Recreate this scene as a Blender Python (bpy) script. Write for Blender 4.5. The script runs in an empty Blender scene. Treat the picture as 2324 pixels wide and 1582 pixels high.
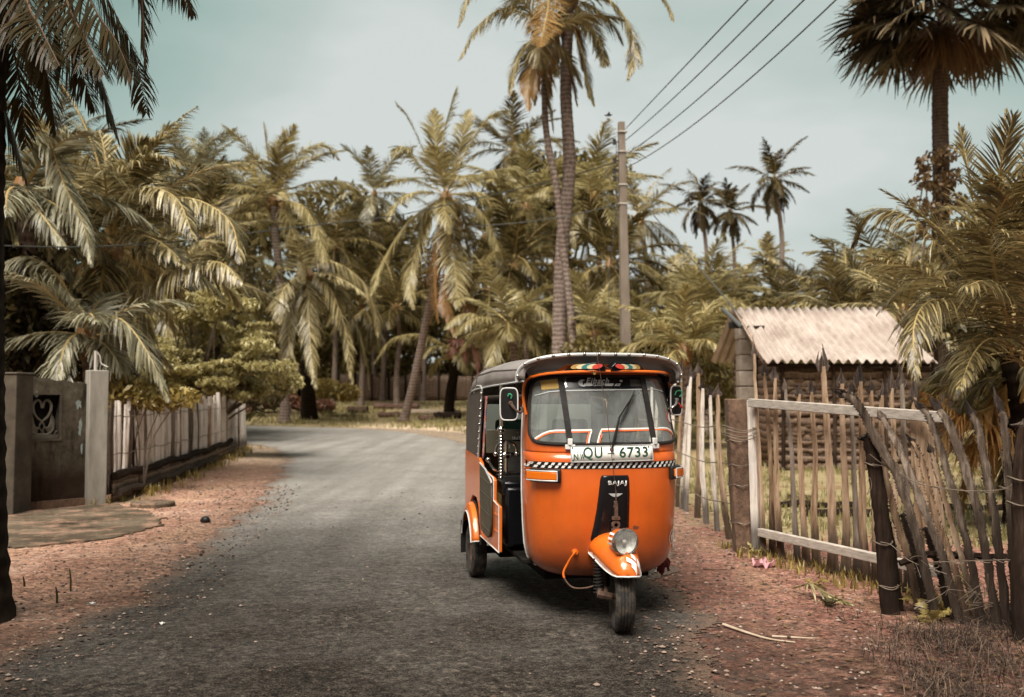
import bpy, bmesh, math, random
import numpy as np
from mathutils import Vector, Matrix
R = math.radians
scene = bpy.context.scene
COL = scene.collection
# ------------------------------------------------------------------ camera model (2324 x 1582 reference units)
FPX = 2324 * 35 / 36.0
PIT = math.atan(104 / FPX)
CAMH = 1.42
def ray(px, py):
    a = (px - 1162) / FPX; b = (791 - py) / FPX
    c, s = math.cos(PIT), math.sin(PIT)
    return Vector((a, c - b * s, s + b * c))
def P(px, py, Y):
    r = ray(px, py)
    return Vector((0, 0, CAMH)) + r * (Y / r.y)
def G(px, py, z=0.0):
    r = ray(px, py)
    return Vector((0, 0, CAMH)) + r * ((z - CAMH) / r.z)
def sstep(a, b, x):
    t = np.clip((np.asarray(x, dtype=float) - a) / (b - a), 0, 1)
    return t * t * (3 - 2 * t)
# ------------------------------------------------------------------ materials
def nodes(name):
    m = bpy.data.materials.new(name); m.use_nodes = True
    nt = m.node_tree; nt.nodes.clear()
    return m, nt, nt.nodes, nt.links
def N(nt, typ, **kw):
    n = nt.nodes.new(typ)
    for k, v in kw.items():
        if k in n.inputs: n.inputs[k].default_value = v
        else: setattr(n, k, v)
    return n
def noise(nt, vec, scale, detail=6, rough=.6):
    n = N(nt, 'ShaderNodeTexNoise'); n.inputs['Scale'].default_value = scale
    n.inputs['Detail'].default_value = detail; n.inputs['Roughness'].default_value = rough
    if vec is not None: nt.links.new(vec, n.inputs['Vector'])
    return n.outputs['Fac']
def ramp(nt, fac, stops, interp='LINEAR'):
    r = N(nt, 'ShaderNodeValToRGB'); cr = r.color_ramp; cr.interpolation = interp
    while len(cr.elements) < len(stops): cr.elements.new(.5)
    for e, (p, c) in zip(cr.elements, stops):
        e.position = p; e.color = (*c, 1) if len(c) == 3 else c
    nt.links.new(fac, r.inputs['Fac']); return r.outputs['Color']
def mixc(nt, fac, a, b, mode='MIX'):
    m = N(nt, 'ShaderNodeMix', data_type='RGBA', blend_type=mode)
    for sock, v in ((m.inputs[0], fac), (m.inputs[6], a), (m.inputs[7], b)):
        if hasattr(v, 'links'): nt.links.new(v, sock)
        elif isinstance(v, (int, float)): sock.default_value = v
        else: sock.default_value = (*v, 1) if len(v) == 3 else v
    return m.outputs[2]
def mth(nt, op, a, b=0.0, c=None, clamp=False):
    m = N(nt, 'ShaderNodeMath', operation=op); m.use_clamp = clamp
    for i, v in enumerate((a, b) if c is None else (a, b, c)):
        if hasattr(v, 'links'): nt.links.new(v, m.inputs[i])
        else: m.inputs[i].default_value = v
    return m.outputs[0]
def vecn(nt, coord='Object', scale=(1, 1, 1)):
    tc = N(nt, 'ShaderNodeTexCoord'); mp = N(nt, 'ShaderNodeMapping')
    mp.inputs['Scale'].default_value = scale
    nt.links.new(tc.outputs[coord], mp.inputs['Vector']); return mp.outputs['Vector']
def bump(nt, h, strength, dist=.02):
    b = N(nt, 'ShaderNodeBump'); b.inputs['Strength'].default_value = strength; b.inputs['Distance'].default_value = dist
    nt.links.new(h, b.inputs['Height']); return b.outputs['Normal']
def out(nt, sh):
    o = N(nt, 'ShaderNodeOutputMaterial'); nt.links.new(sh, o.inputs['Surface'])
MATS = {}
def mat(name, c1, c2=None, c3=None, scale=6, rough=.7, metal=0, bmp=0, bscale=None, stretch=(1, 1, 1), coat=0, spec=.5, lo=.3, hi=.7, island=0, rvar=0, dist=.02):
    m, nt, ns, L = nodes(name)
    v = vecn(nt, 'Object', stretch)
    p = N(nt, 'ShaderNodeBsdfPrincipled')
    p.inputs['Roughness'].default_value = rough; p.inputs['Metallic'].default_value = metal
    p.inputs['Coat Weight'].default_value = coat; p.inputs['Coat Roughness'].default_value = .08
    p.inputs['Specular IOR Level'].default_value = spec
    if c2:
        st = [(lo, c1), (hi, c2)] if not c3 else [(lo, c1), ((lo + hi) / 2, c2), (hi, c3)]
        f = noise(nt, v, scale)
        if island:
            g = N(nt, 'ShaderNodeNewGeometry')
            f = mth(nt, 'ADD', mth(nt, 'MULTIPLY', f, 1 - island), mth(nt, 'MULTIPLY', g.outputs['Random Per Island'], island))
        c = ramp(nt, f, st)
        L.new(c, p.inputs['Base Color'])
    else: p.inputs['Base Color'].default_value = (*c1, 1)
    if rvar:
        L.new(mth(nt, 'MULTIPLY_ADD', noise(nt, v, scale * .7), rvar, rough - rvar / 2), p.inputs['Roughness'])
    if bmp:
        L.new(bump(nt, noise(nt, v, bscale or scale * 3, 8), bmp, dist), p.inputs['Normal'])
    out(nt, p.outputs[0]); MATS[name] = m; return m
def leafmat(name, stops, trans=.26, rough=.38, sc=.35, spec=.55, isl=.6):
    if 'dark' in name or 'grove' in name or 'thicket' in name or 'rust' in name or name == 'palmyra_leaf': spec = .2
    m, nt, ns, L = nodes(name)
    g = N(nt, 'ShaderNodeNewGeometry')
    f = noise(nt, vecn(nt, 'Object'), sc, 3)
    f = mth(nt, 'ADD', mth(nt, 'MULTIPLY', f, 1 - isl), mth(nt, 'MULTIPLY', g.outputs['Random Per Island'], isl))
    c = ramp(nt, f, stops)
    oi = N(nt, 'ShaderNodeObjectInfo')
    c = mixc(nt, mth(nt, 'MULTIPLY', oi.outputs['Random'], .35), c, (.19, .15, .06), 'MIX')
    p = N(nt, 'ShaderNodeBsdfPrincipled'); L.new(c, p.inputs['Base Color'])
    p.inputs['Roughness'].default_value = rough; p.inputs['Specular IOR Level'].default_value = spec
    t = N(nt, 'ShaderNodeBsdfTranslucent'); L.new(c, t.inputs['Color'])
    x = N(nt, 'ShaderNodeMixShader'); x.inputs[0].default_value = trans
    L.new(p.outputs[0], x.inputs[1]); L.new(t.outputs[0], x.inputs[2]); out(nt, x.outputs[0])
    MATS[name] = m; return m
# ------------------------------------------------------------------ mesh building
class MB:
    def __init__(s): s.v = []; s.f = []; s.m = []
    def add(s, vs, fs, mi=0):
        o = len(s.v); s.v += [tuple(v) for v in vs]
        for f in fs: s.f.append([i + o for i in f]); s.m.append(mi)
    def box(s, c, size, rot=None, mi=0, taper=1.0):
        hx, hy, hz = [a / 2 for a in size]; M_ = rot or Matrix.Identity(3); c = Vector(c)
        vs = []
        for z in (-1, 1):
            k = taper if z > 0 else 1
            for x, y in ((-1, -1), (1, -1), (1, 1), (-1, 1)):
                vs.append(c + M_ @ Vector((x * hx * k, y * hy * k, z * hz)))
        s.add(vs, [(3, 2, 1, 0), (4, 5, 6, 7), (0, 1, 5, 4), (1, 2, 6, 5), (2, 3, 7, 6), (3, 0, 4, 7)], mi)
    def tube(s, path, r, seg=8, mi=0, cap=True, flat=1.0, closed=False, ref0=None):
        path = [Vector(p) for p in path]; n = len(path)
        rs = r if hasattr(r, '__len__') else [r] * n
        ref = Vector(ref0) if ref0 else None; vs = []; fs = []
        for i, p in enumerate(path):
            if closed: t = path[(i + 1) % n] - path[i - 1]
            else: t = path[min(i + 1, n - 1)] - path[max(i - 1, 0)]
            t = t.normalized() if t.length > 1e-9 else Vector((0, 0, 1))
            if ref is None:
                ref = t.cross(Vector((0, 0, 1)) if abs(t.z) < .9 else Vector((0, 1, 0))).normalized()
            ref = (ref - t * ref.dot(t)).normalized(); b = t.cross(ref)
            for k in range(seg):
                a = 2 * math.pi * k / seg
                vs.append(p + ref * math.cos(a) * rs[i] + b * math.sin(a) * rs[i] * flat)
        m = n if closed else n - 1
        for i in range(m):
            for k in range(seg):
                a, b_ = i * seg + k, i * seg + (k + 1) % seg
                c, d = ((i + 1) % n) * seg + (k + 1) % seg, ((i + 1) % n) * seg + k
                fs.append((a, b_, c, d))
        if cap and not closed:
            fs.append(tuple(range(seg))[::-1]); fs.append(tuple((n - 1) * seg + k for k in range(seg)))
        s.add(vs, fs, mi)
    def grid(s, fn, nu, nv, mi=0, closeu=False):
        vs = [fn(i / (nu if closeu else nu - 1), j / (nv - 1)) for j in range(nv) for i in range(nu)]
        fs = []
        for j in range(nv - 1):
            for i in range(nu if closeu else nu - 1):
                k = (i + 1) % nu
                fs.append((j * nu + i, j * nu + k, (j + 1) * nu + k, (j + 1) * nu + i))
        s.add(vs, fs, mi)
    def lathe(s, prof, seg=24, M_=None, mi=0, cap=False):
        M_ = M_ or Matrix.Identity(4); vs = []
        for r, h in prof:
            for k in range(seg):
                a = 2 * math.pi * k / seg
                vs.append(M_ @ Vector((r * math.cos(a), r * math.sin(a), h)))
        fs = []
        for j in range(len(prof) - 1):
            for k in range(seg):
                q = (k + 1) % seg
                fs.append((j * seg + k, j * seg + q, (j + 1) * seg + q, (j + 1) * seg + k))
        if cap:
            fs.append(tuple(range(seg))[::-1]); fs.append(tuple((len(prof) - 1) * seg + k for k in range(seg)))
        s.add(vs, fs, mi)
    def sphere(s, c, r, seg=10, rings=7, mi=0, M_=None):
        c = Vector(c); rr = r if hasattr(r, '__len__') else (r, r, r)
        def fn(u, v):
            a = 2 * math.pi * u; b = math.pi * v
            q = Vector((rr[0] * math.sin(b) * math.cos(a), rr[1] * math.sin(b) * math.sin(a), -rr[2] * math.cos(b)))
            return c + (M_ @ q if M_ else q)
        s.grid(fn, seg, rings, mi, True)
    def prism(s, poly, ax, a, b, mi=0):
        # poly: 2d outline; ax: function(p2, h)->3d
        n = len(poly)
        vs = [ax(p, a) for p in poly] + [ax(p, b) for p in poly]
        fs = [tuple(range(n))[::-1], tuple(range(n, 2 * n))] + [(i, (i + 1) % n, (i + 1) % n + n, i + n) for i in range(n)]
        s.add(vs, fs, mi)
    def build(s, name, mats, parent=None, smooth=True, bevel=0, solid=0, loc=None, subd=0, offset=0, autosm=True):
        me = bpy.data.meshes.new(name); me.from_pydata(s.v, [], s.f)
        for m in (mats if isinstance(mats, (list, tuple)) else [mats]): me.materials.append(MATS[m] if isinstance(m, str) else m)
        me.polygons.foreach_set('material_index', s.m)
        bm = bmesh.new(); bm.from_mesh(me); bmesh.ops.remove_doubles(bm, verts=bm.verts, dist=1e-5)
        bmesh.ops.recalc_face_normals(bm, faces=bm.faces)
        if smooth:
            for f in bm.faces: f.smooth = True
            for e in bm.edges:
                if len(e.link_faces) == 2 and e.calc_face_angle(0) > R(38): e.smooth = False
        bm.to_mesh(me); bm.free()
        o = bpy.data.objects.new(name, me); COL.objects.link(o)
        if parent: o.parent = parent
        if loc: o.location = loc
        if solid:
            md = o.modifiers.new('solid', 'SOLIDIFY'); md.thickness = solid; md.offset = offset
        if subd:
            md = o.modifiers.new('sub', 'SUBSURF'); md.levels = subd; md.render_levels = subd
        if bevel:
            md = o.modifiers.new('bev', 'BEVEL'); md.width = bevel; md.segments = 2; md.limit_method = 'ANGLE'; md.angle_limit = R(40)
        return o
class QB:   # fast quad soup for foliage
    def __init__(s): s.V = []; s.F = []; s.M = []; s.n = 0
    def strips(s, A, mi=0):       # A: (n, k, 2, 3)
        A = np.asarray(A, dtype=np.float32); n, k = A.shape[:2]
        if n == 0: return
        s.V.append(A.reshape(-1, 3))
        base = (np.arange(n) * k * 2)[:, None, None] + (np.arange(k - 1) * 2)[None, :, None] + np.array([0, 1, 3, 2])[None, None, :]
        s.F.append((base + s.n).reshape(-1, 4)); s.M.append(np.full(n * (k - 1), mi, dtype=np.int32)); s.n += n * k * 2
    def tube(s, path, rs, seg=5, mi=0, flat=1.0):
        path = np.asarray(path, dtype=float); n = len(path)
        T = np.gradient(path, axis=0); T /= np.linalg.norm(T, axis=1)[:, None] + 1e-9
        ref = np.cross(T[0], [0, 0, 1.]) if abs(T[0][2]) < .9 else np.cross(T[0], [0, 1., 0])
        V = np.zeros((n, seg, 3)); a = np.arange(seg) * 2 * np.pi / seg
        rs = np.broadcast_to(np.asarray(rs, dtype=float), (n,))
        for i in range(n):
            ref = ref - T[i] * ref.dot(T[i]); ref /= np.linalg.norm(ref) + 1e-9; b = np.cross(T[i], ref)
            V[i] = path[i] + rs[i] * (np.cos(a)[:, None] * ref + flat * np.sin(a)[:, None] * b)
        s.V.append(V.reshape(-1, 3).astype(np.float32))
        i, k = np.meshgrid(np.arange(n - 1), np.arange(seg), indexing='ij'); q = (k + 1) % seg
        F = np.stack([i * seg + k, i * seg + q, (i + 1) * seg + q, (i + 1) * seg + k], -1).reshape(-1, 4)
        s.F.append(F + s.n); s.M.append(np.full(len(F), mi, dtype=np.int32)); s.n += n * seg
    def build(s, name, mats, parent=None, smooth=False, loc=None):
        V = np.concatenate(s.V); F = np.concatenate(s.F); Mi = np.concatenate(s.M)
        me = bpy.data.meshes.new(name)
        me.vertices.add(len(V)); me.vertices.foreach_set('co', V.ravel())
        me.loops.add(len(F) * 4); me.loops.foreach_set('vertex_index', F.ravel().astype(np.int32))
        me.polygons.add(len(F)); me.polygons.foreach_set('loop_start', np.arange(0, len(F) * 4, 4, dtype=np.int32))
        try: me.polygons.foreach_set('loop_total', np.full(len(F), 4, dtype=np.int32))
        except Exception: pass
        for m in mats: me.materials.append(MATS[m])
        me.polygons.foreach_set('material_index', Mi)
        me.polygons.foreach_set('use_smooth', np.full(len(F), smooth))
        me.update(calc_edges=True); me.validate()
        o = bpy.data.objects.new(name, me); COL.objects.link(o)
        if parent: o.parent = parent
        if loc is not None: o.location = loc
        return o
def tag(o, label=None, cat=None, group=None, kind=None):
    if label: o['label'] = label
    if cat: o['category'] = cat
    if group: o['group'] = group
    if kind: o['kind'] = kind
    return o
def empty(name, loc, label=None, cat=None, group=None, rz=0):
    o = bpy.data.objects.new(name, None); o.empty_display_size = .2; COL.objects.link(o)
    o.location = loc; o.rotation_euler.z = rz
    return tag(o, label, cat, group)
def catmull(pts, n):
    pts = [Vector(p) for p in pts]; o = []
    for j in range(n):
        t = j / (n - 1) * (len(pts) - 1); i = min(int(t), len(pts) - 2); u = t - i
        p1, p2 = pts[i], pts[i + 1]
        p0 = pts[i - 1] if i else p1 * 2 - p2
        p3 = pts[i + 2] if i + 2 < len(pts) else p2 * 2 - p1
        o.append(.5 * ((2 * p1) + (p2 - p0) * u + (2 * p0 - 5 * p1 + 4 * p2 - p3) * u * u + (3 * p1 - p0 - 3 * p2 + p3) * u ** 3))
    return o
def lerp(tab, x):
    return float(np.interp(x, [a for a, _ in tab], [b for _, b in tab]))
FONTC = {}
def text_mesh(body, size, fn, name, m, parent, step=None, bold=0, shear=0, spacing=1.0, align='CENTER', thick=0):
    cu = bpy.data.curves.new('t', 'FONT'); cu.body = body; cu.size = size; cu.align_x = align; cu.align_y = 'CENTER'
    cu.offset = bold; cu.shear = shear; cu.space_character = spacing; cu.resolution_u = 3
    o = bpy.data.objects.new('t', cu); COL.objects.link(o)
    dg = bpy.context.evaluated_depsgraph_get(); me = bpy.data.meshes.new_from_object(o.evaluated_get(dg))
    COL.objects.unlink(o); bpy.data.objects.remove(o)
    bm = bmesh.new(); bm.from_mesh(me)
    if step:
        bmesh.ops.subdivide_edges(bm, edges=[e for e in bm.edges if e.calc_length() > step], cuts=1, use_grid_fill=True)
        bmesh.ops.triangulate(bm, faces=bm.faces)
    for v in bm.verts: v.co = fn(v.co.x, v.co.y)
    bm.to_mesh(me); bm.free(); me.materials.clear(); me.materials.append(MATS[m]); me.name = name
    q = bpy.data.objects.new(name, me); COL.objects.link(q); q.parent = parent
    if thick:
        md = q.modifiers.new('s', 'SOLIDIFY'); md.thickness = thick; md.offset = 0
    return q
# ------------------------------------------------------------------ material library
mat('orange_paint', (.66, .125, .008), (.80, .175, .014), scale=3, rough=.32, coat=.6, rvar=.18, bmp=.02, bscale=60)
def grime_paint():
    m, nt, ns, L = nodes('orange_cowl'); v = vecn(nt)
    c = ramp(nt, noise(nt, v, 2.5), [(.3, (.55, .088, .007)), (.7, (.72, .135, .012))])
    d = ramp(nt, noise(nt, vecn(nt, 'Object', (9, 9, 1.2)), 3, 8, .7), [(.52, (0, 0, 0)), (.78, (1, 1, 1))])
    sp = ramp(nt, noise(nt, v, 55, 4, .8), [(.66, (0, 0, 0)), (.72, (1, 1, 1))])
    c = mixc(nt, mth(nt, 'MULTIPLY', d, .22), c, (.19, .075, .02))
    c = mixc(nt, mth(nt, 'MULTIPLY', sp, .38), c, (.14, .07, .03))
    ch = ramp(nt, noise(nt, v, 11, 3, .4), [(.735, (0, 0, 0)), (.75, (1, 1, 1))])
    c = mixc(nt, mth(nt, 'MULTIPLY', ch, .8), c, (.07, .04, .03))
    tc = N(nt, 'ShaderNodeTexCoord'); sx = N(nt, 'ShaderNodeSeparateXYZ'); L.new(tc.outputs['Object'], sx.inputs[0])
    low = mth(nt, 'SUBTRACT', 1.0, mth(nt, 'DIVIDE', mth(nt, 'SUBTRACT', sx.outputs['Z'], .28), .36), clamp=True)
    dirt = mth(nt, 'MULTIPLY', mth(nt, 'MULTIPLY', low, noise(nt, v, 14, 8, .7)), 1.35, clamp=True)
    c = mixc(nt, dirt, c, (.13, .045, .02))
    p = N(nt, 'ShaderNodeBsdfPrincipled'); L.new(c, p.inputs['Base Color'])
    L.new(mth(nt, 'MULTIPLY_ADD', noise(nt, v, 8), .25, .25), p.inputs['Roughness'])
    p.inputs['Coat Weight'].default_value = .6; p.inputs['Coat Roughness'].default_value = .07
    L.new(bump(nt, noise(nt, v, 3, 2), .12, .03), p.inputs['Normal'])
    out(nt, p.outputs[0]); MATS['orange_cowl'] = m
grime_paint()
mat('black_plastic', (.008, .008, .008), (.022, .02, .018), scale=12, rough=.42, bmp=.05, spec=.25)
mat('black_gloss', (.006, .006, .007), rough=.22, spec=.35)
mat('rubber', (.009, .008, .008), (.03, .026, .022), scale=18, rough=.7, bmp=.25, bscale=60, spec=.2)
mat('tyre_dusty', (.02, .018, .016), (.12, .09, .065), scale=22, rough=.85, bmp=.3, bscale=80, lo=.42, hi=.75)
mat('vinyl_roof', (.19, .168, .152), (.30, .27, .248), scale=5, rough=.55, bmp=.35, bscale=7, dist=.02, spec=.4)
mat('vinyl_side', (.06, .048, .038), (.10, .082, .066), scale=7, rough=.7, bmp=.3, bscale=9)
mat('vinyl_front', (.22, .228, .224), (.33, .34, .33), scale=4, rough=.28, bmp=.15, bscale=6, coat=.3)
mat('chrome', (.62, .6, .56), (.38, .34, .29), scale=14, rough=.16, metal=1, lo=.5, hi=.75)
mat('silver_trim', (.62, .62, .60), (.45, .44, .42), scale=9, rough=.4, metal=.15)
mat('reflector', (.95, .95, .92), (.6, .6, .58), scale=60, rough=.3)
mat('white_trim', (.72, .71, .68), (.5, .46, .4), scale=14, rough=.5, lo=.5, hi=.8)
mat('white_plate', (.84, .83, .76), (.66, .64, .56), scale=11, rough=.45, lo=.55, hi=.85)
mat('plate_green', (.015, .06, .035), rough=.5)
mat('decal_white', (.72, .70, .66), rough=.5)
mat('decal_orange', (.75, .14, .03), rough=.5)
mat('decal_red', (.62, .06, .04), rough=.5)
mat('decal_teal', (.03, .20, .20), rough=.5)
mat('decal_cream', (.70, .60, .36), rough=.5)
mat('decal_grey', (.42, .43, .42), rough=.5)
mat('decal_green', (.05, .33, .16), rough=.5)
mat('old_paper', (.50, .33, .09), (.34, .21, .06), scale=18, rough=.8)
mat('olive_panel', (.055, .048, .030), (.085, .074, .048), scale=6, rough=.5, bmp=.1)
mat('seat_fabric', (.02, .02, .018), (.05, .045, .035), scale=20, rough=.8, bmp=.2)
mat('seat_green', (.06, .20, .13), (.10, .28, .19), scale=9, rough=.7)
mat('seat_tan', (.25, .16, .06), (.16, .10, .04), scale=6, rough=.6, bmp=.2)
mat('rust', (.035, .02, .013), (.14, .075, .045), scale=25, rough=.85, bmp=.3)
mat('patterned_cloth', (.10, .20, .34), (.62, .12, .05), (.60, .50, .40), scale=16, rough=.8, lo=.42, hi=.62)
mat('dark_interior', (.006, .005, .004), (.018, .015, .012), scale=6, rough=.9, spec=.08)
mat('rag_red', (.16, .015, .012), (.05, .01, .01), scale=30, rough=.9)
def glassmat(name, tint, refl, dust, ior=1.6):
    m, nt, ns, L = nodes(name)
    t = N(nt, 'ShaderNodeBsdfTransparent'); t.inputs[0].default_value = (*tint, 1)
    g = N(nt, 'ShaderNodeBsdfGlossy'); g.inputs['Roughness'].default_value = .03; g.inputs['Color'].default_value = (.95, .97, .96, 1)
    fr = N(nt, 'ShaderNodeLayerWeight'); fr.inputs['Blend'].default_value = .5
    fz = mth(nt, 'MULTIPLY', mth(nt, 'POWER', fr.outputs['Facing'], 4.0), .85)
    a = N(nt, 'ShaderNodeMixShader'); L.new(mth(nt, 'ADD', fz, refl, clamp=True), a.inputs[0])
    L.new(t.outputs[0], a.inputs[1]); L.new(g.outputs[0], a.inputs[2])
    d = N(nt, 'ShaderNodeBsdfDiffuse'); d.inputs[0].default_value = (.50, .53, .50, 1)
    b = N(nt, 'ShaderNodeMixShader')
    f = noise(nt, vecn(nt, 'Object', (3, 3, 1)), 3, 7, .65)
    L.new(mth(nt, 'MULTIPLY', f, dust, clamp=True), b.inputs[0]); L.new(a.outputs[0], b.inputs[1]); L.new(d.outputs[0], b.inputs[2])  # diffuse veil: thin dust plus a hazy sky reflection put into the colour
    out(nt, b.outputs[0]); MATS[name] = m
glassmat('windscreen_glass', (.84, .89, .87), .15, .42)
glassmat('lens_glass', (.97, .97, .95), .10, .12)
def translu(name, col, tr=.6, rough=.5):
    m, nt, ns, L = nodes(name)
    d = N(nt, 'ShaderNodeBsdfPrincipled'); d.inputs['Base Color'].default_value = (*col, 1); d.inputs['Roughness'].default_value = rough
    t = N(nt, 'ShaderNodeBsdfTranslucent'); t.inputs[0].default_value = (*col, 1)
    x = N(nt, 'ShaderNodeMixShader'); x.inputs[0].default_value = tr
    L.new(d.outputs[0], x.inputs[1]); L.new(t.outputs[0], x.inputs[2]); out(nt, x.outputs[0]); MATS[name] = m
translu('rear_film', (.80, .86, .83), .6)
translu('amber_lens', (.90, .20, .01), .3, .15)
translu('pink_plastic', (.72, .40, .43), .3)
# vegetation
leafmat('palm_leaf', [(.16, (.038, .029, .012)), (.40, (.185, .145, .060)), (.64, (.42, .345, .165)), (.92, (.74, .66, .42))])
leafmat('palm_leaf_far', [(.14, (.085, .066, .026)), (.40, (.32, .26, .108)), (.66, (.54, .455, .21)), (.92, (.80, .73, .46))], trans=.4)
leafmat('palm_leaf_dark', [(.15, (.018, .013, .007)), (.6, (.048, .034, .015)), (.95, (.16, .085, .032))], trans=.25, isl=.5)
leafmat('palm_leaf_teal', [(.14, (.05, .045, .024)), (.42, (.22, .205, .125)), (.9, (.64, .61, .44))])
leafmat('palm_leaf_edge', [(.15, (.025, .018, .008)), (.42, (.14, .105, .042)), (.66, (.38, .30, .13)), (.9, (.70, .57, .30))])
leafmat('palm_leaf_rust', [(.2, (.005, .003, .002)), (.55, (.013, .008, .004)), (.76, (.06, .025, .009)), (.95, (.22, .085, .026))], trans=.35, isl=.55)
leafmat('palm_dead', [(.1, (.16, .07, .025)), (.5, (.32, .15, .05)), (.9, (.42, .24, .10))], trans=.25)
leafmat('palm_orange', [(.1, (.30, .13, .035)), (.5, (.44, .22, .06)), (.9, (.46, .33, .12))], trans=.35)
leafmat('palmyra_leaf', [(.1, (.022, .017, .009)), (.6, (.075, .056, .028)), (.95, (.27, .20, .12))], trans=.15, isl=.8)
leafmat('bush_leaf', [(.1, (.15, .11, .028)), (.5, (.36, .265, .070)), (.9, (.56, .43, .14))], trans=.35, sc=.8)
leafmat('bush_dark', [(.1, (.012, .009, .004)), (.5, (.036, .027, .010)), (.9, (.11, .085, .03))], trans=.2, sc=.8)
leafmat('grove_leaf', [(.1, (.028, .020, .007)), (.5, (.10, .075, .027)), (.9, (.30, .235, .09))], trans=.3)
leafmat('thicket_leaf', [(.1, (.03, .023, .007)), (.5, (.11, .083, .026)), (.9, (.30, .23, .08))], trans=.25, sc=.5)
leafmat('yellow_leaf', [(.1, (.20, .165, .06)), (.5, (.48, .41, .17)), (.9, (.76, .68, .36))], trans=.4, sc=.9)
leafmat('brown_leaf', [(.1, (.08, .045, .02)), (.5, (.18, .10, .045)), (.9, (.28, .18, .09))], trans=.25, sc=.8)
leafmat('red_scrub', [(.1, (.06, .016, .012)), (.5, (.15, .035, .03)), (.9, (.26, .08, .06))], trans=.2, sc=1)
leafmat('pink_frond', [(.1, (.35, .14, .11)), (.5, (.50, .24, .18)), (.9, (.55, .33, .25))], trans=.3)
leafmat('grass_blade', [(.1, (.17, .16, .05)), (.5, (.30, .27, .11)), (.9, (.44, .38, .19))], trans=.3, sc=.5)
mat('rachis', (.34, .24, .08), (.46, .33, .13), scale=3, rough=.6)
mat('rachis_dark', (.06, .035, .018), (.15, .08, .035), scale=3, rough=.7)
def trunkmat(name, a, b, c, freq=7.0):
    m, nt, ns, L = nodes(name); v = vecn(nt)
    w = N(nt, 'ShaderNodeTexWave', wave_type='BANDS', bands_direction='Z'); w.inputs['Scale'].default_value = freq / 6.283 * 2.0
    w.inputs['Distortion'].default_value = 3.5; w.inputs['Detail'].default_value = 4; w.inputs['Detail Scale'].default_value = 2.5
    L.new(v, w.inputs['Vector'])
    n = noise(nt, vecn(nt, 'Object', (6, 6, 1.2)), 3, 8, .7)
    f = mth(nt, 'ADD', mth(nt, 'MULTIPLY', w.outputs['Fac'], .20), mth(nt, 'MULTIPLY', n, .80))
    p = N(nt, 'ShaderNodeBsdfPrincipled'); p.inputs['Roughness'].default_value = .9; p.inputs['Specular IOR Level'].default_value = .08
    L.new(ramp(nt, f, [(.25, a), (.5, b), (.8, c)]), p.inputs['Base Color'])
    L.new(bump(nt, f, .8, .03), p.inputs['Normal']); out(nt, p.outputs[0]); MATS[name] = m
trunkmat('palm_trunk', (.05, .036, .028), (.22, .165, .135), (.42, .34, .29))
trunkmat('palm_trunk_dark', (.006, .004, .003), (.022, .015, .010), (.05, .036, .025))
trunkmat('palmyra_trunk', (.035, .024, .018), (.10, .068, .048), (.17, .125, .095), 12)
mat('coconut', (.30, .15, .05), (.20, .13, .04), scale=5, rough=.5)
mat('bark', (.08, .055, .038), (.22, .17, .125), scale=9, rough=.9, bmp=.5, stretch=(4, 4, .8))
def woodmat(name, a, b, c, sz=1.0, bm_=.9, rz=.22):
    m, nt, ns, L = nodes(name)
    oi = N(nt, 'ShaderNodeObjectInfo'); tc = N(nt, 'ShaderNodeTexCoord')
    mp = N(nt, 'ShaderNodeMapping'); mp.inputs['Scale'].default_value = (14, 14, 1.6 * sz); L.new(tc.outputs['Object'], mp.inputs['Vector'])
    cb = N(nt, 'ShaderNodeCombineXYZ'); L.new(mth(nt, 'MULTIPLY', oi.outputs['Random'], 50), cb.inputs[0]); L.new(cb.outputs[0], mp.inputs['Location'])
    n = noise(nt, mp.outputs[0], 2.2, 9, .68)
    n2 = noise(nt, mp.outputs[0], .35, 2)
    f = mth(nt, 'ADD', mth(nt, 'MULTIPLY', n, .75), mth(nt, 'MULTIPLY', n2, .2))
    f = mth(nt, 'ADD', f, mth(nt, 'MULTIPLY', oi.outputs['Random'], .16))
    p = N(nt, 'ShaderNodeBsdfPrincipled'); p.inputs['Roughness'].default_value = .9; p.inputs['Specular IOR Level'].default_value = .12
    sx = N(nt, 'ShaderNodeSeparateXYZ'); L.new(tc.outputs['Object'], sx.inputs[0])
    rot = mth(nt, 'SUBTRACT', 1.15, mth(nt, 'DIVIDE', mth(nt, 'ADD', sx.outputs['Z'], mth(nt, 'MULTIPLY', noise(nt, mp.outputs[0], .8, 5), -1.6 * rz)), rz), clamp=True)
    cc = mixc(nt, mth(nt, 'MULTIPLY', rot, .82), ramp(nt, f, [(.36, a), (.54, b), (.74, c)]), (.022, .014, .010))
    L.new(cc, p.inputs['Base Color'])
    L.new(bump(nt, n, bm_, .02), p.inputs['Normal']); out(nt, p.outputs[0]); MATS[name] = m
woodmat('picket_tan', (.06, .032, .018), (.30, .195, .12), (.54, .40, .28), rz=.26)
woodmat('picket_grey', (.05, .038, .028), (.17, .13, .10), (.33, .27, .22))
woodmat('picket_pale', (.34, .27, .22), (.74, .66, .58), (.90, .84, .77))
woodmat('picket_near', (.020, .014, .010), (.12, .088, .065), (.38, .30, .235), rz=.42)
woodmat('picket_dark', (.008, .005, .004), (.030, .018, .012), (.085, .056, .04))
woodmat('burnt_tip', (.012, .009, .008), (.05, .037, .03), (.20, .15, .12))
woodmat('rail_wood', (.36, .30, .25), (.58, .52, .45), (.74, .69, .62), rz=.02)
mat('rail_metal', (.42, .38, .33), (.60, .56, .50), scale=8, rough=.5, bmp=.1)
mat('rail_board', (.30, .25, .205), (.56, .50, .43), scale=4, rough=.8, bmp=.2, stretch=(3, 3, 18))
mat('wire', (.20, .15, .10), (.09, .06, .04), scale=20, rough=.6)
mat('cable', (.07, .075, .07), rough=.6)
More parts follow.
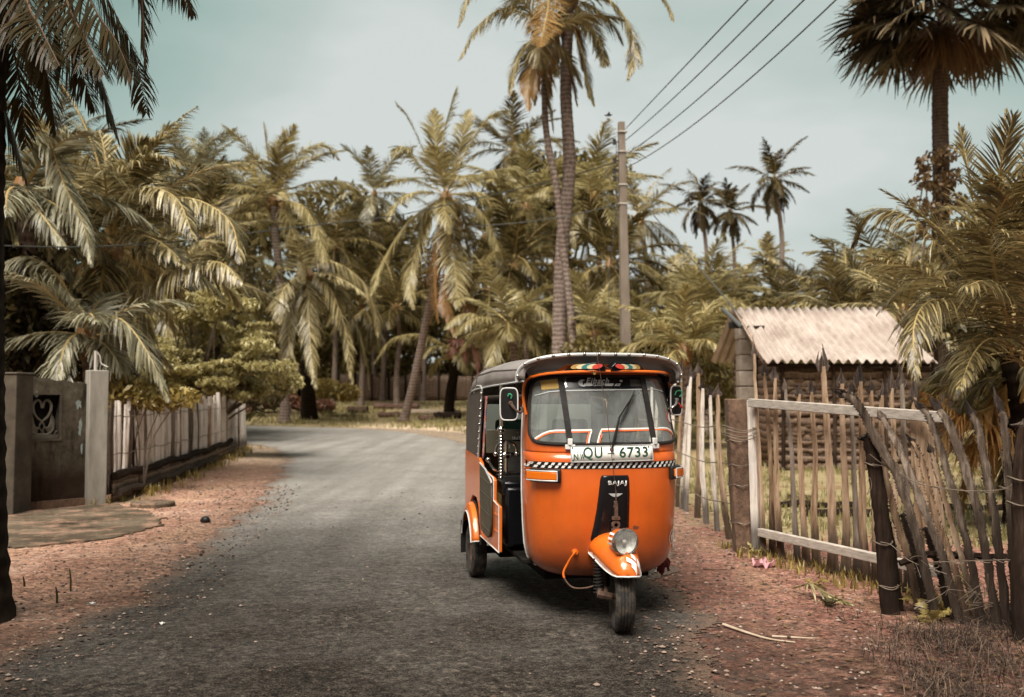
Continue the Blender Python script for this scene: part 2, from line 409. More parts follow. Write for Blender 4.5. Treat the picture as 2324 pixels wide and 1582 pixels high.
mat('stone_post', (.07, .04, .026), (.20, .12, .075), scale=9, rough=.95, bmp=.9, bscale=22, stretch=(1.5, 1.5, .8))
def wallmat():
    m, nt, ns, L = nodes('concrete_wall'); v = vecn(nt)
    n1 = noise(nt, v, 2.0, 9, .65); n2 = noise(nt, vecn(nt, 'Object', (5, 5, .8)), 2.2, 8, .7); n3 = noise(nt, v, 9, 8, .75)
    c = ramp(nt, mth(nt, 'ADD', mth(nt, 'MULTIPLY', n1, .6), mth(nt, 'MULTIPLY', n3, .4)), [(.34, (.035, .026, .017)), (.5, (.105, .088, .062)), (.66, (.20, .18, .14))])
    c = mixc(nt, ramp(nt, n2, [(.52, (0, 0, 0)), (.64, (1, 1, 1))]), c, (.032, .025, .017))
    tc = N(nt, 'ShaderNodeTexCoord'); sx = N(nt, 'ShaderNodeSeparateXYZ'); L.new(tc.outputs['Object'], sx.inputs[0])
    damp = mth(nt, 'SUBTRACT', 1.25, mth(nt, 'DIVIDE', mth(nt, 'ADD', sx.outputs['Z'], mth(nt, 'MULTIPLY', n1, -.5)), .38), clamp=True)
    c = mixc(nt, mth(nt, 'MULTIPLY', damp, .85), c, (.022, .010, .006))
    p = N(nt, 'ShaderNodeBsdfPrincipled'); L.new(c, p.inputs['Base Color']); p.inputs['Roughness'].default_value = .95; p.inputs['Specular IOR Level'].default_value = .1
    L.new(bump(nt, mth(nt, 'ADD', n3, n2), .6, .02), p.inputs['Normal']); out(nt, p.outputs[0]); MATS['concrete_wall'] = m
wallmat()
mat('wall_stain', (.30, .35, .33), (.20, .22, .20), scale=6, rough=.9)
mat('pillar_dark', (.035, .027, .018), (.11, .086, .058), scale=4, rough=.9, bmp=.3)
mat('pillar_light', (.20, .18, .145), (.36, .33, .28), scale=3, rough=.9, bmp=.3, stretch=(2, 2, .6))
mat('vent_stone', (.10, .085, .062), (.19, .165, .125), scale=8, rough=.9, bmp=.3)
def slabmat():
    m, nt, ns, L = nodes('concrete_slab'); v = vecn(nt)
    n1 = noise(nt, v, 1.6, 9, .7); n3 = noise(nt, v, 22, 8, .8)
    c = ramp(nt, mth(nt, 'ADD', mth(nt, 'MULTIPLY', n1, .6), mth(nt, 'MULTIPLY', n3, .4)), [(.36, (.035, .025, .016)), (.5, (.10, .076, .052)), (.64, (.20, .155, .11))])
    c = mixc(nt, mth(nt, 'MULTIPLY', ramp(nt, noise(nt, v, 2.7, 9, .75), [(.5, (0, 0, 0)), (.60, (1, 1, 1))]), .8), c, (.33, .20, .14))
    p = N(nt, 'ShaderNodeBsdfPrincipled'); L.new(c, p.inputs['Base Color']); p.inputs['Roughness'].default_value = .95; p.inputs['Specular IOR Level'].default_value = .08
    L.new(bump(nt, n3, .6, .015), p.inputs['Normal']); out(nt, p.outputs[0]); MATS['concrete_slab'] = m
slabmat()
mat('pole_concrete', (.15, .115, .085), (.26, .21, .165), scale=2, rough=.9, bmp=.2, bscale=25, stretch=(2, 2, .5))
mat('porcelain', (.05, .045, .04), rough=.4)
mat('block_wall', (.20, .16, .125), (.36, .30, .245), scale=6, rough=.9, bmp=.5, bscale=18)
def cadjanmat(name, a, b, c, rows=7.):
    m, nt, ns, L = nodes(name); v = vecn(nt)
    w = N(nt, 'ShaderNodeTexWave', wave_type='BANDS', bands_direction='Z', wave_profile='SAW'); w.inputs['Scale'].default_value = rows / 6.283 * 2
    w.inputs['Distortion'].default_value = 2.5; w.inputs['Detail'].default_value = 3; L.new(v, w.inputs['Vector'])
    mp = vecn(nt, 'Object', (26, 26, 9))
    n = noise(nt, mp, 1.5, 6, .7)
    f = mth(nt, 'ADD', mth(nt, 'MULTIPLY', w.outputs['Fac'], .42), mth(nt, 'MULTIPLY', n, .62))
    p = N(nt, 'ShaderNodeBsdfPrincipled'); p.inputs['Roughness'].default_value = .95; p.inputs['Specular IOR Level'].default_value = .1
    L.new(ramp(nt, f, [(.3, a), (.55, b), (.8, c)]), p.inputs['Base Color'])
    L.new(bump(nt, f, 1.0, .04), p.inputs['Normal']); out(nt, p.outputs[0]); MATS[name] = m
cadjanmat('cadjan', (.045, .028, .02), (.20, .135, .095), (.40, .29, .215))
cadjanmat('cadjan_pale', (.10, .07, .05), (.24, .17, .12), (.36, .27, .20), 12)
def roofmat():
    m, nt, ns, L = nodes('asbestos_roof'); v = vecn(nt)
    c = ramp(nt, noise(nt, v, 1.6, 7), [(.3, (.30, .235, .195)), (.7, (.50, .425, .37))])
    s = ramp(nt, noise(nt, vecn(nt, 'Object', (5, .7, 1)), 3, 8, .7), [(.5, (0, 0, 0)), (.7, (1, 1, 1))])
    c = mixc(nt, mth(nt, 'MULTIPLY', s, .55), c, (.16, .10, .07))
    p = N(nt, 'ShaderNodeBsdfPrincipled'); L.new(c, p.inputs['Base Color']); p.inputs['Roughness'].default_value = .8
    L.new(bump(nt, noise(nt, v, 30), .2, .01), p.inputs['Normal']); out(nt, p.outputs[0]); MATS['asbestos_roof'] = m
roofmat()
mat('stone', (.10, .06, .042), (.26, .17, .125), scale=14, rough=.95, bmp=.4, island=.5)
mat('pebble', (.04, .026, .02), (.15, .09, .065), (.36, .28, .22), scale=8, rough=.95, island=.85, lo=.2, hi=.9)
mat('log_brown', (.07, .035, .025), (.19, .11, .08), scale=6, rough=.9, bmp=.5)
mat('stick_pale', (.34, .25, .17), (.52, .42, .32), scale=12, rough=.9, bmp=.3)
mat('stick_dark', (.05, .03, .02), (.14, .09, .06), scale=12, rough=.9, bmp=.3)
mat('paper_white', (.62, .60, .55), rough=.8)
mat('bird_grey', (.04, .04, .04), rough=.8)
mat('stem', (.16, .12, .05), (.26, .2, .09), scale=9, rough=.8)
mat('dry_twig', (.012, .007, .004), (.035, .020, .012), (.16, .10, .065), scale=9, rough=.9, island=.7)

# ------------------------------------------------------------------ terrain and road
RL = [(-2.15, 1.5), (-2.55, 3.2), (-2.80, 4.6), (-2.74, 5.5), (-2.63, 6.4), (-2.66, 7.3), (-2.90, 8.8), (-3.03, 10.6), (-3.70, 15.3), (-4.40, 19.2), (-5.1, 22.5), (-6.4, 26.5), (-8.2, 29.2), (-11.5, 31.0), (-20, 33), (-40, 36)]
RR = [(1.02, 1.5), (1.04, 3.2), (1.06, 4.6), (1.12, 5.6), (1.18, 6.5), (1.22, 7.4), (1.35, 9.0), (1.55, 11.0), (1.2, 15.5), (.4, 20.5), (-.6, 25.5), (-2.4, 33), (-5.0, 39.5), (-9.5, 43.8), (-20, 48), (-40, 52)]
def road_pts(n=260):
    L_ = catmull([(x, y, 0) for x, y in RL], n); Rr = catmull([(x, y, 0) for x, y in RR], n); return L_, Rr
RDL, RDR = road_pts()
_mid = np.array([[(a.x + b.x) / 2, (a.y + b.y) / 2] for a, b in zip(RDL, RDR)])
_hw = np.array([(a - b).length / 2 for a, b in zip(RDL, RDR)])
def road_dist(X, Y):      # >0 outside the carriageway, metres (approximate)
    X = np.asarray(X, dtype=float).ravel(); Y = np.asarray(Y, dtype=float).ravel()
    o = np.empty(len(X))
    la = np.array([[p.x, p.y] for p in RDL]); ra = np.array([[p.x, p.y] for p in RDR])
    for s in range(0, len(X), 20000):
        x = X[s:s + 20000, None]; y = Y[s:s + 20000, None]
        dm = np.hypot(x - _mid[:, 0], y - _mid[:, 1]); i = dm.argmin(1)
        dl = np.hypot(x - la[:, 0], y - la[:, 1]).min(1); dr = np.hypot(x - ra[:, 0], y - ra[:, 1]).min(1)
        dd = np.minimum(dl, dr)
        o[s:s + 20000] = np.where(dm.min(1) < _hw[i], -dd, dd)
    return o
def gz(x, y):
    x = np.asarray(x, dtype=float); y = np.asarray(y, dtype=float)
    z = sstep(44, 62, y) * 1.05
    return z
def gzf(x, y): return float(gz(x, y)) + .0
def fbm(x, y, s=0):
    r = 0
    for k, (f, a) in enumerate(((.9, .5), (2.1, .28), (5.3, .14), (11., .08))):
        r = r + a * np.sin(f * x * 1.3 + 1.7 * k + s + 1.2 * np.sin(f * y * .9 + k)) * np.cos(f * y * 1.1 - 2.1 * k + s + np.sin(f * x * .7))
    return r
def ground_height(X, Y, D):
    return gz(X, Y) + sstep(.0, .9, D) * (.018 + .022 * fbm(X, Y)) * (np.abs(X) < 60) - .004
def build_ground():
    # polar-ish grid round the camera so that near cells are small
    ny, nx = 330, 330
    ys = np.concatenate([np.linspace(-30, 1.4, 16), 1.5 * (200) ** (np.linspace(0, 1, ny - 16))])
    us = np.tan(np.linspace(-1.30, 1.30, nx)); us = us / us.max()
    yy = np.repeat(ys[:, None], nx, 1); w = np.maximum(np.abs(ys), 8)[:, None] * 1.0 + 14
    w = np.where(ys[:, None] > 120, w * 1.6, w)
    xx = us[None, :] * w * 1.6
    X, Y = xx.ravel(), yy.ravel(); D = road_dist(X, Y)
    Z = ground_height(X, Y, D)
    V = np.stack([X, Y, Z], 1)
    i, j = np.meshgrid(np.arange(ny - 1), np.arange(nx - 1), indexing='ij')
    F = np.stack([i * nx + j, i * nx + j + 1, (i + 1) * nx + j + 1, (i + 1) * nx + j], -1).reshape(-1, 4)
    me = bpy.data.meshes.new('ground'); me.from_pydata(V.tolist(), [], F.tolist())
    far = sstep(29, 36, Y - .35 * X * 0) * (D > 0)
    right = sstep(1.9, 2.5, X) * sstep(8.8, 10.6, Y)
    back = ((X < -7.3) & (Y > 12)) * 1.0
    shl = sstep(.8, 2.0, D) * (X < 0) * sstep(9, 13, Y) * .15
    gr = np.clip(np.maximum.reduce([far * sstep(.3, 1.6, D), right * .85, back, shl]), 0, 1)
    red = sstep(.2, 1.2, X) * (1 - sstep(14, 22, Y)) + .12 * (X < 0)
    gr = gr * (1 - sstep(-9, -5, X) * sstep(-.5, 1.5, 47 - Y) * (X < 3) * (Y > 19) * 1.0)
    sand = sstep(-9.5, -6, X) * sstep(17, 24, Y) * (1 - sstep(45, 49, Y)) * (1 - sstep(0, 3, X))
    dark = (1 - sstep(4.8, 7.2, Y + .35 * np.abs(X + .8) * (X < 0) * 0 - .55 * (X < 0) * np.clip(-X - 3.0, 0, 3)))  # mask for the vignette painted on the near ground
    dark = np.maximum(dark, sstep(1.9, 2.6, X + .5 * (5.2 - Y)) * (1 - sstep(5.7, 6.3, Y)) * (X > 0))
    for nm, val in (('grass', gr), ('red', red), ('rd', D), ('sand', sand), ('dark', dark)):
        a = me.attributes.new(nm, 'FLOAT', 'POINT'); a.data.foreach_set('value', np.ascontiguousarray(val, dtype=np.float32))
    me.polygons.foreach_set('use_smooth', np.ones(len(F), dtype=bool))
    m, nt, ns, L = nodes('dirt'); v = vecn(nt)
    def at(n):
        a = N(nt, 'ShaderNodeAttribute'); a.attribute_name = n; return a.outputs['Fac']
    n1 = noise(nt, v, 1.3, 9, .65); n2 = noise(nt, v, 9, 9, .75); n3 = noise(nt, v, 45, 6, .8)
    nf = mth(nt, 'ADD', mth(nt, 'MULTIPLY', n1, .55), mth(nt, 'MULTIPLY', n2, .45))
    tan = ramp(nt, nf, [(.32, (.29, .145, .10)), (.5, (.47, .28, .20)), (.68, (.64, .46, .36))])
    redc = ramp(nt, nf, [(.32, (.20, .085, .062)), (.5, (.36, .18, .135)), (.7, (.52, .33, .26))])
    c = mixc(nt, at('red'), tan, redc)
    # bare sandy streaks
    st = ramp(nt, noise(nt, vecn(nt, 'Object', (1.6, .35, 1)), 1.2, 4), [(.5, (0, 0, 0)), (.62, (1, 1, 1))])
    c = mixc(nt, mth(nt, 'MULTIPLY', st, .35), c, (.46, .30, .18))
    c = mixc(nt, at('sand'), c, ramp(nt, nf, [(.35, (.42, .31, .21)), (.65, (.62, .50, .37))]))
    corner_shade = mth(nt, 'MULTIPLY', at('dark'), ramp(nt, noise(nt, v, 6, 9, .8), [(.36, (.25, .25, .25)), (.56, (1, 1, 1))]), clamp=True)
    c = mixc(nt, mth(nt, 'MULTIPLY', corner_shade, .85), c, (.045, .026, .018))  # near corners darkened as a painted vignette, over dark gravel at the left
    # dark debris specks
    sp = ramp(nt, n3, [(.56, (0, 0, 0)), (.66, (1, 1, 1))])
    c = mixc(nt, mth(nt, 'MULTIPLY', sp, mth(nt, 'MULTIPLY_ADD', at('red'), .4, .2)), c, (.045, .030, .02))
    mo = ramp(nt, noise(nt, v, 17, 9, .85), [(.53, (0, 0, 0)), (.60, (1, 1, 1))])
    c = mixc(nt, mth(nt, 'MULTIPLY', mo, mth(nt, 'MULTIPLY_ADD', at('red'), .5, .2)), c, (.055, .032, .022))
    sp2 = ramp(nt, noise(nt, v, 28, 8, .85), [(.62, (0, 0, 0)), (.70, (1, 1, 1))])
    c = mixc(nt, mth(nt, 'MULTIPLY', sp2, .4), c, (.42, .32, .25))
    vg = N(nt, 'ShaderNodeTexVoronoi'); vg.inputs['Scale'].default_value = 62; L.new(v, vg.inputs['Vector'])
    sg = N(nt, 'ShaderNodeSeparateColor'); L.new(vg.outputs['Color'], sg.inputs[0])
    vg2 = N(nt, 'ShaderNodeTexVoronoi'); vg2.inputs['Scale'].default_value = 24; L.new(v, vg2.inputs['Vector'])
    sg2 = N(nt, 'ShaderNodeSeparateColor'); L.new(vg2.outputs['Color'], sg2.inputs[0])
    gs = mth(nt, 'ADD', mth(nt, 'MULTIPLY', sg.outputs[0], .55), mth(nt, 'MULTIPLY', sg2.outputs[0], .45))
    c = mixc(nt, .75, c, ramp(nt, gs, [(.12, (.22, .20, .19)), (.45, (.85, .84, .82)), (.72, (1.25, 1.24, 1.22)), (.9, (2.1, 2.05, 2.0))]), 'MULTIPLY')
    gcol = ramp(nt, mth(nt, 'ADD', mth(nt, 'MULTIPLY', n2, .6), mth(nt, 'MULTIPLY', n1, .4)), [(.3, (.17, .12, .06)), (.48, (.30, .235, .12)), (.68, (.46, .38, .24))])
    gm = mth(nt, 'ADD', mth(nt, 'MULTIPLY', at('grass'), 1.5), mth(nt, 'MULTIPLY', mth(nt, 'SUBTRACT', n1, .52), 5.0), clamp=True)
    gm = mth(nt, 'MULTIPLY', gm, mth(nt, 'GREATER_THAN', at('grass'), .02))
    c = mixc(nt, gm, c, gcol)
    # tar-dark gravel beside the asphalt
    ed = mth(nt, 'SUBTRACT', 1.0, mth(nt, 'DIVIDE', at('rd'), .95), clamp=True)
    ed = mth(nt, 'MULTIPLY', ed, ramp(nt, n2, [(.38, (0, 0, 0)), (.58, (1, 1, 1))]), clamp=True)
    c = mixc(nt, mth(nt, 'MULTIPLY', ed, .85), c, ramp(nt, n3, [(.4, (.035, .028, .022)), (.7, (.14, .11, .09))]))
    p = N(nt, 'ShaderNodeBsdfPrincipled'); L.new(c, p.inputs['Base Color']); p.inputs['Roughness'].default_value = .98
    p.inputs['Specular IOR Level'].default_value = .05
    h = mth(nt, 'ADD', mth(nt, 'MULTIPLY', n2, .6), mth(nt, 'MULTIPLY', n3, .5))
    L.new(bump(nt, h, 1.0, .035), p.inputs['Normal']); out(nt, p.outputs[0])
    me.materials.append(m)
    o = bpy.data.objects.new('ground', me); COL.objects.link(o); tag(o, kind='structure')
def build_road():
    n = 520; w = 61
    Lp = catmull([(x, y, 0) for x, y in RL], n); Rp = catmull([(x, y, 0) for x, y in RR], n)
    rng = random.Random(5); V = []; E_ = []
    for i in range(n):
        y = Lp[i].y
        jl = .10 * math.sin(y * 2.3) * math.cos(y * .9 + 1) + .07 * math.sin(y * 6.1) + .05 * rng.uniform(-1, 1)
        jr = .08 * math.sin(y * 2.9 + 2) + .06 * math.sin(y * 7.3) + .05 * rng.uniform(-1, 1)
        d = (Rp[i] - Lp[i]); W = d.length; d = d / W
        a = Lp[i] - d * jl; b = Rp[i] + d * jr
        for k in range(w):
            t = k / (w - 1); p = a.lerp(b, t)
            e = min(t, 1 - t) * W
            z = .002 + float(gz(p.x, p.y)) + .006 * min(1, e / .5)
            V.append((p.x, p.y, z)); E_.append(e)
    F = [(i * w + k, i * w + k + 1, (i + 1) * w + k + 1, (i + 1) * w + k) for i in range(n - 1) for k in range(w - 1)]
    me = bpy.data.meshes.new('road'); me.from_pydata(V, [], F)
    a = me.attributes.new('edge', 'FLOAT', 'POINT'); a.data.foreach_set('value', np.array(E_, dtype=np.float32))
    me.polygons.foreach_set('use_smooth', np.ones(len(F), dtype=bool))
    m, nt, ns, L = nodes('asphalt'); v = vecn(nt)
    at = N(nt, 'ShaderNodeAttribute'); at.attribute_name = 'edge'
    n0 = noise(nt, v, .7, 4); n1 = noise(nt, v, 5, 8, .7); n2 = noise(nt, v, 34, 8, .8)
    vo = N(nt, 'ShaderNodeTexVoronoi'); vo.inputs['Scale'].default_value = 85; L.new(v, vo.inputs['Vector'])
    sy = N(nt, 'ShaderNodeSeparateXYZ'); L.new(v, sy.inputs[0])
    far_sheen = mth(nt, 'DIVIDE', mth(nt, 'SUBTRACT', sy.outputs['Y'], 4.9), 10.0, clamp=True)     # painted into the colour: vignette dark near, pale sky sheen further on
    far_sheen = mth(nt, 'ADD', far_sheen, mth(nt, 'MULTIPLY', mth(nt, 'SUBTRACT', n0, .5), .6), clamp=True)
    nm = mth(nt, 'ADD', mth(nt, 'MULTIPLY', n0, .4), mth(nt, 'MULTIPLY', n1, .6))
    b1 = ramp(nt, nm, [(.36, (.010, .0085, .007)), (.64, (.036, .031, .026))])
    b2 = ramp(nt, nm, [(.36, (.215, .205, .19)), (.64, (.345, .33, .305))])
    base = mixc(nt, far_sheen, b1, b2)
    trk = ramp(nt, noise(nt, vecn(nt, 'Object', (1.5, .09, 1)), 1.6, 3, .5), [(.38, (.66, .65, .64)), (.62, (1.25, 1.25, 1.25))])  # long streaks: wheel tracks and a sheen painted along the road
    base = mixc(nt, .8, base, trk, 'MULTIPLY')
    n4 = noise(nt, v, 15, 9, .85)
    sp = ramp(nt, mth(nt, 'ADD', mth(nt, 'MULTIPLY', n2, .7), mth(nt, 'MULTIPLY', vo.outputs['Distance'], .5)), [(.52, (0, 0, 0)), (.66, (1, 1, 1))])
    c = mixc(nt, mth(nt, 'MULTIPLY', sp, .55), base, mixc(nt, far_sheen, (.13, .105, .085), (.40, .36, .31)))
    pt = mth(nt, 'MULTIPLY', ramp(nt, n4, [(.52, (0, 0, 0)), (.58, (1, 1, 1))]), ramp(nt, noise(nt, v, 1.3, 4), [(.42, (.15, .15, .15)), (.60, (1, 1, 1))]))
    c = mixc(nt, mth(nt, 'MULTIPLY', pt, .55), c, mixc(nt, far_sheen, (.21, .175, .14), (.42, .385, .335)))
    dk = ramp(nt, n4, [(.38, (1, 1, 1)), (.47, (0, 0, 0))])
    c = mixc(nt, mth(nt, 'MULTIPLY', dk, .75), c, mixc(nt, far_sheen, (.008, .007, .006), (.09, .08, .07)))
    vg = N(nt, 'ShaderNodeTexVoronoi'); vg.inputs['Scale'].default_value = 62; L.new(v, vg.inputs['Vector'])
    sg = N(nt, 'ShaderNodeSeparateColor'); L.new(vg.outputs['Color'], sg.inputs[0])
    vg2 = N(nt, 'ShaderNodeTexVoronoi'); vg2.inputs['Scale'].default_value = 24; L.new(v, vg2.inputs['Vector'])
    sg2 = N(nt, 'ShaderNodeSeparateColor'); L.new(vg2.outputs['Color'], sg2.inputs[0])
    gs = mth(nt, 'ADD', mth(nt, 'MULTIPLY', sg.outputs[0], .55), mth(nt, 'MULTIPLY', sg2.outputs[0], .45))
    c = mixc(nt, mth(nt, 'MULTIPLY_ADD', far_sheen, -.45, .66), c, ramp(nt, gs, [(.12, (.22, .20, .19)), (.45, (.85, .84, .82)), (.72, (1.25, 1.24, 1.22)), (.9, (2.1, 2.05, 2.0))]), 'MULTIPLY')
    # dust and gravel creeping in from the sides
    e = mth(nt, 'SUBTRACT', 1.0, mth(nt, 'DIVIDE', at.outputs['Fac'], .50), clamp=True)
    em = mth(nt, 'MULTIPLY_ADD', mth(nt, 'SUBTRACT', noise(nt, v, 7, 9, .8), .5), 4.0, mth(nt, 'MULTIPLY_ADD', e, 2.2, -1.25), clamp=True)
    c = mixc(nt, mth(nt, 'MULTIPLY', em, .85), c, ramp(nt, n2, [(.35, (.10, .065, .045)), (.65, (.32, .20, .14))]))
    p = N(nt, 'ShaderNodeBsdfPrincipled'); L.new(c, p.inputs['Base Color'])
    L.new(mth(nt, 'SUBTRACT', .92, mth(nt, 'MULTIPLY', far_sheen, .3)), p.inputs['Roughness']); L.new(mth(nt, 'MULTIPLY_ADD', far_sheen, .3, .12), p.inputs['Specular IOR Level'])
    L.new(bump(nt, mth(nt, 'ADD', mth(nt, 'ADD', n2, n4), mth(nt, 'MULTIPLY', vo.outputs['Distance'], .8)), .9, .02), p.inputs['Normal']); out(nt, p.outputs[0])
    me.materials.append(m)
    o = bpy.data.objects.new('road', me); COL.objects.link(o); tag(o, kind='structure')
build_ground(); build_road()
# ------------------------------------------------------------------ three wheeler (local: front wheel on origin, nose towards -y)
def build_tuk():
    T = empty('auto_rickshaw', (.655, 6.0, .008), 'orange three-wheeled auto rickshaw with black canopy parked on the road', 'auto rickshaw', rz=R(10.5))
    sgn = lambda a: (a > 0) - (a < 0)
    def sx(a, e): return sgn(math.sin(a)) * abs(math.sin(a)) ** e
    def cx(a, e): return max(0, math.cos(a)) ** e
    HW = [(.28, .35), (.30, .385), (.33, .425), (.37, .452), (.45, .470), (.6, .482), (.8, .492), (1.05, .490), (1.12, .488), (1.3, .470), (1.45, .450), (1.52, .435), (1.60, .412)]
    YF = [(.28, .30), (.30, .27), (.33, .235), (.4, .20), (.5, .175), (.8, .155), (1.0, .165), (1.11, .18), (1.3, .24), (1.52, .32), (1.60, .35)]
    DP = [(.28, .26), (.33, .31), (.5, .35), (1.6, .33)]
    def S(t, z, off=0.0):
        def raw(t):
            tt = max(-1, min(1, t)); a = tt * math.pi / 2
            x = lerp(HW, z) * sx(a, .80); y = lerp(YF, z) + lerp(DP, z) * (1 - cx(a, .78))
            if abs(t) > 1: y += (abs(t) - 1) * .30
            return Vector((x, y, z))
        p = raw(t)
        if off:
            q = raw(t + .02) - raw(t - .02); n = Vector((q.y, -q.x, 0)).normalized()
            p = p + n * off
        return p
    def tx(x, z):   # t for a wanted local x
        k = min(.9999, abs(x) / lerp(HW, z)); return math.copysign(2 / math.pi * math.asin(k ** (1 / .80)), x)
    # --- front shell
    zl = [.285, .29, .30, .315, .335, .36, .40, .46, .54, .62, .70, .78, .86, .94, 1.0, 1.05]
    tl = [-1.25, -1.12] + [-1 + 2 * i / 44 for i in range(45)] + [1.12, 1.25]
    b = MB()
    vs = [S(t, z) for z in zl for t in tl]; nt_ = len(tl)
    b.add(vs, [(j * nt_ + i, j * nt_ + i + 1, (j + 1) * nt_ + i + 1, (j + 1) * nt_ + i) for j in range(len(zl) - 1) for i in range(nt_ - 1)])
    # underside return
    vs = []
    for k, (s_, dz) in enumerate(((1, 0), (.93, -.008), (.80, -.004), (.6, .02))):
        for t in tl:
            p = S(t, .285); vs.append((p.x * s_, .6 + (p.y - .6) * s_, .285 + dz))
    b.add(vs, [(j * nt_ + i, (j + 1) * nt_ + i, (j + 1) * nt_ + i + 1, j * nt_ + i + 1) for j in range(3) for i in range(nt_ - 1)])
    # windscreen frame ring
    WB, WT, WR = 1.105, 1.525, .9
    NN = 120
    inner = []; outer = []
    def rrect(th, hx, z0, z1, rx, rz, tapr=0):
        # superellipse rounded rectangle in (t,z)
        c, s_ = math.cos(th), math.sin(th)
        e = .34
        u = sgn(c) * abs(c) ** e; w = sgn(s_) * abs(s_) ** e
        return u * hx, (z0 + z1) / 2 + w * (z1 - z0) / 2
    for i in range(NN):
        th = 2 * math.pi * i / NN
        inner.append(rrect(th, .86, WB, WT, 0, 0))
        c, s_ = math.cos(th), math.sin(th); k = 1 / max(abs(c), abs(s_))
        outer.append((c * k * 1.25, (1.05 + 1.60) / 2 + s_ * k * (.275)))
    rings = 6; vs = []
    for r in range(rings):
        q = r / (rings - 1)
        for (a, c_) in zip(inner, outer):
            vs.append(S(a[0] + (c_[0] - a[0]) * q, a[1] + (c_[1] - a[1]) * q))
    fs = [(r * NN + i, r * NN + (i + 1) % NN, (r + 1) * NN + (i + 1) % NN, (r + 1) * NN + i) for r in range(rings - 1) for i in range(NN)]
    b.add(vs, fs)
    cowl = b.build('front_cowl', 'orange_cowl', T, solid=.012, offset=-1)
    # gasket
    g = MB(); g.tube([S(t, z, .004) for t, z in inner], .0115, 6, closed=True); g.build('window_seal', 'rubber', T)
    # glass
    gl = MB(); vs = []; K = 9
    for r in range(K):
        q = (1 - r / K)
        for t, z in inner: vs.append(S(t * q, (WB + WT) / 2 + (z - (WB + WT) / 2) * q, .001))
    vs.append(S(0, (WB + WT) / 2, .001)); ci = len(vs) - 1
    fs = [(r * NN + i, r * NN + (i + 1) % NN, (r + 1) * NN + (i + 1) % NN, (r + 1) * NN + i) for r in range(K - 1) for i in range(NN)]
    fs += [((K - 1) * NN + i, (K - 1) * NN + (i + 1) % NN, ci) for i in range(NN)]
    gl.add(vs, fs); wind = gl.build('windscreen', 'windscreen_glass', T)
    def strip(name, pts, w, m, parent, off=.004, th=0, up=True):
        """ribbon on S through (x,z) points, w wide in z"""
        q = MB(); n = len(pts); vs = []
        for i, (x, z) in enumerate(pts):
            a = pts[max(0, i - 1)]; c_ = pts[min(n - 1, i + 1)]; d = Vector((c_[0] - a[0], c_[1] - a[1])).normalized()
            nx, nz = -d.y * w / 2, d.x * w / 2
            for s_ in (-1, 1):
                zz = z + s_ * nz; xx = x + s_ * nx; vs.append(S(tx(max(-lerp(HW, zz) + .001, min(lerp(HW, zz) - .001, xx)), zz), zz, off))
        q.add(vs, [(2 * i, 2 * i + 1, 2 * i + 3, 2 * i + 2) for i in range(n - 1)])
        return q.build(name, m, parent, solid=th)
    def dens(pts, k=8):
        o = []
        for a, c_ in zip(pts, pts[1:]):
            o += [(a[0] + (c_[0] - a[0]) * i / k, a[1] + (c_[1] - a[1]) * i / k) for i in range(k)]
        return o + [pts[-1]]
    # black window bars
    for s_, (xb, xt) in ((-1, (-.262, -.283)), (1, (.275, .243))):
        q = MB(); vs = []
        for i in range(12):
            z = WB - .01 + (WT + .01 - WB) * i / 11; x = xb + (xt - xb) * i / 11; t = tx(x, z)
            for k, o_ in ((-1, .003), (-1, .016), (1, .016), (1, .003)):
                vs.append(S(tx(x + k * .0165, z), z, o_))
        q.add(vs, [(i * 4 + k, i * 4 + (k + 1) % 4, i * 4 + 4 + (k + 1) % 4, i * 4 + 4 + k) for i in range(11) for k in range(4)])
        q.build('window_bar', 'rubber', T)
        cl = MB(); c0 = S(tx(xb, 1.10), 1.10, .012); a_ = math.atan2(S(tx(xb + .02, 1.1), 1.1).y - S(tx(xb - .02, 1.1), 1.1).y, .04)
        M_ = Matrix.Rotation(a_, 3, 'Z')
        cl.box(c0 + Vector((0, 0, -.012)), (.062, .016, .030), M_); cl.box(c0 + Vector((0, -.001, .02)), (.030, .02, .04), M_)
        k = cl.build('bar_clamp', 'white_trim', T, bevel=.003)
        sc = MB(); sc.lathe([(0, .013), (.005, .013), (.005, 0)], 8, Matrix.Translation(c0 + Vector((0, 0, -.002))) @ Matrix.Rotation(a_, 4, 'Z') @ Matrix.Rotation(R(90), 4, 'X')); sc.build('screw', 'rust', k)
    # sun strip with lettering
    q = MB()
    q.grid(lambda u, v: S(tx(-.252 + .487 * u, 1.452 + .066 * v), 1.452 + .066 * v, .0035), 24, 4)
    sun = q.build('sun_strip', 'black_gloss', T)
    strip('trim_line', dens([(-.43, 1.405), (-.36, 1.428), (-.28, 1.436), (.24, 1.443), (.33, 1.445), (.42, 1.43)], 5), .006, 'decal_grey', T, .004)
    q = MB(); q.grid(lambda u, v: S(tx(-.395 + .115 * u, 1.44 + .06 * v + .012 * u), 1.44 + .06 * v + .012 * u, .0035), 8, 4); q.build('permit_sticker', 'old_paper', T)
    def onS(x0, z0, off=.006, sc=1, rot=0):
        def fn(x, y):
            z = z0 + y; return S(tx(x0 + x, z), z, off)
        return fn
    text_mesh('Eibach', .050, onS(-.062, 1.496), 'lettering', 'decal_grey', sun, bold=.0012, shear=.35, spacing=1.15)
    q = MB(); q.grid(lambda u, v: S(tx(-.155 + .19 * u + .012 * v, 1.465 + .016 * v), 1.465 + .016 * v, .0055), 12, 3); q.grid(lambda u, v: S(tx(.047 + .034 * u + .012 * v, 1.465 + .016 * v), 1.465 + .016 * v, .0055), 5, 3)
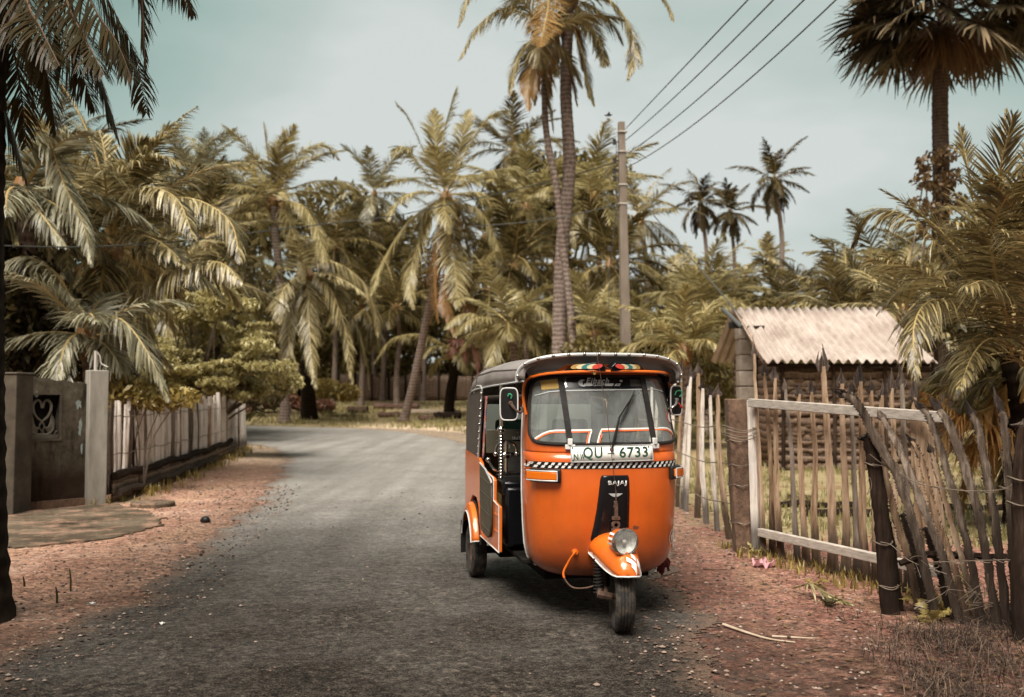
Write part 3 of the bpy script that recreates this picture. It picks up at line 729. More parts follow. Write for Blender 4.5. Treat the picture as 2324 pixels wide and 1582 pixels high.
    # crescent of the emblem
    def cres(u, v):
        a = R(85 + 190 * u); r_ = .020 + .009 * (v - .5) * math.sin(math.pi * u) * 2
        x = -.140 + r_ * 1.5 * math.cos(a); z = 1.483 + r_ * math.sin(a); return S(tx(x, z), z, .0055)
    q.grid(cres, 16, 3)
    q.build('emblem', 'decal_grey', sun)
    text_mesh('SPRINGS', .019, onS(-.055, 1.473, .0075), 'lettering', 'black_gloss', sun, bold=.0006, spacing=1.15)
    text_mesh('T-1', .015, onS(.070, 1.473, .0075), 'lettering', 'black_gloss', sun, bold=.0004)
    q = MB(); q.grid(lambda u, v: S(tx(.095 + .012 * math.cos(6.283 * u) * v * .9, 1.4965 + .0065 * math.sin(6.283 * u) * v), 1.4965 + .0065 * math.sin(6.283 * u) * v, .0058), 16, 3, closeu=True); q.build('emblem', 'decal_grey', sun)
    q = MB(); q.grid(lambda u, v: S(tx(.155 + .075 * u, 1.462 + .045 * v), 1.462 + .045 * v, .0052), 6, 3); q.build('faded_sticker', 'seat_fabric', sun)
    # white and red outline decals low on the glass
    for s_, pts in ((-1, [(-.462, 1.122), (-.44, 1.145), (-.41, 1.167), (-.375, 1.183), (-.34, 1.188), (-.125, 1.192), (-.14, 1.155), (-.152, 1.112)]),
                    (1, [(.462, 1.155), (.44, 1.178), (.40, 1.196), (.36, 1.20), (-.062, 1.196), (-.082, 1.155), (-.096, 1.112)])):
        a = dens(pts, 5); strip('outline_decal', a, .0095, 'decal_white', wind, .0035)
        c_ = (sum(p[0] for p in a) / len(a))
        inn = [(x + (.010 if s_ > 0 else -.012) * (1 if i > 20 else .2) * (1 if i > 22 else 0) , z - .0105 * (1 if i < 26 else .2)) for i, (x, z) in enumerate(a)]
        strip('outline_decal', inn, .008, 'decal_orange', wind, .0035)
    # round white sticker at the right
    q = MB(); q.grid(lambda u, v: S(tx(.447 + .030 * math.cos(6.283 * u) * v, 1.262 + .036 * math.sin(6.283 * u) * v), 1.262 + .036 * math.sin(6.283 * u) * v, .003), 24, 3, closeu=True); q.build('round_sticker', 'decal_red', wind)
    q = MB(); q.grid(lambda u, v: S(tx(.447 + .025 * math.cos(6.283 * u) * v, 1.262 + .031 * math.sin(6.283 * u) * v), 1.262 + .031 * math.sin(6.283 * u) * v, .0045), 24, 3, closeu=True); q.build('round_sticker', 'decal_white', wind)
    # wiper
    p0 = S(tx(-.012, 1.075), 1.075, .02); p1 = S(tx(.05, 1.27), 1.27, .03); p2 = S(tx(.17, 1.435), 1.435, .022); p3 = S(tx(.055, 1.225), 1.225, .016)
    q = MB(); q.tube([p0, p0.lerp(p1, .35) + Vector((0, -.01, 0)), p1, p0.lerp(p2, .93) + Vector((0, -.012, 0))], [.006, .011, .006, .004], 6)
    wp = q.build('wiper', 'black_plastic', T)
    q = MB(); q.tube([p3, p3.lerp(p2, .5) + Vector((0, -.004, 0)), p2], [.004, .007, .004], 4, flat=.5); q.build('wiper_blade', 'rubber', wp)
    q = MB(); q.lathe([(0, .045), (.007, .045), (.009, .025), (.018, .018), (.02, 0)], 14, Matrix.Translation(S(tx(-.012, 1.07), 1.07, -.002)) @ Matrix.Rotation(R(90), 4, 'X')); q.build('wiper_pivot', 'rust', wp)
    # number plate, slightly bowed sheet
    q = MB()
    def PL(x, z, off=0):
        u = x / .262; zz = 1.048 + z; return Vector((x - .004, S(0, zz).y - .018 + .026 * u * u - off, zz + .003 * u))
    q.grid(lambda u, v: PL(-.262 + .524 * u, -.048 + .096 * v), 24, 3)
    plate = q.build('number_plate', 'white_plate', T, solid=.003, offset=0)
    q = MB(); rim = [PL(x, z, .002) for x, z in [(-.262 + .524 * i / 20, -.048) for i in range(21)] + [(.262, 0)] + [(.262 - .524 * i / 20, .048) for i in range(21)] + [(-.262, 0)]]
    q.tube(rim, .0028, 5, closed=True); q.build('plate_rim', 'decal_grey', plate)
    text_mesh('QU', .094, lambda x, y: PL((x * .84) - .128, y * 1.0 + .004, .003), 'characters', 'plate_green', plate, bold=.0016, spacing=1.1)
    q = MB(); q.grid(lambda u, v: PL(-.036 + .040 * u, -.001 + .005 * v, .003), 3, 2); q.build('characters', 'plate_green', plate)
    text_mesh('6733', .090, lambda x, y: PL(x * 1.0 + .135, y * .98 + .002, .003), 'characters', 'plate_green', plate, bold=.0018, spacing=1.12)
    text_mesh('N', .052, lambda x, y: PL(x * .8 - .232, y - .019, .003), 'characters', 'plate_green', plate, bold=.001)
    text_mesh('W', .052, lambda x, y: PL(x * .5 - .192, y - .019, .003), 'characters', 'plate_green', plate, bold=.001)
    q = MB(); q.tube([PL(-.222 + .011 * math.cos(a * .52), .024 + .011 * math.sin(a * .52), .003) for a in range(12)], .0012, 4, closed=True); q.build('plate_emblem', 'decal_grey', plate)
    for x, z in ((-.25, .038), (-.25, -.038), (.235, .036), (.25, -.038), (0, -.036)):
        q = MB(); q.sphere(PL(x, z, .003), (.0055, .003, .0055), 8, 5); q.build('plate_screw', 'rust', plate)
    # chequered band: a black ribbon with slanted white blocks
    z0, z1 = .955, .995
    strip('chequered_band', [(-.49 + .98 * i / 60, .975) for i in range(61)], .040, 'black_gloss', T, .0025)
    q = MB(); xs = -.485; rowz = [(.9915, .9765), (.9735, .9585)]
    k = 0
    step = .0365; x = -.487
    while x < .470:
        for r_, (a, c_) in enumerate(rowz):
            xo = x + (0 if r_ == 0 else -.016) + .0
            vs = []
            for (dx, z) in ((.002 - .0, c_), (.019, c_), (.027, a), (.010, a)):
                xx = max(-.498, min(.498, xo + dx)); vs.append(S(tx(xx, z), z, .0045))
            q.add(vs, [(0, 1, 2, 3)])
        x += step
    q.build('chequer_blocks', 'decal_white', T)
    # turn signals (wrap round the corner)
    def sig(t0, t1, z0, z1, inr):
        n = 14
        q = MB()
        def box(off0, off1, m0, m1, za, zb, ta, tb, mi=0):
            vs = []
            for i in range(n):
                t = ta + (tb - ta) * i / (n - 1)
                for (z, o_) in ((za, off0), (za, off1), (zb, off1), (zb, off0)): vs.append(S(t, z, o_))
            fs = [(i * 4 + k, i * 4 + (k + 1) % 4, i * 4 + 4 + (k + 1) % 4, i * 4 + 4 + k) for i in range(n - 1) for k in range(4)] + [(0, 1, 2, 3), ((n - 1) * 4, (n - 1) * 4 + 3, (n - 1) * 4 + 2, (n - 1) * 4 + 1)]
            q.add(vs, fs, mi)
        box(0, .030, 0, 0, z0 - .012, z1 + .014, t0, t1)
        h = q.build('turn_signal', 'black_plastic', T, bevel=.006)
        q = MB()
        ta, tb = (t0 + (t1 - t0) * .0, t0 + (t1 - t0) * .93)
        box(.02, .052, 0, 0, z0 + .004, z1 - .002, ta, tb); q.build('amber_lens', 'amber_lens', h, bevel=.006)
        q = MB()
        loop = [S(ta + (tb - ta) * i / 12, z1 + .002, .047) for i in range(13)] + [S(tb, (z0 + z1) / 2, .044)] + [S(tb - (tb - ta) * i / 12, z0, .047) for i in range(13)]
        q.tube(loop, .0052, 6); q.build('lens_trim', 'silver_trim', h)
        q = MB(); q.tube([S((ta + tb) / 2 + (.03 if t0 < 0 else -.03), z, .0535) for z in (z0 + .006, z1 - .004)], .002, 4); q.build('lens_rib', 'amber_lens', h)
    sig(tx(-.468, .9), tx(-.318, .9), .882, .938, 1)
    sig(1.02, tx(.385, .9), .888, .943, -1)
    # black centre panel, trapezoid following the shell, with the horn bracket
    TL = [(.915, -.075, .090), (.90, -.084, .096), (.88, -.088, .098), (.80, -.098, .098), (.70, -.110, .097), (.60, -.128, .096), (.53, -.143, .094), (.515, -.140, .090)]
    def cp(off):
        vs = []
        for z, xl, xr in TL:
            for i in range(9): x = xl + (xr - xl) * i / 8; vs.append(S(tx(x, z), z, off * (1 if 0 < i < 8 else .3)))
        return vs
    q = MB(); q.add(cp(.016), [(j * 9 + i, j * 9 + i + 1, j * 9 + 10 + i, j * 9 + 9 + i) for j in range(len(TL) - 1) for i in range(8)])
    pan = q.build('centre_panel', 'black_gloss', T, solid=.012, offset=-1)
    text_mesh('BAJAJ', .034, lambda x, y: S(tx(x * 1.35 + .018, .868 + y), .868 + y, .019), 'lettering', 'silver_trim', pan, bold=.0012, spacing=1.12, thick=.003)
    q = MB(); q.grid(lambda u, v: S(tx(-.04 + .09 * u, .805 - .022 * v * math.sin(math.pi * u)), .805 - .022 * v * math.sin(math.pi * u), .019), 12, 4); q.build('badge', 'decal_grey', pan)
    q = MB(); yb = S(0, .66).y
    q.box((.006, yb - .03, .70), (.02, .03, .09)); q.box((.004, yb - .034, .655), (.05, .02, .02)); q.lathe([(.012, 0), (.026, 0), (.03, .012), (.026, .02), (.012, .02)], 14, Matrix.Translation((.004, yb - .02, .615)) @ Matrix.Rotation(R(90), 4, 'X'))
    q.box((.004, yb - .034, .582), (.055, .02, .022)); q.tube([(.004, yb - .03, .76), (.004, yb - .03, .74)], .012, 8); q.tube([(.004, yb - .03, .735), (.004, yb - .03, .715)], .015, 8)
    q.build('horn_bracket', 'rust', pan, bevel=.002)
    # antenna
    q = MB(); a0 = Vector((.006, yb - .03, .765)); a1 = P(1340, 700, 5.95); Mw = Matrix.Rotation(R(-10.5), 3, 'Z'); a1l = Mw @ (a1 - Vector((.66, 6.0, .02)))
    q.tube([a0, a0 + Vector((0, 0, .06))], .005, 6); q.tube([a0 + Vector((0, 0, .05)), a0.lerp(a1l, .45) + Vector((.012, -.02, 0)), a1l], [.0022, .0017, .0012], 5)
    q.build('antenna', 'chrome', T)
    # --- steered group: wheel, fork, mudguard, headlamp
    ST = R(-9); Ms = Matrix.Rotation(ST, 4, 'Z')
    q = MB(); Rw = .205; w_ = .052
    prof = []
    tread = [(-.046, .190), (-.040, .199), (-.031, .2035), (-.0285, .2035), (-.0265, .198), (-.0235, .198), (-.0215, .2045), (-.0125, .205), (-.0105, .199), (-.0075, .199), (-.0055, .2055), (.0055, .2055), (.0075, .199), (.0105, .199), (.0125, .205), (.0215, .2045), (.0235, .198), (.0265, .198), (.0285, .2035), (.031, .2035), (.040, .199), (.046, .190)]
    prof = [(.110, -.034), (.120, -.040), (.150, -.050), (.175, -.052)] + [(r, h) for h, r in tread] + [(.175, .052), (.150, .050), (.120, .040), (.110, .034)]
    prof = [(r_, h * 1.12) for r_, h in prof]
    def axle(y, z, x=0, rot=None): return (rot or Matrix.Identity(4)) @ Matrix.Translation((x, y, z)) @ Matrix.Rotation(R(90), 4, 'Y')
    q.lathe(prof, 56, axle(0, .207, 0, Ms)); tyre = None
    wheel = q.build('front_wheel', 'tyre_dusty', T)
    q = MB(); q.lathe([(.0, -.03), (.03, -.035), (.035, -.012), (.095, -.01), (.105, -.036), (.114, -.036), (.112, .036), (.105, .036), (.095, .0), (.035, .0), (.03, .035), (0, .035)], 32, axle(0, .207, 0, Ms)); q.build('rim', 'rust', wheel)
    def Tr(x, y, z): return Ms @ Vector((x, y, z))
    q = MB(); q.tube([Tr(0, .02, .207), Tr(-.09, .02, .207), Tr(-.10, .10, .26), Tr(-.08, .14, .40), Tr(0, .14, .50)], [.018, .02, .022, .024, .03], 8)
    q.tube([Tr(-.06, 0, .207), Tr(-.135, 0, .22), Tr(-.13, .03, .24)], [.022, .026, .02], 8)
    q.build('fork', 'rust', T)
    q = MB(); q.tube([Tr(-.135 + .028 * math.cos(k * .7), .045 + .028 * math.sin(k * .7), .215 + k * .0022) for k in range(96)], .0048, 5); q.tube([Tr(-.135, .045, .19), Tr(-.135, .045, .44)], .012, 8)
    q.build('spring', 'rubber', T)
    # mudguard: hull with a sloped top
    MG = [  # (y, halfwidth_left, halfwidth_right, z_bottom, z_top)
        (-.235, .030, .050, .366, .40), (-.215, .055, .072, .362, .435), (-.17, .078, .088, .364, .475), (-.10, .105, .096, .376, .52), (-.02, .135, .098, .400, .55), (.07, .165, .10, .430, .57), (.15, .18, .10, .440, .57), (.21, .175, .10, .445, .56)]
    q = MB(); K = 15
    def mg(u, v):
        s_ = v * (len(MG) - 1); i = min(int(s_), len(MG) - 2); f = s_ - i; a, c_ = MG[i], MG[i + 1]
        y, hl, hr, zb, zt = [a[k] + (c_[k] - a[k]) * f for k in range(5)]
        th = math.pi * u; c0 = -math.cos(th); h = (hl if c0 < 0 else hr)
        x = h * sgn(c0) * abs(c0) ** .8; z = zb + (zt - zb) * math.sin(th) ** .75
        return Tr(x, y, z)
    q.grid(mg, K, 22)
    # front closing cap
    q.grid(lambda u, v: Tr((mg(u, 0) and 0) or 0, 0, 0) if False else (lambda a: a.lerp(Tr(0, -.238, .372), v))(mg(u, 0)), K, 3)
    guard = q.build('front_mudguard', 'orange_paint', T, solid=.005, offset=-1)
    q = MB(); q.tube([mg(0, 1 - i / 20) for i in range(21)] + [Tr(0, -.243, .366)] + [mg(1, i / 20) for i in range(21)], .0052, 6); q.build('mudguard_trim', 'white_trim', guard)
    for (x0, x1, y0, y1) in ((.026, .056, -.225, -.19), (.0, .03, -.205, -.18), (.062, .088, -.205, -.165), (.03, .055, -.180, -.155)):
        q = MB()
        def ongd(x, y):
            # find u for x at y
            v = np.interp(y, [m[0] for m in MG], np.linspace(0, 1, len(MG))); lo, hi = .5, 1.0
            for _ in range(24):
                mid = (lo + hi) / 2; 
                if (Ms.inverted() @ mg(mid, v)).x < x: lo = mid
                else: hi = mid
            p = mg(lo, v); return p + Vector((0, -.006, .006))
        q.grid(lambda u, v: ongd(x0 + (x1 - x0) * u, y0 + (y1 - y0) * v + (.02 if False else (u * -.012))), 5, 5); q.build('mudguard_decal', 'decal_white', guard)
    # headlamp
    HM = Ms @ Matrix.Translation((.000, -.150, .552)) @ Matrix.Rotation(R(20), 4, 'Z') @ Matrix.Rotation(R(90 + 2), 4, 'X') @ Matrix.Scale(.93, 4)
    q = MB(); q.lathe([(.0, -.14), (.045, -.13), (.07, -.09), (.080, -.03), (.082, .0)], 36, HM); hl = q.build('headlight', 'orange_paint', T)
    q = MB(); q.lathe([(.078, -.012), (.088, -.008), (.090, .006), (.085, .018), (.076, .021), (.073, .014)], 40, HM); q.build('headlight_ring', 'chrome', hl)
    q = MB(); q.lathe([(.0, -.045), (.02, -.043), (.05, -.02), (.074, .008)], 32, HM); q.build('reflector', 'reflector', hl)
    q = MB(); q.sphere(HM @ Vector((0, 0, -.01)), .014, 10, 7); q.build('bulb', 'white_trim', hl)
    q = MB(); q.lathe([(.074, .013), (.06, .021), (.035, .026), (.0, .028)], 32, HM); q.build('lens', 'lens_glass', hl)
    q = MB()
    for k in range(-5, 6):
        x = k * .0115; h = math.sqrt(.069 ** 2 - x * x)
        q.tube([HM @ Vector((x, -h + 2 * h * i / 8, .0135 + .0155 * (1 - (x * x + (-h + 2 * h * i / 8) ** 2) / .0055))) for i in range(9)], .0011, 3)
    q.build('lens_ribs', 'lens_glass', hl)
    for k in range(4):
        q = MB(); a0 = R(140 + k * 22)
        q.grid(lambda u, v: HM @ Vector((.0835 * math.cos(a0 + u * .19), .0835 * math.sin(a0 + u * .19), -.075 + .065 * v)) * 1 , 5, 3); q.build('hood_stripe', 'decal_white', hl)
    # hose
    q = MB(); hp = catmull([S(tx(-.235, .445), .445, -.005), S(tx(-.235, .44), .445, .035), S(tx(-.265, .38), .38, .045), Vector((-.31, .20, .31)), Vector((-.27, .16, .245)), Vector((-.20, .10, .245)), Vector((-.12, .06, .275))], 40)
    q.tube(hp[:22], .0075, 8, 0); q.tube(hp[21:], .0052, 8, 1); q.lathe([(.0, .022), (.018, .02), (.020, .0)], 14, Matrix.Translation(hp[0]) @ Matrix.Rotation(R(90), 4, 'X'), 0)
    q.build('cable_hose', ['orange_paint', 'rust'], T)
    # star decal
    q = MB(); zc, xc = .505, .452
    def stp(r_, a): z = zc + r_ * math.sin(a); return S(.68 + r_ * math.cos(a) * 1.7, z, .004)
    q.grid(lambda u, v: stp(.041 + .008 * v, 6.283 * u), 30, 2, closeu=True)
    pts = [stp(.036 if k % 2 == 0 else .015, R(90 + 36 * k)) for k in range(10)] + [stp(0, 0)]
    q.add(pts, [(k, (k + 1) % 10, 10) for k in range(10)]); q.build('star_decal', 'decal_white', T)
    # peak over the windscreen
    zs = [(-.93, 1.28, .010), (-.93, 1.36, .03), (-.90, 1.44, .045), (-.80, 1.505, .060), (-.6, 1.54, .075), (-.3, 1.557, .085), (0, 1.562, .09), (.3, 1.562, .085), (.6, 1.557, .078), (.8, 1.54, .07), (.90, 1.50, .066), (.96, 1.42, .055), (.97, 1.33, .012)]
    ip = catmull([Vector((a, c_, d)) for a, c_, d in zs], 60)
    inn = [S(p.x, p.y, .004) for p in ip]
    outc = [S(p.x, p.y, p.z) + Vector((0, 0, -.006 if abs(p.x) < .7 else 0)) for p in ip]
    q = MB(); q.add([v for pr in zip(inn, outc) for v in pr], [(2 * i, 2 * i + 1, 2 * i + 3, 2 * i + 2) for i in range(59)])
    pk = q.build('sun_peak', 'black_plastic', T, solid=.005, offset=0)
    q = MB(); q.tube(outc, .0095, 8); q.build('peak_rim', 'orange_paint', pk)
    q = MB(); c0 = S(-1.0, 1.49, .02); q.box(c0 + Vector((.01, -.01, 0)), (.06, .008, .022), Matrix.Rotation(R(35), 3, 'Y')); q.build('peak_bracket', 'silver_trim', pk)
    q = MB(); q.tube([outc[28] + Vector((0, -.008, -.012)), outc[28] + Vector((0, .01, -.012))], .009, 10); q.build('peak_bolt', 'old_paper', pk)
    # pods above the screen
    for x0, x1, fl in ((-.262, -.03, 1), (.005, .262, -1)):
        q = MB(); y0 = .215
        def pod(p, h): return Vector((p[0], y0 + h + .10 * (abs(p[0]) / .26) ** 2, p[1]))
        w = x1 - x0
        if fl > 0: pf = [(x0, 1.558), (x0 + .035, 1.592), (x0 + .16, 1.610), (x1 - .03, 1.610), (x1, 1.585), (x1, 1.558)]
        else: pf = [(x0, 1.558), (x0, 1.585), (x0 + .03, 1.611), (x1 - .09, 1.612), (x1 - .04, 1.592), (x1, 1.560)]
        q.prism(pf, pod, 0, .14); pd = q.build('deflector_pod', 'black_gloss', T, bevel=.006)
        cols = ['decal_red', 'decal_cream', 'decal_teal', 'decal_cream', 'old_paper']
        for k, cn in enumerate(cols):
            q = MB(); cxx = (x1 - .055 - k * .030) if fl > 0 else (x0 + .055 + k * .030)
            q.grid(lambda u, v: pod((cxx + (.030 * math.cos(6.283 * u) + fl * .012 * math.sin(6.283 * u)) * v, 1.586 + .0155 * math.sin(6.283 * u) * v), -.003 - .0012 * (5 - k)), 20, 3, closeu=True); q.build('pod_stripe', cn, pd)
    # --- canopy
    def can(u, v):
        y, hw, zb, zt, e = [float(np.interp(v, [0, .12, .45, .72, .84, .92, 1], c_)) for c_ in ([.42, .62, 1.20, 1.80, 2.05, 2.22, 2.34], [.515, .555, .59, .61, .61, .60, .585], [1.50, 1.49, 1.475, 1.455, 1.44, 1.42, 1.36], [1.64, 1.655, 1.67, 1.645, 1.60, 1.54, 1.42], [.55, .55, .5, .5, .55, .7, .8])]
        a = (u - .5) * math.pi
        return Vector((hw * sx(a, .62), y, zb + (zt - zb) * cx(a, e)))
    q = MB(); q.grid(can, 41, 26)
    canopy = q.build('canopy', 'vinyl_roof', T, solid=.012, offset=-1)
    for u in (0, 1):   # hanging hem with piping
        q = MB(); q.tube([can(u, v / 30) + Vector((0, 0, -.004)) for v in range(31)], .007, 6); q.build('canopy_piping', 'decal_grey', canopy)
    for v in (.72,):
        q = MB(); q.tube([can(u / 40, v) + Vector((0, 0, .002)) for u in range(41)], .006, 5); q.build('canopy_seam', 'vinyl_side', canopy)
    q = MB(); q.tube([can(.09, .06 + v * .78 / 20) + Vector((-.003, 0, .003)) for v in range(21)], .004, 5); q.build('canopy_seam', 'vinyl_roof', canopy)
    # front fascia of the canopy
    def rim(u):
        a = (u - .5) * math.pi; return Vector((.548 * sx(a, .60), .30 + .16 * abs(sx(a, .6)) ** 4, 1.495 + .168 * cx(a, .62)))
    def innr(u):
        a = (u - .5) * math.pi; return Vector((.490 * sx(a, .62), .385 + .16 * abs(sx(a, .6)) ** 4, 1.485 + .082 * cx(a, .55)))
    def fas(u, v):
        a, c_ = rim(u), innr(u); p = a.lerp(c_, v); return p + Vector((0, .022 * math.sin(math.pi * v), .012 * math.sin(math.pi * v)))
    q = MB(); q.grid(fas, 49, 7); fa = q.build('canopy_fascia', 'vinyl_front', T, solid=.006, offset=0)
    q = MB(); q.grid(lambda u, v: rim(u).lerp(can(u, .0), v) + Vector((0, 0, .012 * math.sin(math.pi * v))), 49, 5); q.build('canopy_brow', 'vinyl_roof', T, solid=.006, offset=0)
    q = MB(); q.tube([rim(i / 60) + Vector((0, .002, 0)) for i in range(61)], .0125, 8); tr = q.build('fascia_trim', 'silver_trim', fa)
    q = MB(); q.tube([innr(i / 60) + Vector((0, -.006, 0)) for i in range(61)], .004, 5); q.build('fascia_piping', 'decal_grey', fa)
    L_ = [rim(i / 300) for i in range(301)]; acc = 0; nxt = .03
    for a, c_ in zip(L_, L_[1:]):
        acc += (c_ - a).length
        if acc > nxt:
            nxt += .098; q = MB(); q.sphere(c_ + Vector((0, -.015, .002)), .0115, 10, 6); q.build('stud', 'chrome', fa)
    # orange header above the screen, between shell top and the canopy
    q = MB(); q.grid(lambda u, v: (lambda t: S(t, 1.598, .004).lerp(Vector((.50 * sx(t * math.pi / 2, .7), .50, 1.60)), v))(-1.2 + 2.4 * u), 31, 4); q.build('roof_header', 'orange_paint', T, solid=.01)
    # --- body tub
    XB = .605
    q = MB(); q.box((0, 1.25, .335), (.98, 1.35, .03)); q.box((0, 1.0, .29), (.16, 1.7, .10)); q.box((0, 2.02, .36), (1.16, .85, .05)); q.box((0, 1.0, .26), (.7, .9, .08))
    q.box((0, 1.93, .24), (.85, .22, .16)); q.tube([(-.56, 1.93, .207), (.56, 1.93, .207)], .03, 10)
    q.build('floor_pan', 'dark_interior', T, bevel=.006)
    for sd in (-1, 1):
        def sxp(p, h): return Vector((sd * h, p[0], p[1]))
        # orange side panel, door cut-out in front
        poly = [(.80, .36), (1.64, .36), (1.68, .46), (1.72, .56), (1.82, .62), (2.04, .62), (2.16, .56), (2.22, .44), (2.42, .44), (2.46, .50), (2.46, .96), (2.10, .95), (1.72, .935), (1.585, .90), (1.56, .865), (1.04, .835), (1.01, .82), (1.01, .68), (.80, .665)]
        q = MB(); q.prism(poly, sxp, XB - .022, XB); sp_ = q.build('side_panel', 'orange_paint', T, bevel=.006)
        q = MB(); q.tube([sxp(p, XB + .002) for p in ((1.585, .90), (1.56, .868), (1.04, .838), (1.01, .82), (1.01, .682), (.80, .667), (.80, .36), (1.64, .36), (1.68, .46))], .004, 6); q.build('panel_piping', 'white_trim', sp_)
        for zz in (.60, .49):
            q = MB(); q.tube([sxp((.81, zz), XB + .0), sxp((.985, zz), XB + .0)], .006, 5); q.build('pressed_rib', 'orange_paint', sp_)
        # padded dark lower quarter
        op = [(1.045, .80), (1.045, .52), (1.07, .455), (1.12, .42), (1.20, .405), (1.40, .405), (1.49, .42), (1.535, .47), (1.55, .60), (1.56, .90), (1.53, .90)]
        q = MB(); q.prism(op, sxp, XB + .001, XB + .018); ol = q.build('quarter_pad', 'olive_panel', T, bevel=.01)
        q = MB()
        for zz in (.80, .70, .58, .47): q.tube([sxp((1.09, zz - .012), XB + .019), sxp((1.50, zz + .012), XB + .019)], [.003, .003], 5)
        q.build('pad_rib', 'olive_panel', ol)
        q = MB(); q.tube([sxp(p, XB + .014) for p in ((1.56, .905), (1.30, .875), (1.05, .815), (1.03, .80))], .007, 6); q.build('pad_trim', 'silver_trim', ol)
        # rear curtain
        cu = [(1.72, .93), (2.12, .945), (2.42, .955), (2.40, 1.30), (2.30, 1.42), (1.90, 1.47), (1.62, 1.475), (1.53, 1.45)]
        q = MB(); q.prism(cu, sxp, XB - .012, XB); cr = q.build('side_curtain', 'vinyl_side', T, bevel=.003)
        q = MB(); e0 = [sxp(p, XB + .003) for p in ((1.72, .93), (1.68, 1.05), (1.60, 1.25), (1.53, 1.45), (1.60, 1.475), (1.80, 1.478), (1.88, 1.455), (1.93, 1.42))]; q.tube(e0, .006, 6); q.build('curtain_piping', 'silver_trim', cr)
        for k in range(9):
            f_ = k / 8; p = Vector(sxp((1.72 - .19 * f_, .96 + .46 * f_), XB + .008)); q = MB(); q.sphere(p, .010, 8, 5); q.build('curtain_stud', 'chrome', cr)
        q = MB(); q.grid(lambda u, v: sxp((1.50 - .07 * u + .17 * (1 - v), .93 + .47 * v), XB - .02), 6, 20); q.build('patterned_strip', 'patterned_cloth', T, solid=.006)
        # grab rail, rope-chrome lower half
        q = MB(); bx_, by_ = sd * (XB - .03), .90
        q.tube([(bx_, by_, 1.16), (bx_, by_, 1.48)], .013, 10)
        gb = q.build('grab_rail', 'chrome', T)
        q = MB()
        nn = 90; q.tube([(bx_, by_, .845 + .32 * i / nn) for i in range(nn + 1)], [.0155 + .0035 * math.sin(i * 1.05) for i in range(nn + 1)], 10); q.build('twisted_sleeve', 'chrome', gb)
        q = MB(); q.sphere((bx_, by_, 1.175), (.030, .030, .020), 14, 9); q.sphere((bx_ + sd * .0, by_, 1.15), (.02, .02, .01), 12, 6); q.build('rail_knob', 'chrome', gb)
        # door-side post from the cowl to the roof + white piping of the cowl edge
        q = MB(); q.tube([S(sd * 1.25, z) + Vector((sd * .004, .004, 0)) for z in [.30 + 1.25 * i / 40 for i in range(41)]], .0055, 6); q.build('cowl_piping', 'white_trim', T)
        q = MB(); q.box((sd * .47, .66, 1.52), (.03, .30, .05)); q.build('roof_bracket', 'dark_interior', T)
        # rear mudguard: arch band and outer flange
        yc, zc, r0 = 1.95, .235, .33
        q = MB()
        A = [R(-8 + 196 * i / 26) for i in range(27)]
        secs = [(.0, r0 + .01), (.025, r0 + .014), (.05, r0 + .003), (.062, r0 - .025), (.066, r0 - .06)]
        q.grid(lambda u, v: (lambda a, s_: Vector((sd * (XB - .004 + s_[0]), yc - s_[1] * math.cos(a), zc + s_[1] * math.sin(a))))(R(14 + 152 * u), secs[int(round(v * 4))]), 27, 5)
        rg = q.build('rear_mudguard', 'orange_paint', T, solid=.005, offset=-1)
        q = MB(); q.tube([Vector((sd * (XB + .062), yc - (r0 - .06) * math.cos(R(14 + 152 * i / 26)), zc + (r0 - .06) * math.sin(R(14 + 152 * i / 26)))) for i in range(27)], .005, 6)
        q.tube([Vector((sd * (XB - .004 + s_[0]), yc - s_[1] * math.cos(R(14)), zc + s_[1] * math.sin(R(14)))) for s_ in secs], .005, 6); q.build('mudguard_trim', 'white_trim', rg)
        q = MB(); q.tube([Vector((sd * (XB + .002), yc - (r0 + .018) * math.cos(R(10 + 160 * i / 26)), zc + (r0 + .018) * math.sin(R(10 + 160 * i / 26)))) for i in range(27)], .008, 6); q.build('mudguard_seal', 'rubber', rg)
        # rear wheel
        q = MB(); q.lathe(prof, 44, axle(1.95, .207, sd * .588)); rw = q.build('rear_wheel', 'tyre_dusty', T)
        q = MB(); q.lathe([(.0, -.03), (.03, -.035), (.035, .0), (.095, .0), (.105, -.036), (.114, -.036), (.112, .036), (.105, .036), (.095, .01), (.035, .02), (.03, .035), (0, .035)], 28, axle(1.95, .207, sd * .588)); q.build('rim', 'rust', rw)
        q = MB(); q.box((sd * .61, 2.25, .27), (.12, .012, .26)); q.build('mud_flap', 'rubber', T, bevel=.003)
        # mirrors
        mc = Vector((-.600, .46, 1.350)) if sd < 0 else Vector((.528, .50, 1.372)); hw_, hh = (.056, .102) if sd < 0 else (.046, .096)
        M_ = Matrix.Rotation(R(-12 if sd < 0 else 18), 3, 'Z')
        rr = []
        for i in range(40):
            a = 6.283 * i / 40; c_, s_ = math.cos(a), math.sin(a); rr.append((hw_ * sgn(c_) * abs(c_) ** .45, hh * sgn(s_) * abs(s_) ** .38))
        q = MB(); vs = [mc + M_ @ Vector((x, 0, z)) for x, z in rr] + [mc + M_ @ Vector((x * .97, .03, z * .97)) for x, z in rr] + [mc + M_ @ Vector((x * .9, -.008, z * .92)) for x, z in rr]
        q.add(vs, [tuple(range(80, 120)), tuple(range(40, 80))[::-1]] + [(i, (i + 1) % 40, (i + 1) % 40 + 40, i + 40) for i in range(40)] + [(i, (i + 1) % 40, (i + 1) % 40 + 80, i + 80) for i in range(40)])
        mr = q.build('wing_mirror', 'black_plastic', T)
        q = MB(); q.tube([mc + M_ @ Vector((x, -.004, z)) for x, z in rr], .0045, 6, closed=True); q.build('mirror_trim', 'white_trim', mr)
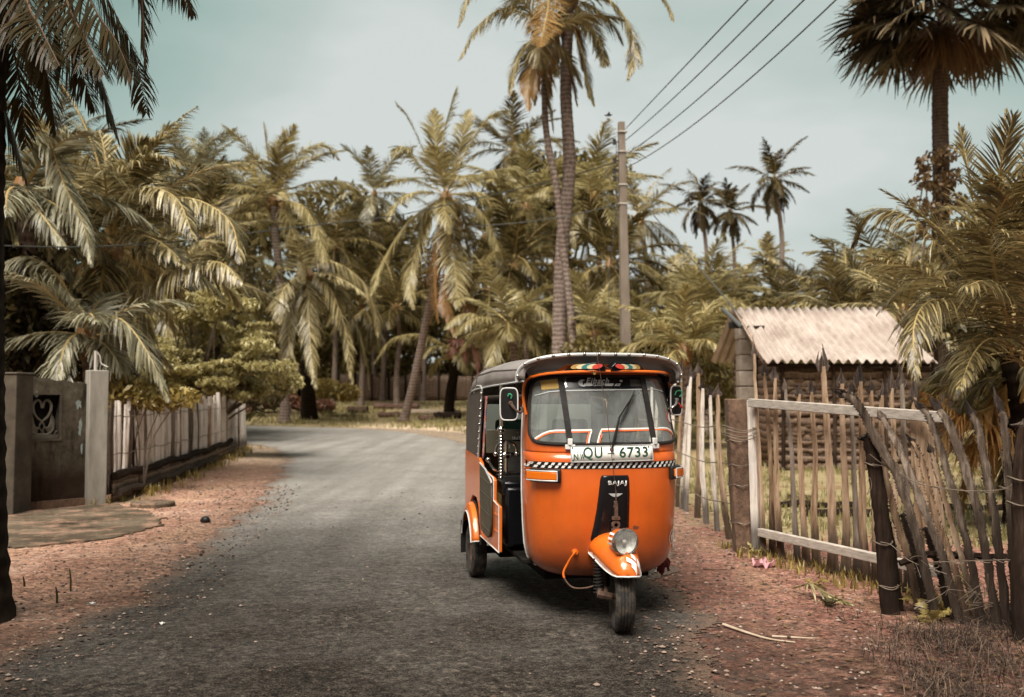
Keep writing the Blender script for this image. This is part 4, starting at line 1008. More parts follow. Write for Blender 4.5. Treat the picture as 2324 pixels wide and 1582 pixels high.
        pv = mc + M_ @ Vector((.012 if sd < 0 else -.008, -.016, .005)); at_ = S(sd * 1.12, 1.335, .004)
        q = MB(); q.tube(catmull([pv, pv + Vector((-sd * .02, -.03, -.035)), pv + Vector((-sd * .06, -.02, -.058)), at_], 14), [.010] * 4 + [.008] * 10, 8)
        q.lathe([(0, .012), (.012, .010), (.016, 0)], 12, Matrix.Translation(pv) @ Matrix.Rotation(R(90), 4, 'X')); q.build('mirror_arm', 'rust' if sd < 0 else 'chrome', mr)
        q = MB(); q.tube(catmull([pv + Vector((.0, -.003, .03)), pv + Vector((.004, -.008, .05)), pv + Vector((-.012, -.006, .06)), pv + Vector((-.02, -.003, .045))] if sd < 0 else [pv + Vector((-.01, -.003, .03)), pv + Vector((.0, -.004, .055)), pv + Vector((.03, -.004, .058)), pv + Vector((.036, -.004, .035)), pv + Vector((.02, -.004, .02))], 12), .0045, 6); q.build('mirror_loop', 'decal_green', mr)
        if sd > 0:
            q = MB(); a, c_ = pv + Vector((.012, -.002, -.018)), pv + Vector((.042, -.002, -.058)); q.tube([a, c_], [.004, .004], 4); q.tube([c_ - (c_ - a).normalized() * .02, c_], [.012, .001], 4); q.build('arrow_sticker', 'decal_red', mr)
    # rear wall with clear film window
    q = MB()
    q.box((0, 2.45, .66), (1.21, .02, .44)); q.build('tail_panel', 'orange_paint', T, bevel=.006)
    q = MB()
    for sd in (-1, 1): q.box((sd * .52, 2.385, 1.14), (.13, .012, .44))
    q.box((0, 2.385, .92), (1.17, .012, .10)); q.box((0, 2.36, 1.37), (1.1, .012, .08)); q.build('rear_curtain', 'vinyl_side', T)
    q = MB(); q.grid(lambda u, v: Vector((-.47 + .94 * u, 2.388, .955 + .39 * v)), 3, 3); q.build('rear_window', 'rear_film', T)
    # interior
    q = MB(); q.box((0, 1.28, .62), (.62, .40, .16)); q.box((0, 1.43, .86), (.96, .05, .40)); dsb = q.build('driver_seat', 'seat_fabric', T, bevel=.03)
    q = MB(); q.box((.05, 1.40, 1.03), (.46, .07, .14)); q.build('seat_cover', 'seat_green', dsb, bevel=.03)
    for i, (s_, x0, z0) in enumerate((('LOOK', -.40, 1.105), ('INTO my', -.41, 1.075), ('AND', -.385, 1.045), ('YOU', -.565, 1.015))):
        pass
    q = MB(); q.box((-.10, 1.395, 1.07), (1.0, .014, .17)); bd = q.build('partition_board', 'olive_panel', T, bevel=.004)
    for s_, x0, z0 in (('" LOOK', -.30, 1.125), ('INTO THE', -.31, 1.090), ('AND', -.28, 1.055), ('YOU', -.47, 1.030)):
        text_mesh(s_, .036, lambda x, y: Vector((x * 1.2 + x0, 1.386, z0 + y)), 'lettering', 'decal_grey', bd)
    q = MB(); q.box((0, 1.93, .60), (1.06, .50, .22)); q.box((0, 2.24, .86), (1.06, .12, .46)); q.build('passenger_seat', 'seat_tan', T, bevel=.035)
    for x in (-.25, .22):
        q = MB(); q.box((x, 2.18, 1.12), (.30, .07, .18)); q.build('headrest', 'seat_green', T, bevel=.03)
    q = MB(); q.box((0, .62, 1.055), (.86, .20, .045)); q.box((.08, .56, 1.10), (.30, .10, .09)); q.build('dashboard', 'black_plastic', T, bevel=.015)
    q = MB(); q.box((0, .60, .70), (.90, .04, .66)); q.box((-.16, .66, .42), (.5, .22, .14)); q.build('firewall', 'dark_interior', T, bevel=.01)
    q = MB(); q.tube([(.0, .70, .40), (.0, .80, 1.0)], .025, 10); q.tube(catmull([(-.30, .92, 1.03), (-.22, .86, 1.06), (0, .80, 1.04), (.22, .86, 1.06), (.30, .92, 1.03)], 16), .013, 8); q.build('handlebar', 'chrome', T)
    # chrome ring ornaments seen through the doorway
    q = MB(); oc = Vector((-.50, 1.12, 1.015))
    q.tube([oc + Vector((.075 * math.cos(R(a)), 0, .07 * math.sin(R(a)))) for a in range(-20, 201, 10)], .008, 6); q.tube([oc + Vector((0, 0, .07)), oc + Vector((0, 0, -.15))], .011, 8)
    q.sphere(oc + Vector((0, 0, -.03)), (.04, .02, .025), 12, 8); q.tube(catmull([oc + Vector((-.13, 0, -.06)), oc + Vector((-.08, 0, -.13)), oc + Vector((.02, 0, -.15)), oc + Vector((.12, 0, -.15))], 14), .009, 8)
    for dx, dz in ((-.075, -.02), (.075, -.02), (-.13, -.06)): q.sphere(oc + Vector((dx, -.004, dz)), .018, 10, 7)
    for zz in (.905, 1.145): q.tube([(-.56, 1.18, zz - .06), (-.05, 1.18, zz - .06)], .007, 6)
    q.build('chrome_ornament', 'chrome', T)
    q = MB(); q.box((-.46, 1.12, .77), (.20, .40, .10)); q.box((-.44, 1.0, .58), (.20, .2, .40)); q.build('side_box', 'black_gloss', T, bevel=.02)
    for x, z, c_ in ((-.36, 1.30, 'rag_red'), (-.30, 1.35, 'decal_orange'), (-.12, 1.40, 'rag_red'), (.05, 1.40, 'decal_red'), (.18, 1.40, 'rag_red'), (-.05, 1.42, 'decal_orange')):
        q = MB(); q.sphere((x, 1.55, z), (.05, .012, .035), 8, 5); q.tube([(x, 1.55, z + .02), (x, 1.55, z + .22)], .003, 4); q.build('hanging_charm', c_, T)
    q = MB(); q.box((0, 1.3, 1.60), (1.0, 1.5, .008)); q.box((0, .75, 1.55), (.95, .02, .09)); q.build('headlining', 'dark_interior', T)
    # red rag under the right of the cowl
    rng = random.Random(4); q = MB()
    for k in range(14):
        a = Vector((.455 + rng.uniform(-.03, .03), .57 + rng.uniform(-.03, .03), .33)); b_ = a + Vector((rng.uniform(-.03, .04), rng.uniform(-.02, .02), -rng.uniform(.05, .11))); q.tube([a, a.lerp(b_, .5) + Vector((.01, 0, 0)), b_], [.012, .014, .006], 5)
    q.build('red_rag', 'rag_red', T)
    # steps / sill bits underneath
    return T
build_tuk()
# ------------------------------------------------------------------ vegetation generators
def unit(a): return a / (np.linalg.norm(a, axis=-1, keepdims=True) + 1e-9)
def resample(pts, k):
    return np.array([tuple(p) for p in catmull([tuple(p) for p in pts], k)])
def frond(Q, pts, n, L, rng, w=.045, hang=.7, sweep=(35, 65), t0=.14, mi=0, mr=1, rr=.028, seg=3, lift=.15, gap=0.07, tipk=.35):
    """one pinnate leaf: rachis through pts, n leaflets a side"""
    k = 22; C_ = resample(pts, k); tt = np.linspace(0, 1, k)
    T = unit(np.gradient(C_, axis=0)); up = np.array([0, 0, 1.])
    S_ = np.cross(T, up); bad = np.linalg.norm(S_, axis=1) < .25
    for i in range(k):
        if bad[i]:
            S_[i] = S_[i - 1] if i else np.cross(T[i], unit(C_[-1] - C_[0] + np.array([.3, .1, 0])))
            if np.linalg.norm(S_[i]) < 1e-3: S_[i] = np.array([1., 0, 0])
    S_ = unit(S_)
    for i in range(1, k):
        if (S_[i] * S_[i - 1]).sum() < 0: S_[i] = -S_[i]
    Nn = unit(np.cross(S_, T)); Nn[Nn[:, 2] < 0] *= 1
    Q.tube(C_, rr * (1 - .85 * tt), 4, mr, .6)
    for side in (-1, 1):
        t = np.linspace(t0, .995, n) + rng.uniform(-.4, .4, n) / n; t = np.clip(t, 0, 1)
        if gap: t = t[rng.random(n) > gap]
        m = len(t)
        f = lambda A: np.stack([np.interp(t, tt, A[:, c]) for c in range(3)], 1)
        p0, Tt, St, Nt = f(C_), unit(f(T)), unit(f(S_)), unit(f(Nn))
        tq = (t - t0) / (1 - t0)
        l = L * (np.clip(np.sin(np.pi * (.17 + .80 * tq)), 0, 1) ** .75 * (1 - tipk * tq)) * rng.uniform(.72, 1.12, m)
        sw = np.radians(sweep[0] + (sweep[1] - sweep[0]) * tq + rng.uniform(-9, 9, m) + 7 * np.sin(t * rng.uniform(14, 30)))
        d0 = St * side * np.cos(sw)[:, None] + Tt * np.sin(sw)[:, None] + Nt * (lift + rng.uniform(-.12, .12, m))[:, None]
        d0 = unit(d0); hg = hang * rng.uniform(.55, 1.45, m) * (1 + .35 * np.sin(t * rng.uniform(9, 22) + rng.uniform(0, 6)))
        ws = w * rng.uniform(.75, 1.15, m); P_ = p0; rows = []
        wd = unit(Tt - d0 * (Tt * d0).sum(1)[:, None] + .25 * Nt)
        prof = [.55, 1.0, .8, .12] if seg == 3 else [.7, 1.0, .12]
        d = d0; rows.append(np.stack([P_ - wd * (ws * prof[0] / 2)[:, None], P_ + wd * (ws * prof[0] / 2)[:, None]], 1))
        for j in range(1, seg + 1):
            g = hg * (.35 + .9 * j / seg) ** 1.2
            d = unit(d + np.array([0, 0, -1.]) * (g * .75)[:, None])
            P_ = P_ + d * (l / seg)[:, None]
            rows.append(np.stack([P_ - wd * (ws * prof[j] / 2)[:, None], P_ + wd * (ws * prof[j] / 2)[:, None]], 1))
        Q.strips(np.stack(rows, 1), mi)
def arc(base, az, el, length, bend, k=10, wind=(0, 0)):
    p = np.array(base, dtype=float); o = [p.copy()]
    for i in range(k):
        t = (i + .5) / k; e = max(el - bend * t ** 1.25, R(-86))
        d = np.array([math.cos(e) * math.cos(az), math.cos(e) * math.sin(az), math.sin(e)])
        d[0] += wind[0] * t; d[1] += wind[1] * t; d /= np.linalg.norm(d)
        p = p + d * length / k; o.append(p.copy())
    return o
def crown(Q, c, L, nf, rng, nl=46, wl=.055, leafL=.75, wind=(.25, -.05), emin=-55, emax=82, hang=.7, seg=2, dead=0, bend=1.25, mi_dead=2, rr=.035):
    ga = rng.uniform(0, 6.28)
    for i in range(nf):
        age = i / max(1, nf - 1); az = ga + i * 2.39996 + rng.uniform(-.25, .25)
        el = R(emax - (emax - emin) * age ** .9 + rng.uniform(-9, 9))
        ln = L * rng.uniform(.85, 1.08) * (.72 + .28 * math.sin(math.pi * min(1, age + .25)))
        b = arc(c, az, el, ln, bend * rng.uniform(.75, 1.2) * (.75 + .35 * age), wind=wind)
        frond(Q, b, nl, leafL * rng.uniform(.85, 1.1), rng, w=wl, hang=hang * (.45 + .8 * age), seg=seg, rr=rr, mi=0)
    for i in range(dead):
        az = rng.uniform(0, 6.28); b = arc(np.array(c) - [0, 0, .15], az, R(-45 - rng.uniform(0, 25)), L * rng.uniform(.6, .85), .75, wind=(0, 0))
        frond(Q, b, int(nl * .7), leafL * .8, rng, w=wl, hang=1.3, seg=seg, rr=rr, mi=mi_dead, mr=mi_dead)
def trunk_mesh(pts, r0, r1, flare=1.5, seg=14, ringn=0, seed=0):
    b = MB(); n = max(24, int(ringn)); path = catmull(pts, n); rg = random.Random(seed); rs = []
    for i in range(n):
        t = i / (n - 1); r_ = r0 + (r1 - r0) * t ** .7 + r0 * (flare - 1) * math.exp(-t * 22)
        rs.append(r_ * (1 + (.035 if i % 2 else -.02) + rg.uniform(-.02, .02)))
    b.tube(path, rs, seg); return b
KL, KN, KW, KH = 1.32, 1.45, .80, .70
def palm(label, cx, cy, Y, base=None, bY=None, L=4.0, nf=22, seed=1, leaf='palm_leaf', tr=.15, tr1=.11, nl=46, wl=.055, leafL=.75, hang=.7, emin=-55, emax=82, custom=(), nuts=0, dead=0, seg=2, wind=(.25, -.05), via=(), name='coconut_palm', group=None, rachis='rachis', bend=1.25, trunkm='palm_trunk', deadm='palm_dead', ringn=0, rr=.035, cw=None, flare=1.5, scl=True):
    rng = np.random.default_rng(seed)
    leafL *= KL; nl = int(nl * KN); wl *= KW; hang *= KH
    c = P(cx, cy, Y); bx = base if base is not None else cx
    bYY = bY or Y
    g = P(bx, 900, bYY); z = gzf(g.x, bYY) - .05; g = Vector((P(bx, 895 + (CAMH - z) * FPX / bYY, bYY).x, bYY, z))
    T = empty(name, g, label, 'palm tree', group)
    cl = c - g
    via3 = [P(x, y, y_) - g for x, y, y_ in via]
    tm = trunk_mesh([(0, 0, -.1)] + ([tuple(v) for v in via3] if via3 else [tuple(cl * .35 + Vector((0, 0, .02))), tuple(cl * .7 + Vector((.03 * cl.z, 0, 0)))]) + [tuple(cl)], tr, tr1, seed=seed, ringn=ringn or 30, flare=flare)
    tm.build('trunk', trunkm, T)
    Q = QB()
    crown(Q, tuple(cl), L, nf, rng, nl, wl, leafL, wind, emin, emax, hang, seg, dead, bend, rr=rr)
    for cu in custom:
        o = dict(cu[1]) if isinstance(cu[0][0], (tuple, list)) and len(cu) > 1 and isinstance(cu[1], dict) else {}
        pts = cu[0] if o or isinstance(cu[0][0], (tuple, list)) else cu
        n3 = len(pts); pp = []
        dy = o.pop('dy', 0.0)
        for i, p in enumerate(pts):
            f = i / (n3 - 1); y_ = Y + dy * f if len(p) < 3 else p[2]
            pp.append(tuple(P(p[0], p[1], y_) - g))
        kw = dict(w=wl, hang=hang, seg=3, rr=rr); kw.update(o)
        n_ = kw.pop('n', int(nl * 1.2)); LL = kw.pop('L', leafL / KL) * (KL if scl else 1)
        if 'hang' in o: kw['hang'] = o['hang'] * (KH if scl else 1)
        frond(Q, pp, n_, LL, rng, **kw)
    # fibrous heart
    if deadm != 'palm_orange': Q.tube(np.array([tuple(cl + Vector((0, 0, -.35))), tuple(cl + Vector((0, 0, -.1))), tuple(cl + Vector((0, 0, .25)))]), [tr1 * 1.1, tr1 * (1.2 if deadm == 'palm_orange' else 1.9), tr1 * .8], 8, 1 if deadm == 'palm_orange' else 2)
    Q.build('crown', [leaf, rachis, deadm], T)
    if nuts:
        for k in range(nuts):
            b = MB(); a = rng.uniform(0, 6.28); r_ = tr1 * 1.4 + rng.uniform(.05, .22)
            b.sphere(tuple(cl + Vector((r_ * math.cos(a), r_ * math.sin(a), -.25 - rng.uniform(0, .35)))), (.11, .11, .14), 8, 6); b.build('coconut', 'coconut', T)
    return T
def cloud(Q, c, r, n, size, rng, mi=0, flatn=.5, shell=.35, asp=.55):
    d = unit(rng.normal(size=(n, 3))); rad = (shell + (1 - shell) * rng.random(n)) ** .6
    p = np.array(c) + d * rad[:, None] * np.array(r)
    nrm = unit(rng.normal(size=(n, 3)) + np.array([0, 0, flatn * 2]))
    a = unit(np.cross(nrm, rng.normal(size=(n, 3)))); b = np.cross(nrm, a)
    s = size * rng.uniform(.6, 1.3, n)[:, None]
    rows = []
    for u, w in ((-.5, .12), (.0, .5), (.5, .08)):
        q = p + a * s * u + np.array([0, 0, -.12]) * s * (u + .5) ** 2 * 4
        rows.append(np.stack([q - b * s * w * asp, q + b * s * w * asp], 1))
    Q.strips(np.stack(rows, 1), mi)
def bush(label, clumps, leafm, size, seed, name='bush', cat='bush', base=None, branches=7, stemm='bark', group=None, flatn=.5, dens=1.0, stem_r=.03, asp=.55):
    """clumps: (px,py,Y,rx,ry,rz,n)"""
    rng = np.random.default_rng(seed)
    cs = [P(x, y, Y_) for x, y, Y_, *_ in clumps]
    if base is None:
        m = sum(cs, Vector()) / len(cs); base = Vector((m.x, m.y, gzf(m.x, m.y) - .02))
    T = empty(name, base, label, cat, group)
    Q = QB()
    for c, cl in zip(cs, clumps):
        lc = c - base; rx, ry, rz, n = cl[3:7]
        cloud(Q, tuple(lc), (rx, ry, rz), int(n * dens), size, rng, flatn=flatn, asp=asp)
    Q.build('foliage', [leafm], T)
    B = MB(); rg = random.Random(seed)
    for c in cs[:branches]:
        lc = c - base; mid = lc * .5 + Vector((rg.uniform(-.1, .1) * lc.length, 0, .08 * lc.length))
        B.tube(catmull([(rg.uniform(-.05, .05), rg.uniform(-.05, .05), -.05), tuple(mid * .5), tuple(mid), tuple(lc)], 10), [stem_r * (1.2 - .09 * i) for i in range(10)], 6)
    B.build('branches', stemm, T)
    return T
# ------------------------------------------------------------------ palms
DK = dict(mi=0)
# A: near trunk on the left edge
palm('dark coconut palm trunk at the left edge with fronds hanging over the road', -80, -640, 6.25, base=-62, bY=6.3, L=3.6, nf=9, seed=3, leaf='palm_leaf_rust', tr=.20, tr1=.15, nl=90, wl=.026, leafL=.40, emin=-25, emax=60, rachis='rachis_dark', trunkm='palm_trunk_dark', ringn=90, flare=1.45, wind=(0, 0), deadm='rachis_dark', scl=False,
     via=[(-62, 900, 6.3), (-58, 500, 6.3), (-52, 0, 6.25)],
     custom=[([(-60, -640), (90, -330), (235, -20), (305, 120), (332, 255)], dict(dy=.5, n=95, L=.50, hang=.6, w=.014, sweep=(35, 50), rr=.013, lift=.0)),
             ([(-70, -600), (60, -300), (170, 40), (222, 170), (268, 315)], dict(dy=.1, n=100, L=.52, hang=.3, w=.015, sweep=(38, 56), rr=.018, lift=0)),
             ([(-80, -560), (0, -260), (70, 40), (105, 160), (126, 300)], dict(dy=-.1, n=100, L=.52, hang=.3, w=.015, sweep=(38, 56), rr=.018, lift=0)),
             ([(-70, -580), (30, -280), (125, 30), (175, 140), (215, 250)], dict(dy=.6, n=90, L=.50, hang=.4, w=.014, sweep=(38, 56), rr=.013, lift=0)),
             ([(-90, -560), (-40, -260), (20, 60), (45, 190), (60, 330)], dict(dy=.5, n=95, L=.48, hang=.3, w=.015, sweep=(38, 56), rr=.016, lift=0)),
             ([(-90, -560), (-30, -300), (40, 0), (80, 110), (112, 190)], dict(dy=.9, n=90, L=.50, hang=.4, w=.014, sweep=(38, 56), rr=.013, lift=0)),
             ([(-60, -640), (60, -480), (330, -140), (400, -40), (440, 35)], dict(dy=1.2, n=100, L=.40, hang=.9, w=.012, rr=.010)),
             ([(-60, -600), (70, -260), (150, 0), (195, 90), (236, 170)], dict(dy=-.5, n=100, L=.52, hang=.35, w=.017, sweep=(38, 56), rr=.016, lift=0)),
             ([(-60, -620), (90, -300), (200, -10), (262, 90), (300, 180)], dict(dy=-.3, n=100, L=.50, hang=.45, w=.017, sweep=(38, 56), rr=.016, lift=0)),
             ([(-60, -560), (10, -200), (60, 0), (90, 60), (135, 150)], dict(dy=-.7, n=100, L=.55, hang=.35, w=.017, sweep=(38, 56), rr=.016, lift=0)),
             ([(-90, -500), (-60, -100), (-10, 180), (25, 290), (60, 410)], dict(dy=.2, n=95, L=.45, hang=.4, w=.014, rr=.016, lift=0))])
# B group: the dense left-hand palms
palm('dense coconut palm with arching fronds behind the concrete wall', 255, 560, 17, base=262, L=3.3, nf=24, seed=11, leaf='palm_leaf', nl=62, wl=.045, leafL=.62, emin=-35, emax=86, seg=3, tr=.17,
     custom=[([(255, 560), (270, 480), (330, 428), (400, 450), (440, 540)], dict(dy=-2.2, L=.75, hang=1.0)),
             ([(255, 550), (240, 450), (290, 380), (360, 355), (430, 372)], dict(dy=-1, L=.6, hang=.6)),
             ([(255, 550), (248, 430), (235, 335), (225, 300)], dict(dy=.5, L=.5, hang=.1)),
             ([(255, 550), (275, 430), (310, 345), (345, 318)], dict(dy=-.5, L=.55, hang=.25)),
             ([(255, 560), (330, 470), (430, 450), (520, 500), (545, 590)], dict(dy=-2, L=.7, hang=1.1)),
             ([(265, 640), (350, 640), (420, 602), (500, 596), (548, 640)], dict(dy=-2.6, L=.62, hang=1.5)),
             ([(250, 560), (180, 500), (110, 480), (40, 520)], dict(dy=-1.5, L=.65, hang=.9))])
palm('low coconut palm behind the swan wall with one frond arching over the fence', 195, 765, 14.6, base=205, L=1.7, nf=10, seed=12, leaf='palm_leaf_teal', nl=50, wl=.04, leafL=.5, seg=3, tr=.13, emin=-10, emax=60,
     custom=[([(198, 765), (235, 728), (280, 728), (335, 800), (382, 905)], dict(dy=-.8, L=.55, hang=1.0, n=80)),
             ([(195, 768), (172, 758), (145, 790), (130, 868)], dict(dy=-.9, L=.42, hang=.9, n=60)),
             ([(190, 765), (140, 640), (80, 590), (25, 590), (-20, 640)], dict(dy=-.6, L=.5, hang=1.3, n=80)),
             ([(190, 765), (170, 690), (120, 640), (110, 600)], dict(dy=.6, L=.5, hang=1.0, n=70)),
             ([(25, 590), (80, 600), (150, 660), (208, 728)], dict(dy=-.2, L=.5, hang=1.3, n=70, t0=.02))])
palm('pale green palm frond cluster left of the dense palm, under the hanging dark fronds', 50, 440, 15, base=40, L=2.2, nf=13, seed=13, leaf='palm_leaf_teal', nl=58, wl=.045, leafL=.6, seg=3, tr=.16, emax=38, emin=-40,
     custom=[([(50, 440), (60, 350), (110, 330), (150, 430), (190, 510), (208, 600)], dict(dy=-1.2, L=.55, hang=1.1, n=90)),
             ([(50, 440), (50, 420), (90, 480), (150, 560)], dict(dy=-1.2, L=.55, hang=1.1, n=90))])
palm('small dark palm top showing between hanging fronds on the far left', 130, 380, 30, L=3.1, nf=18, seed=14, leaf='palm_leaf_dark', nl=40, wl=.06, leafL=.6, tr=.15)
palm('round-headed small palm on the skyline left of the tall trunked palm', 470, 395, 52, L=3.4, nf=20, seed=15, leaf='palm_leaf_teal', nl=36, wl=.07, leafL=.8, tr=.16, wind=(.4, 0))
palm('second skyline palm head leaning right beside the small round-headed palm', 430, 400, 50, L=3.2, nf=12, seed=16, leaf='palm_leaf_teal', nl=36, wl=.07, leafL=.8, tr=.16, wind=(.2, 0), emin=10)
palm('mid-height coconut palm filling the gap behind the yellow feathery tree', 470, 560, 34, L=4.0, nf=22, seed=17, leaf='grove_leaf', nl=50, wl=.06, leafL=.8, tr=.17, hang=.9)
palm('shaggy coconut palm low behind the left paling fence', 385, 640, 28, L=3.4, nf=18, seed=18, leaf='palm_leaf', nl=50, wl=.055, leafL=.7, tr=.17, hang=.9)
# D
palm('tall coconut palm with straight ringed trunk standing at the bend of the road', 622, 452, 46, base=646, bY=46.5, L=4.2, nf=13, seed=21, leaf='palm_leaf_far', nl=52, wl=.065, leafL=.85, tr=.23, tr1=.17, nuts=9, ringn=60, emin=-10, via=[(646, 800, 46.4), (636, 640, 46.2), (626, 540, 46)],
     custom=[([(622, 440), (608, 360), (598, 280)], dict(dy=0, hang=.2, L=.9)), ([(624, 440), (640, 350), (668, 285)], dict(dy=-1, hang=.3, L=.9)), ([(626, 440), (680, 350), (735, 330), (770, 362)], dict(dy=-1, hang=.6, L=.9)),
             ([(628, 450), (690, 470), (725, 540), (738, 610)], dict(dy=-1.5, hang=1.1, L=1.0, mr=1)), ([(628, 452), (655, 500), (680, 570), (690, 640)], dict(dy=-2, hang=1.2, L=1.0)), ([(615, 445), (580, 400), (570, 350)], dict(dy=-.5, hang=.5)),
             ([(612, 455), (570, 470), (545, 510)], dict(dy=0, hang=.5)), ([(628, 440), (720, 410), (790, 420), (830, 450)], dict(dy=1.0, hang=.9))])
palm('shorter coconut palm with long fronds trailing to the ground right of the tall ringed trunk', 692, 622, 45, base=702, bY=49, L=4.0, nf=12, seed=22, leaf='palm_leaf', nl=60, wl=.07, leafL=1.0, tr=.38, tr1=.26, emin=-50, emax=40, ringn=40, trunkm='palm_trunk_dark',
     custom=[([(692, 622), (745, 592), (815, 630), (852, 700), (858, 760)], dict(dy=-1, hang=1.3, L=1.15)), ([(692, 622), (740, 640), (782, 740), (800, 868)], dict(dy=-2, hang=1.1, L=1.05)),
             ([(690, 622), (700, 690), (705, 790), (716, 880)], dict(dy=-2.5, hang=1.1, L=.9)), ([(690, 622), (665, 680), (655, 780), (668, 890)], dict(dy=-1.5, hang=1.1, L=.9)), ([(692, 622), (780, 680), (825, 790), (838, 880)], dict(dy=0, hang=1.1, L=1.0))])
# F
palm('big leaning coconut palm with nuts and a spreading crown in the middle', 1012, 445, 45, base=914, bY=47.5, L=4.3, nf=11, seed=23, leaf='palm_leaf_far', nl=56, wl=.07, leafL=1.0, tr=.20, tr1=.16, nuts=14, emin=-30, emax=60, ringn=60, via=[(940, 860, 47), (965, 740, 46.5), (995, 600, 45.5), (1010, 520, 45)], dead=3,
     custom=[([(1008, 430), (965, 350), (930, 275), (898, 232)], dict(dy=0, hang=.35, L=.7)), ([(1012, 430), (1005, 320), (1022, 245), (1034, 205)], dict(dy=0, hang=.15, L=.95)), ([(1014, 430), (990, 330), (985, 250)], dict(dy=1, hang=.2, L=.9)),
             ([(1018, 430), (1060, 340), (1105, 270), (1150, 250)], dict(dy=0, hang=.6, L=1.0)), ([(1000, 435), (945, 365), (915, 335), (888, 352)], dict(dy=-1, hang=.9, L=.8)), ([(1018, 430), (1045, 330), (1065, 250)], dict(dy=1.5, hang=.3, L=.9)),
             ([(1000, 450), (930, 500), (870, 590), (842, 668)], dict(dy=-1.5, hang=1.0, L=1.0)), ([(1002, 455), (955, 540), (930, 630), (938, 700)], dict(dy=-2.0, hang=1.0, L=.95)), ([(1014, 460), (1022, 540), (1034, 620), (1040, 700)], dict(dy=-2.6, hang=.35, L=1.15, sweep=(38, 55))),
             ([(1024, 450), (1090, 480), (1130, 560), (1142, 660)], dict(dy=-2.0, hang=1.1, L=1.0)), ([(1024, 440), (1100, 440), (1160, 490), (1190, 580)], dict(dy=-1.0, hang=1.0, L=1.05)), ([(1020, 435), (1090, 395), (1160, 385), (1215, 415)], dict(dy=0, hang=1.1, L=.9)),
             ([(1006, 470), (985, 560), (985, 640), (995, 730)], dict(dy=-1, hang=1.0, L=.9, mi=2, mr=2)), ([(1010, 470), (1040, 590), (1060, 680), (1062, 740)], dict(dy=-1.2, hang=1.0, L=.9, mi=2, mr=2)), ([(1006, 600), (1010, 680), (1030, 760)], dict(dy=-1.6, hang=.8, L=.6, mi=2, mr=2))])
palm('smaller palm head rising behind the big leaning palm on its right', 1165, 345, 58, L=4.3, nf=20, seed=24, leaf='grove_leaf', nl=40, wl=.08, leafL=.9, tr=.16, emin=-40)
palm('far palm head left of the big leaning palm', 850, 440, 62, L=4.6, nf=20, seed=25, leaf='palm_leaf_teal', nl=36, wl=.09, leafL=.9, tr=.16)
# H twins
palm('right-hand tall twin coconut palm whose crown leaves the top of the picture', 1292, -5, 30, base=1270, L=3.3, nf=10, seed=31, leaf='palm_leaf', nl=64, wl=.05, leafL=.75, tr=.25, tr1=.165, ringn=110, dead=4, deadm='palm_dead', via=[(1270, 760, 30), (1276, 560, 30), (1292, 380, 30), (1284, 200, 30)], emin=-30,
     custom=[([(1292, 30), (1365, -10), (1425, 50), (1440, 120), (1425, 180)], dict(dy=-1.5, hang=1.0, L=.75)), ([(1292, 40), (1340, 60), (1365, 110), (1372, 150)], dict(dy=-1, hang=1.0, L=.65)), ([(1290, -60), (1400, -80), (1480, -30), (1515, 10), (1528, 48)], dict(dy=-1, hang=.9, L=.45)),
             ([(1288, 60), (1290, 120), (1300, 180), (1310, 240)], dict(dy=-.3, hang=.8, L=.5, mi=2, mr=2)), ([(1300, 60), (1325, 130), (1335, 190), (1348, 240)], dict(dy=-.5, hang=.9, L=.45))])
palm('left-hand tall twin coconut palm with orange dying fronds', 1238, 85, 29, base=1312, bY=29.4, L=2.6, nf=6, seed=32, leaf='palm_leaf', nl=60, wl=.05, leafL=.7, tr=.12, tr1=.085, ringn=110, dead=3, deadm='palm_orange', via=[(1298, 740, 29.3), (1278, 560, 29.2), (1262, 420, 29), (1240, 300, 29), (1236, 200, 29)], emin=-35,
     custom=[([(1250, 60), (1150, 20), (1085, 60), (1042, 135)], dict(dy=-1, hang=1.1, L=.65)), ([(1250, 20), (1130, -50), (1070, -20), (1040, 60)], dict(dy=-1, hang=1.1, L=.6)), ([(1245, -40), (1245, 10), (1235, 60), (1225, 105)], dict(dy=-2, hang=.2, L=.75, mi=2, sweep=(35, 55))),
             ([(1240, 90), (1195, 100), (1168, 150), (1158, 215)], dict(dy=-.6, hang=.8, L=.5)), ([(1240, 100), (1210, 140), (1198, 190), (1200, 250)], dict(dy=-.8, hang=.8, L=.5, mi=2)), ([(1242, 110), (1240, 180), (1250, 250), (1256, 300)], dict(dy=-.4, hang=.8, L=.45))])
# mid right cluster
palm('golden crown of a palm partly behind the twin trunks, left side', 1195, 470, 48, L=4.4, nf=24, seed=41, leaf='palm_leaf_far', nl=48, wl=.08, leafL=.95, tr=.18, hang=.9, nuts=6)
palm('golden-green palm crown directly right of the twin trunks', 1345, 455, 46, L=4.2, nf=24, seed=42, leaf='palm_leaf_far', nl=48, wl=.075, leafL=.95, tr=.18, hang=.9)
palm('dark shaggy palm left of the concrete power pole', 1385, 600, 42, L=3.9, nf=24, seed=43, leaf='grove_leaf', nl=50, wl=.07, leafL=.9, tr=.18, dead=4)
palm('thin-leaved palm head just right of the power pole', 1455, 500, 50, L=3.6, nf=16, seed=44, leaf='palm_leaf', nl=36, wl=.06, leafL=.8, tr=.16, emin=-40)
palm('palm crown between the big leaning palm and the twin trunks, lower tier', 1170, 600, 44, L=4.0, nf=22, seed=45, leaf='grove_leaf', nl=50, wl=.075, leafL=.95, tr=.17, hang=.9)
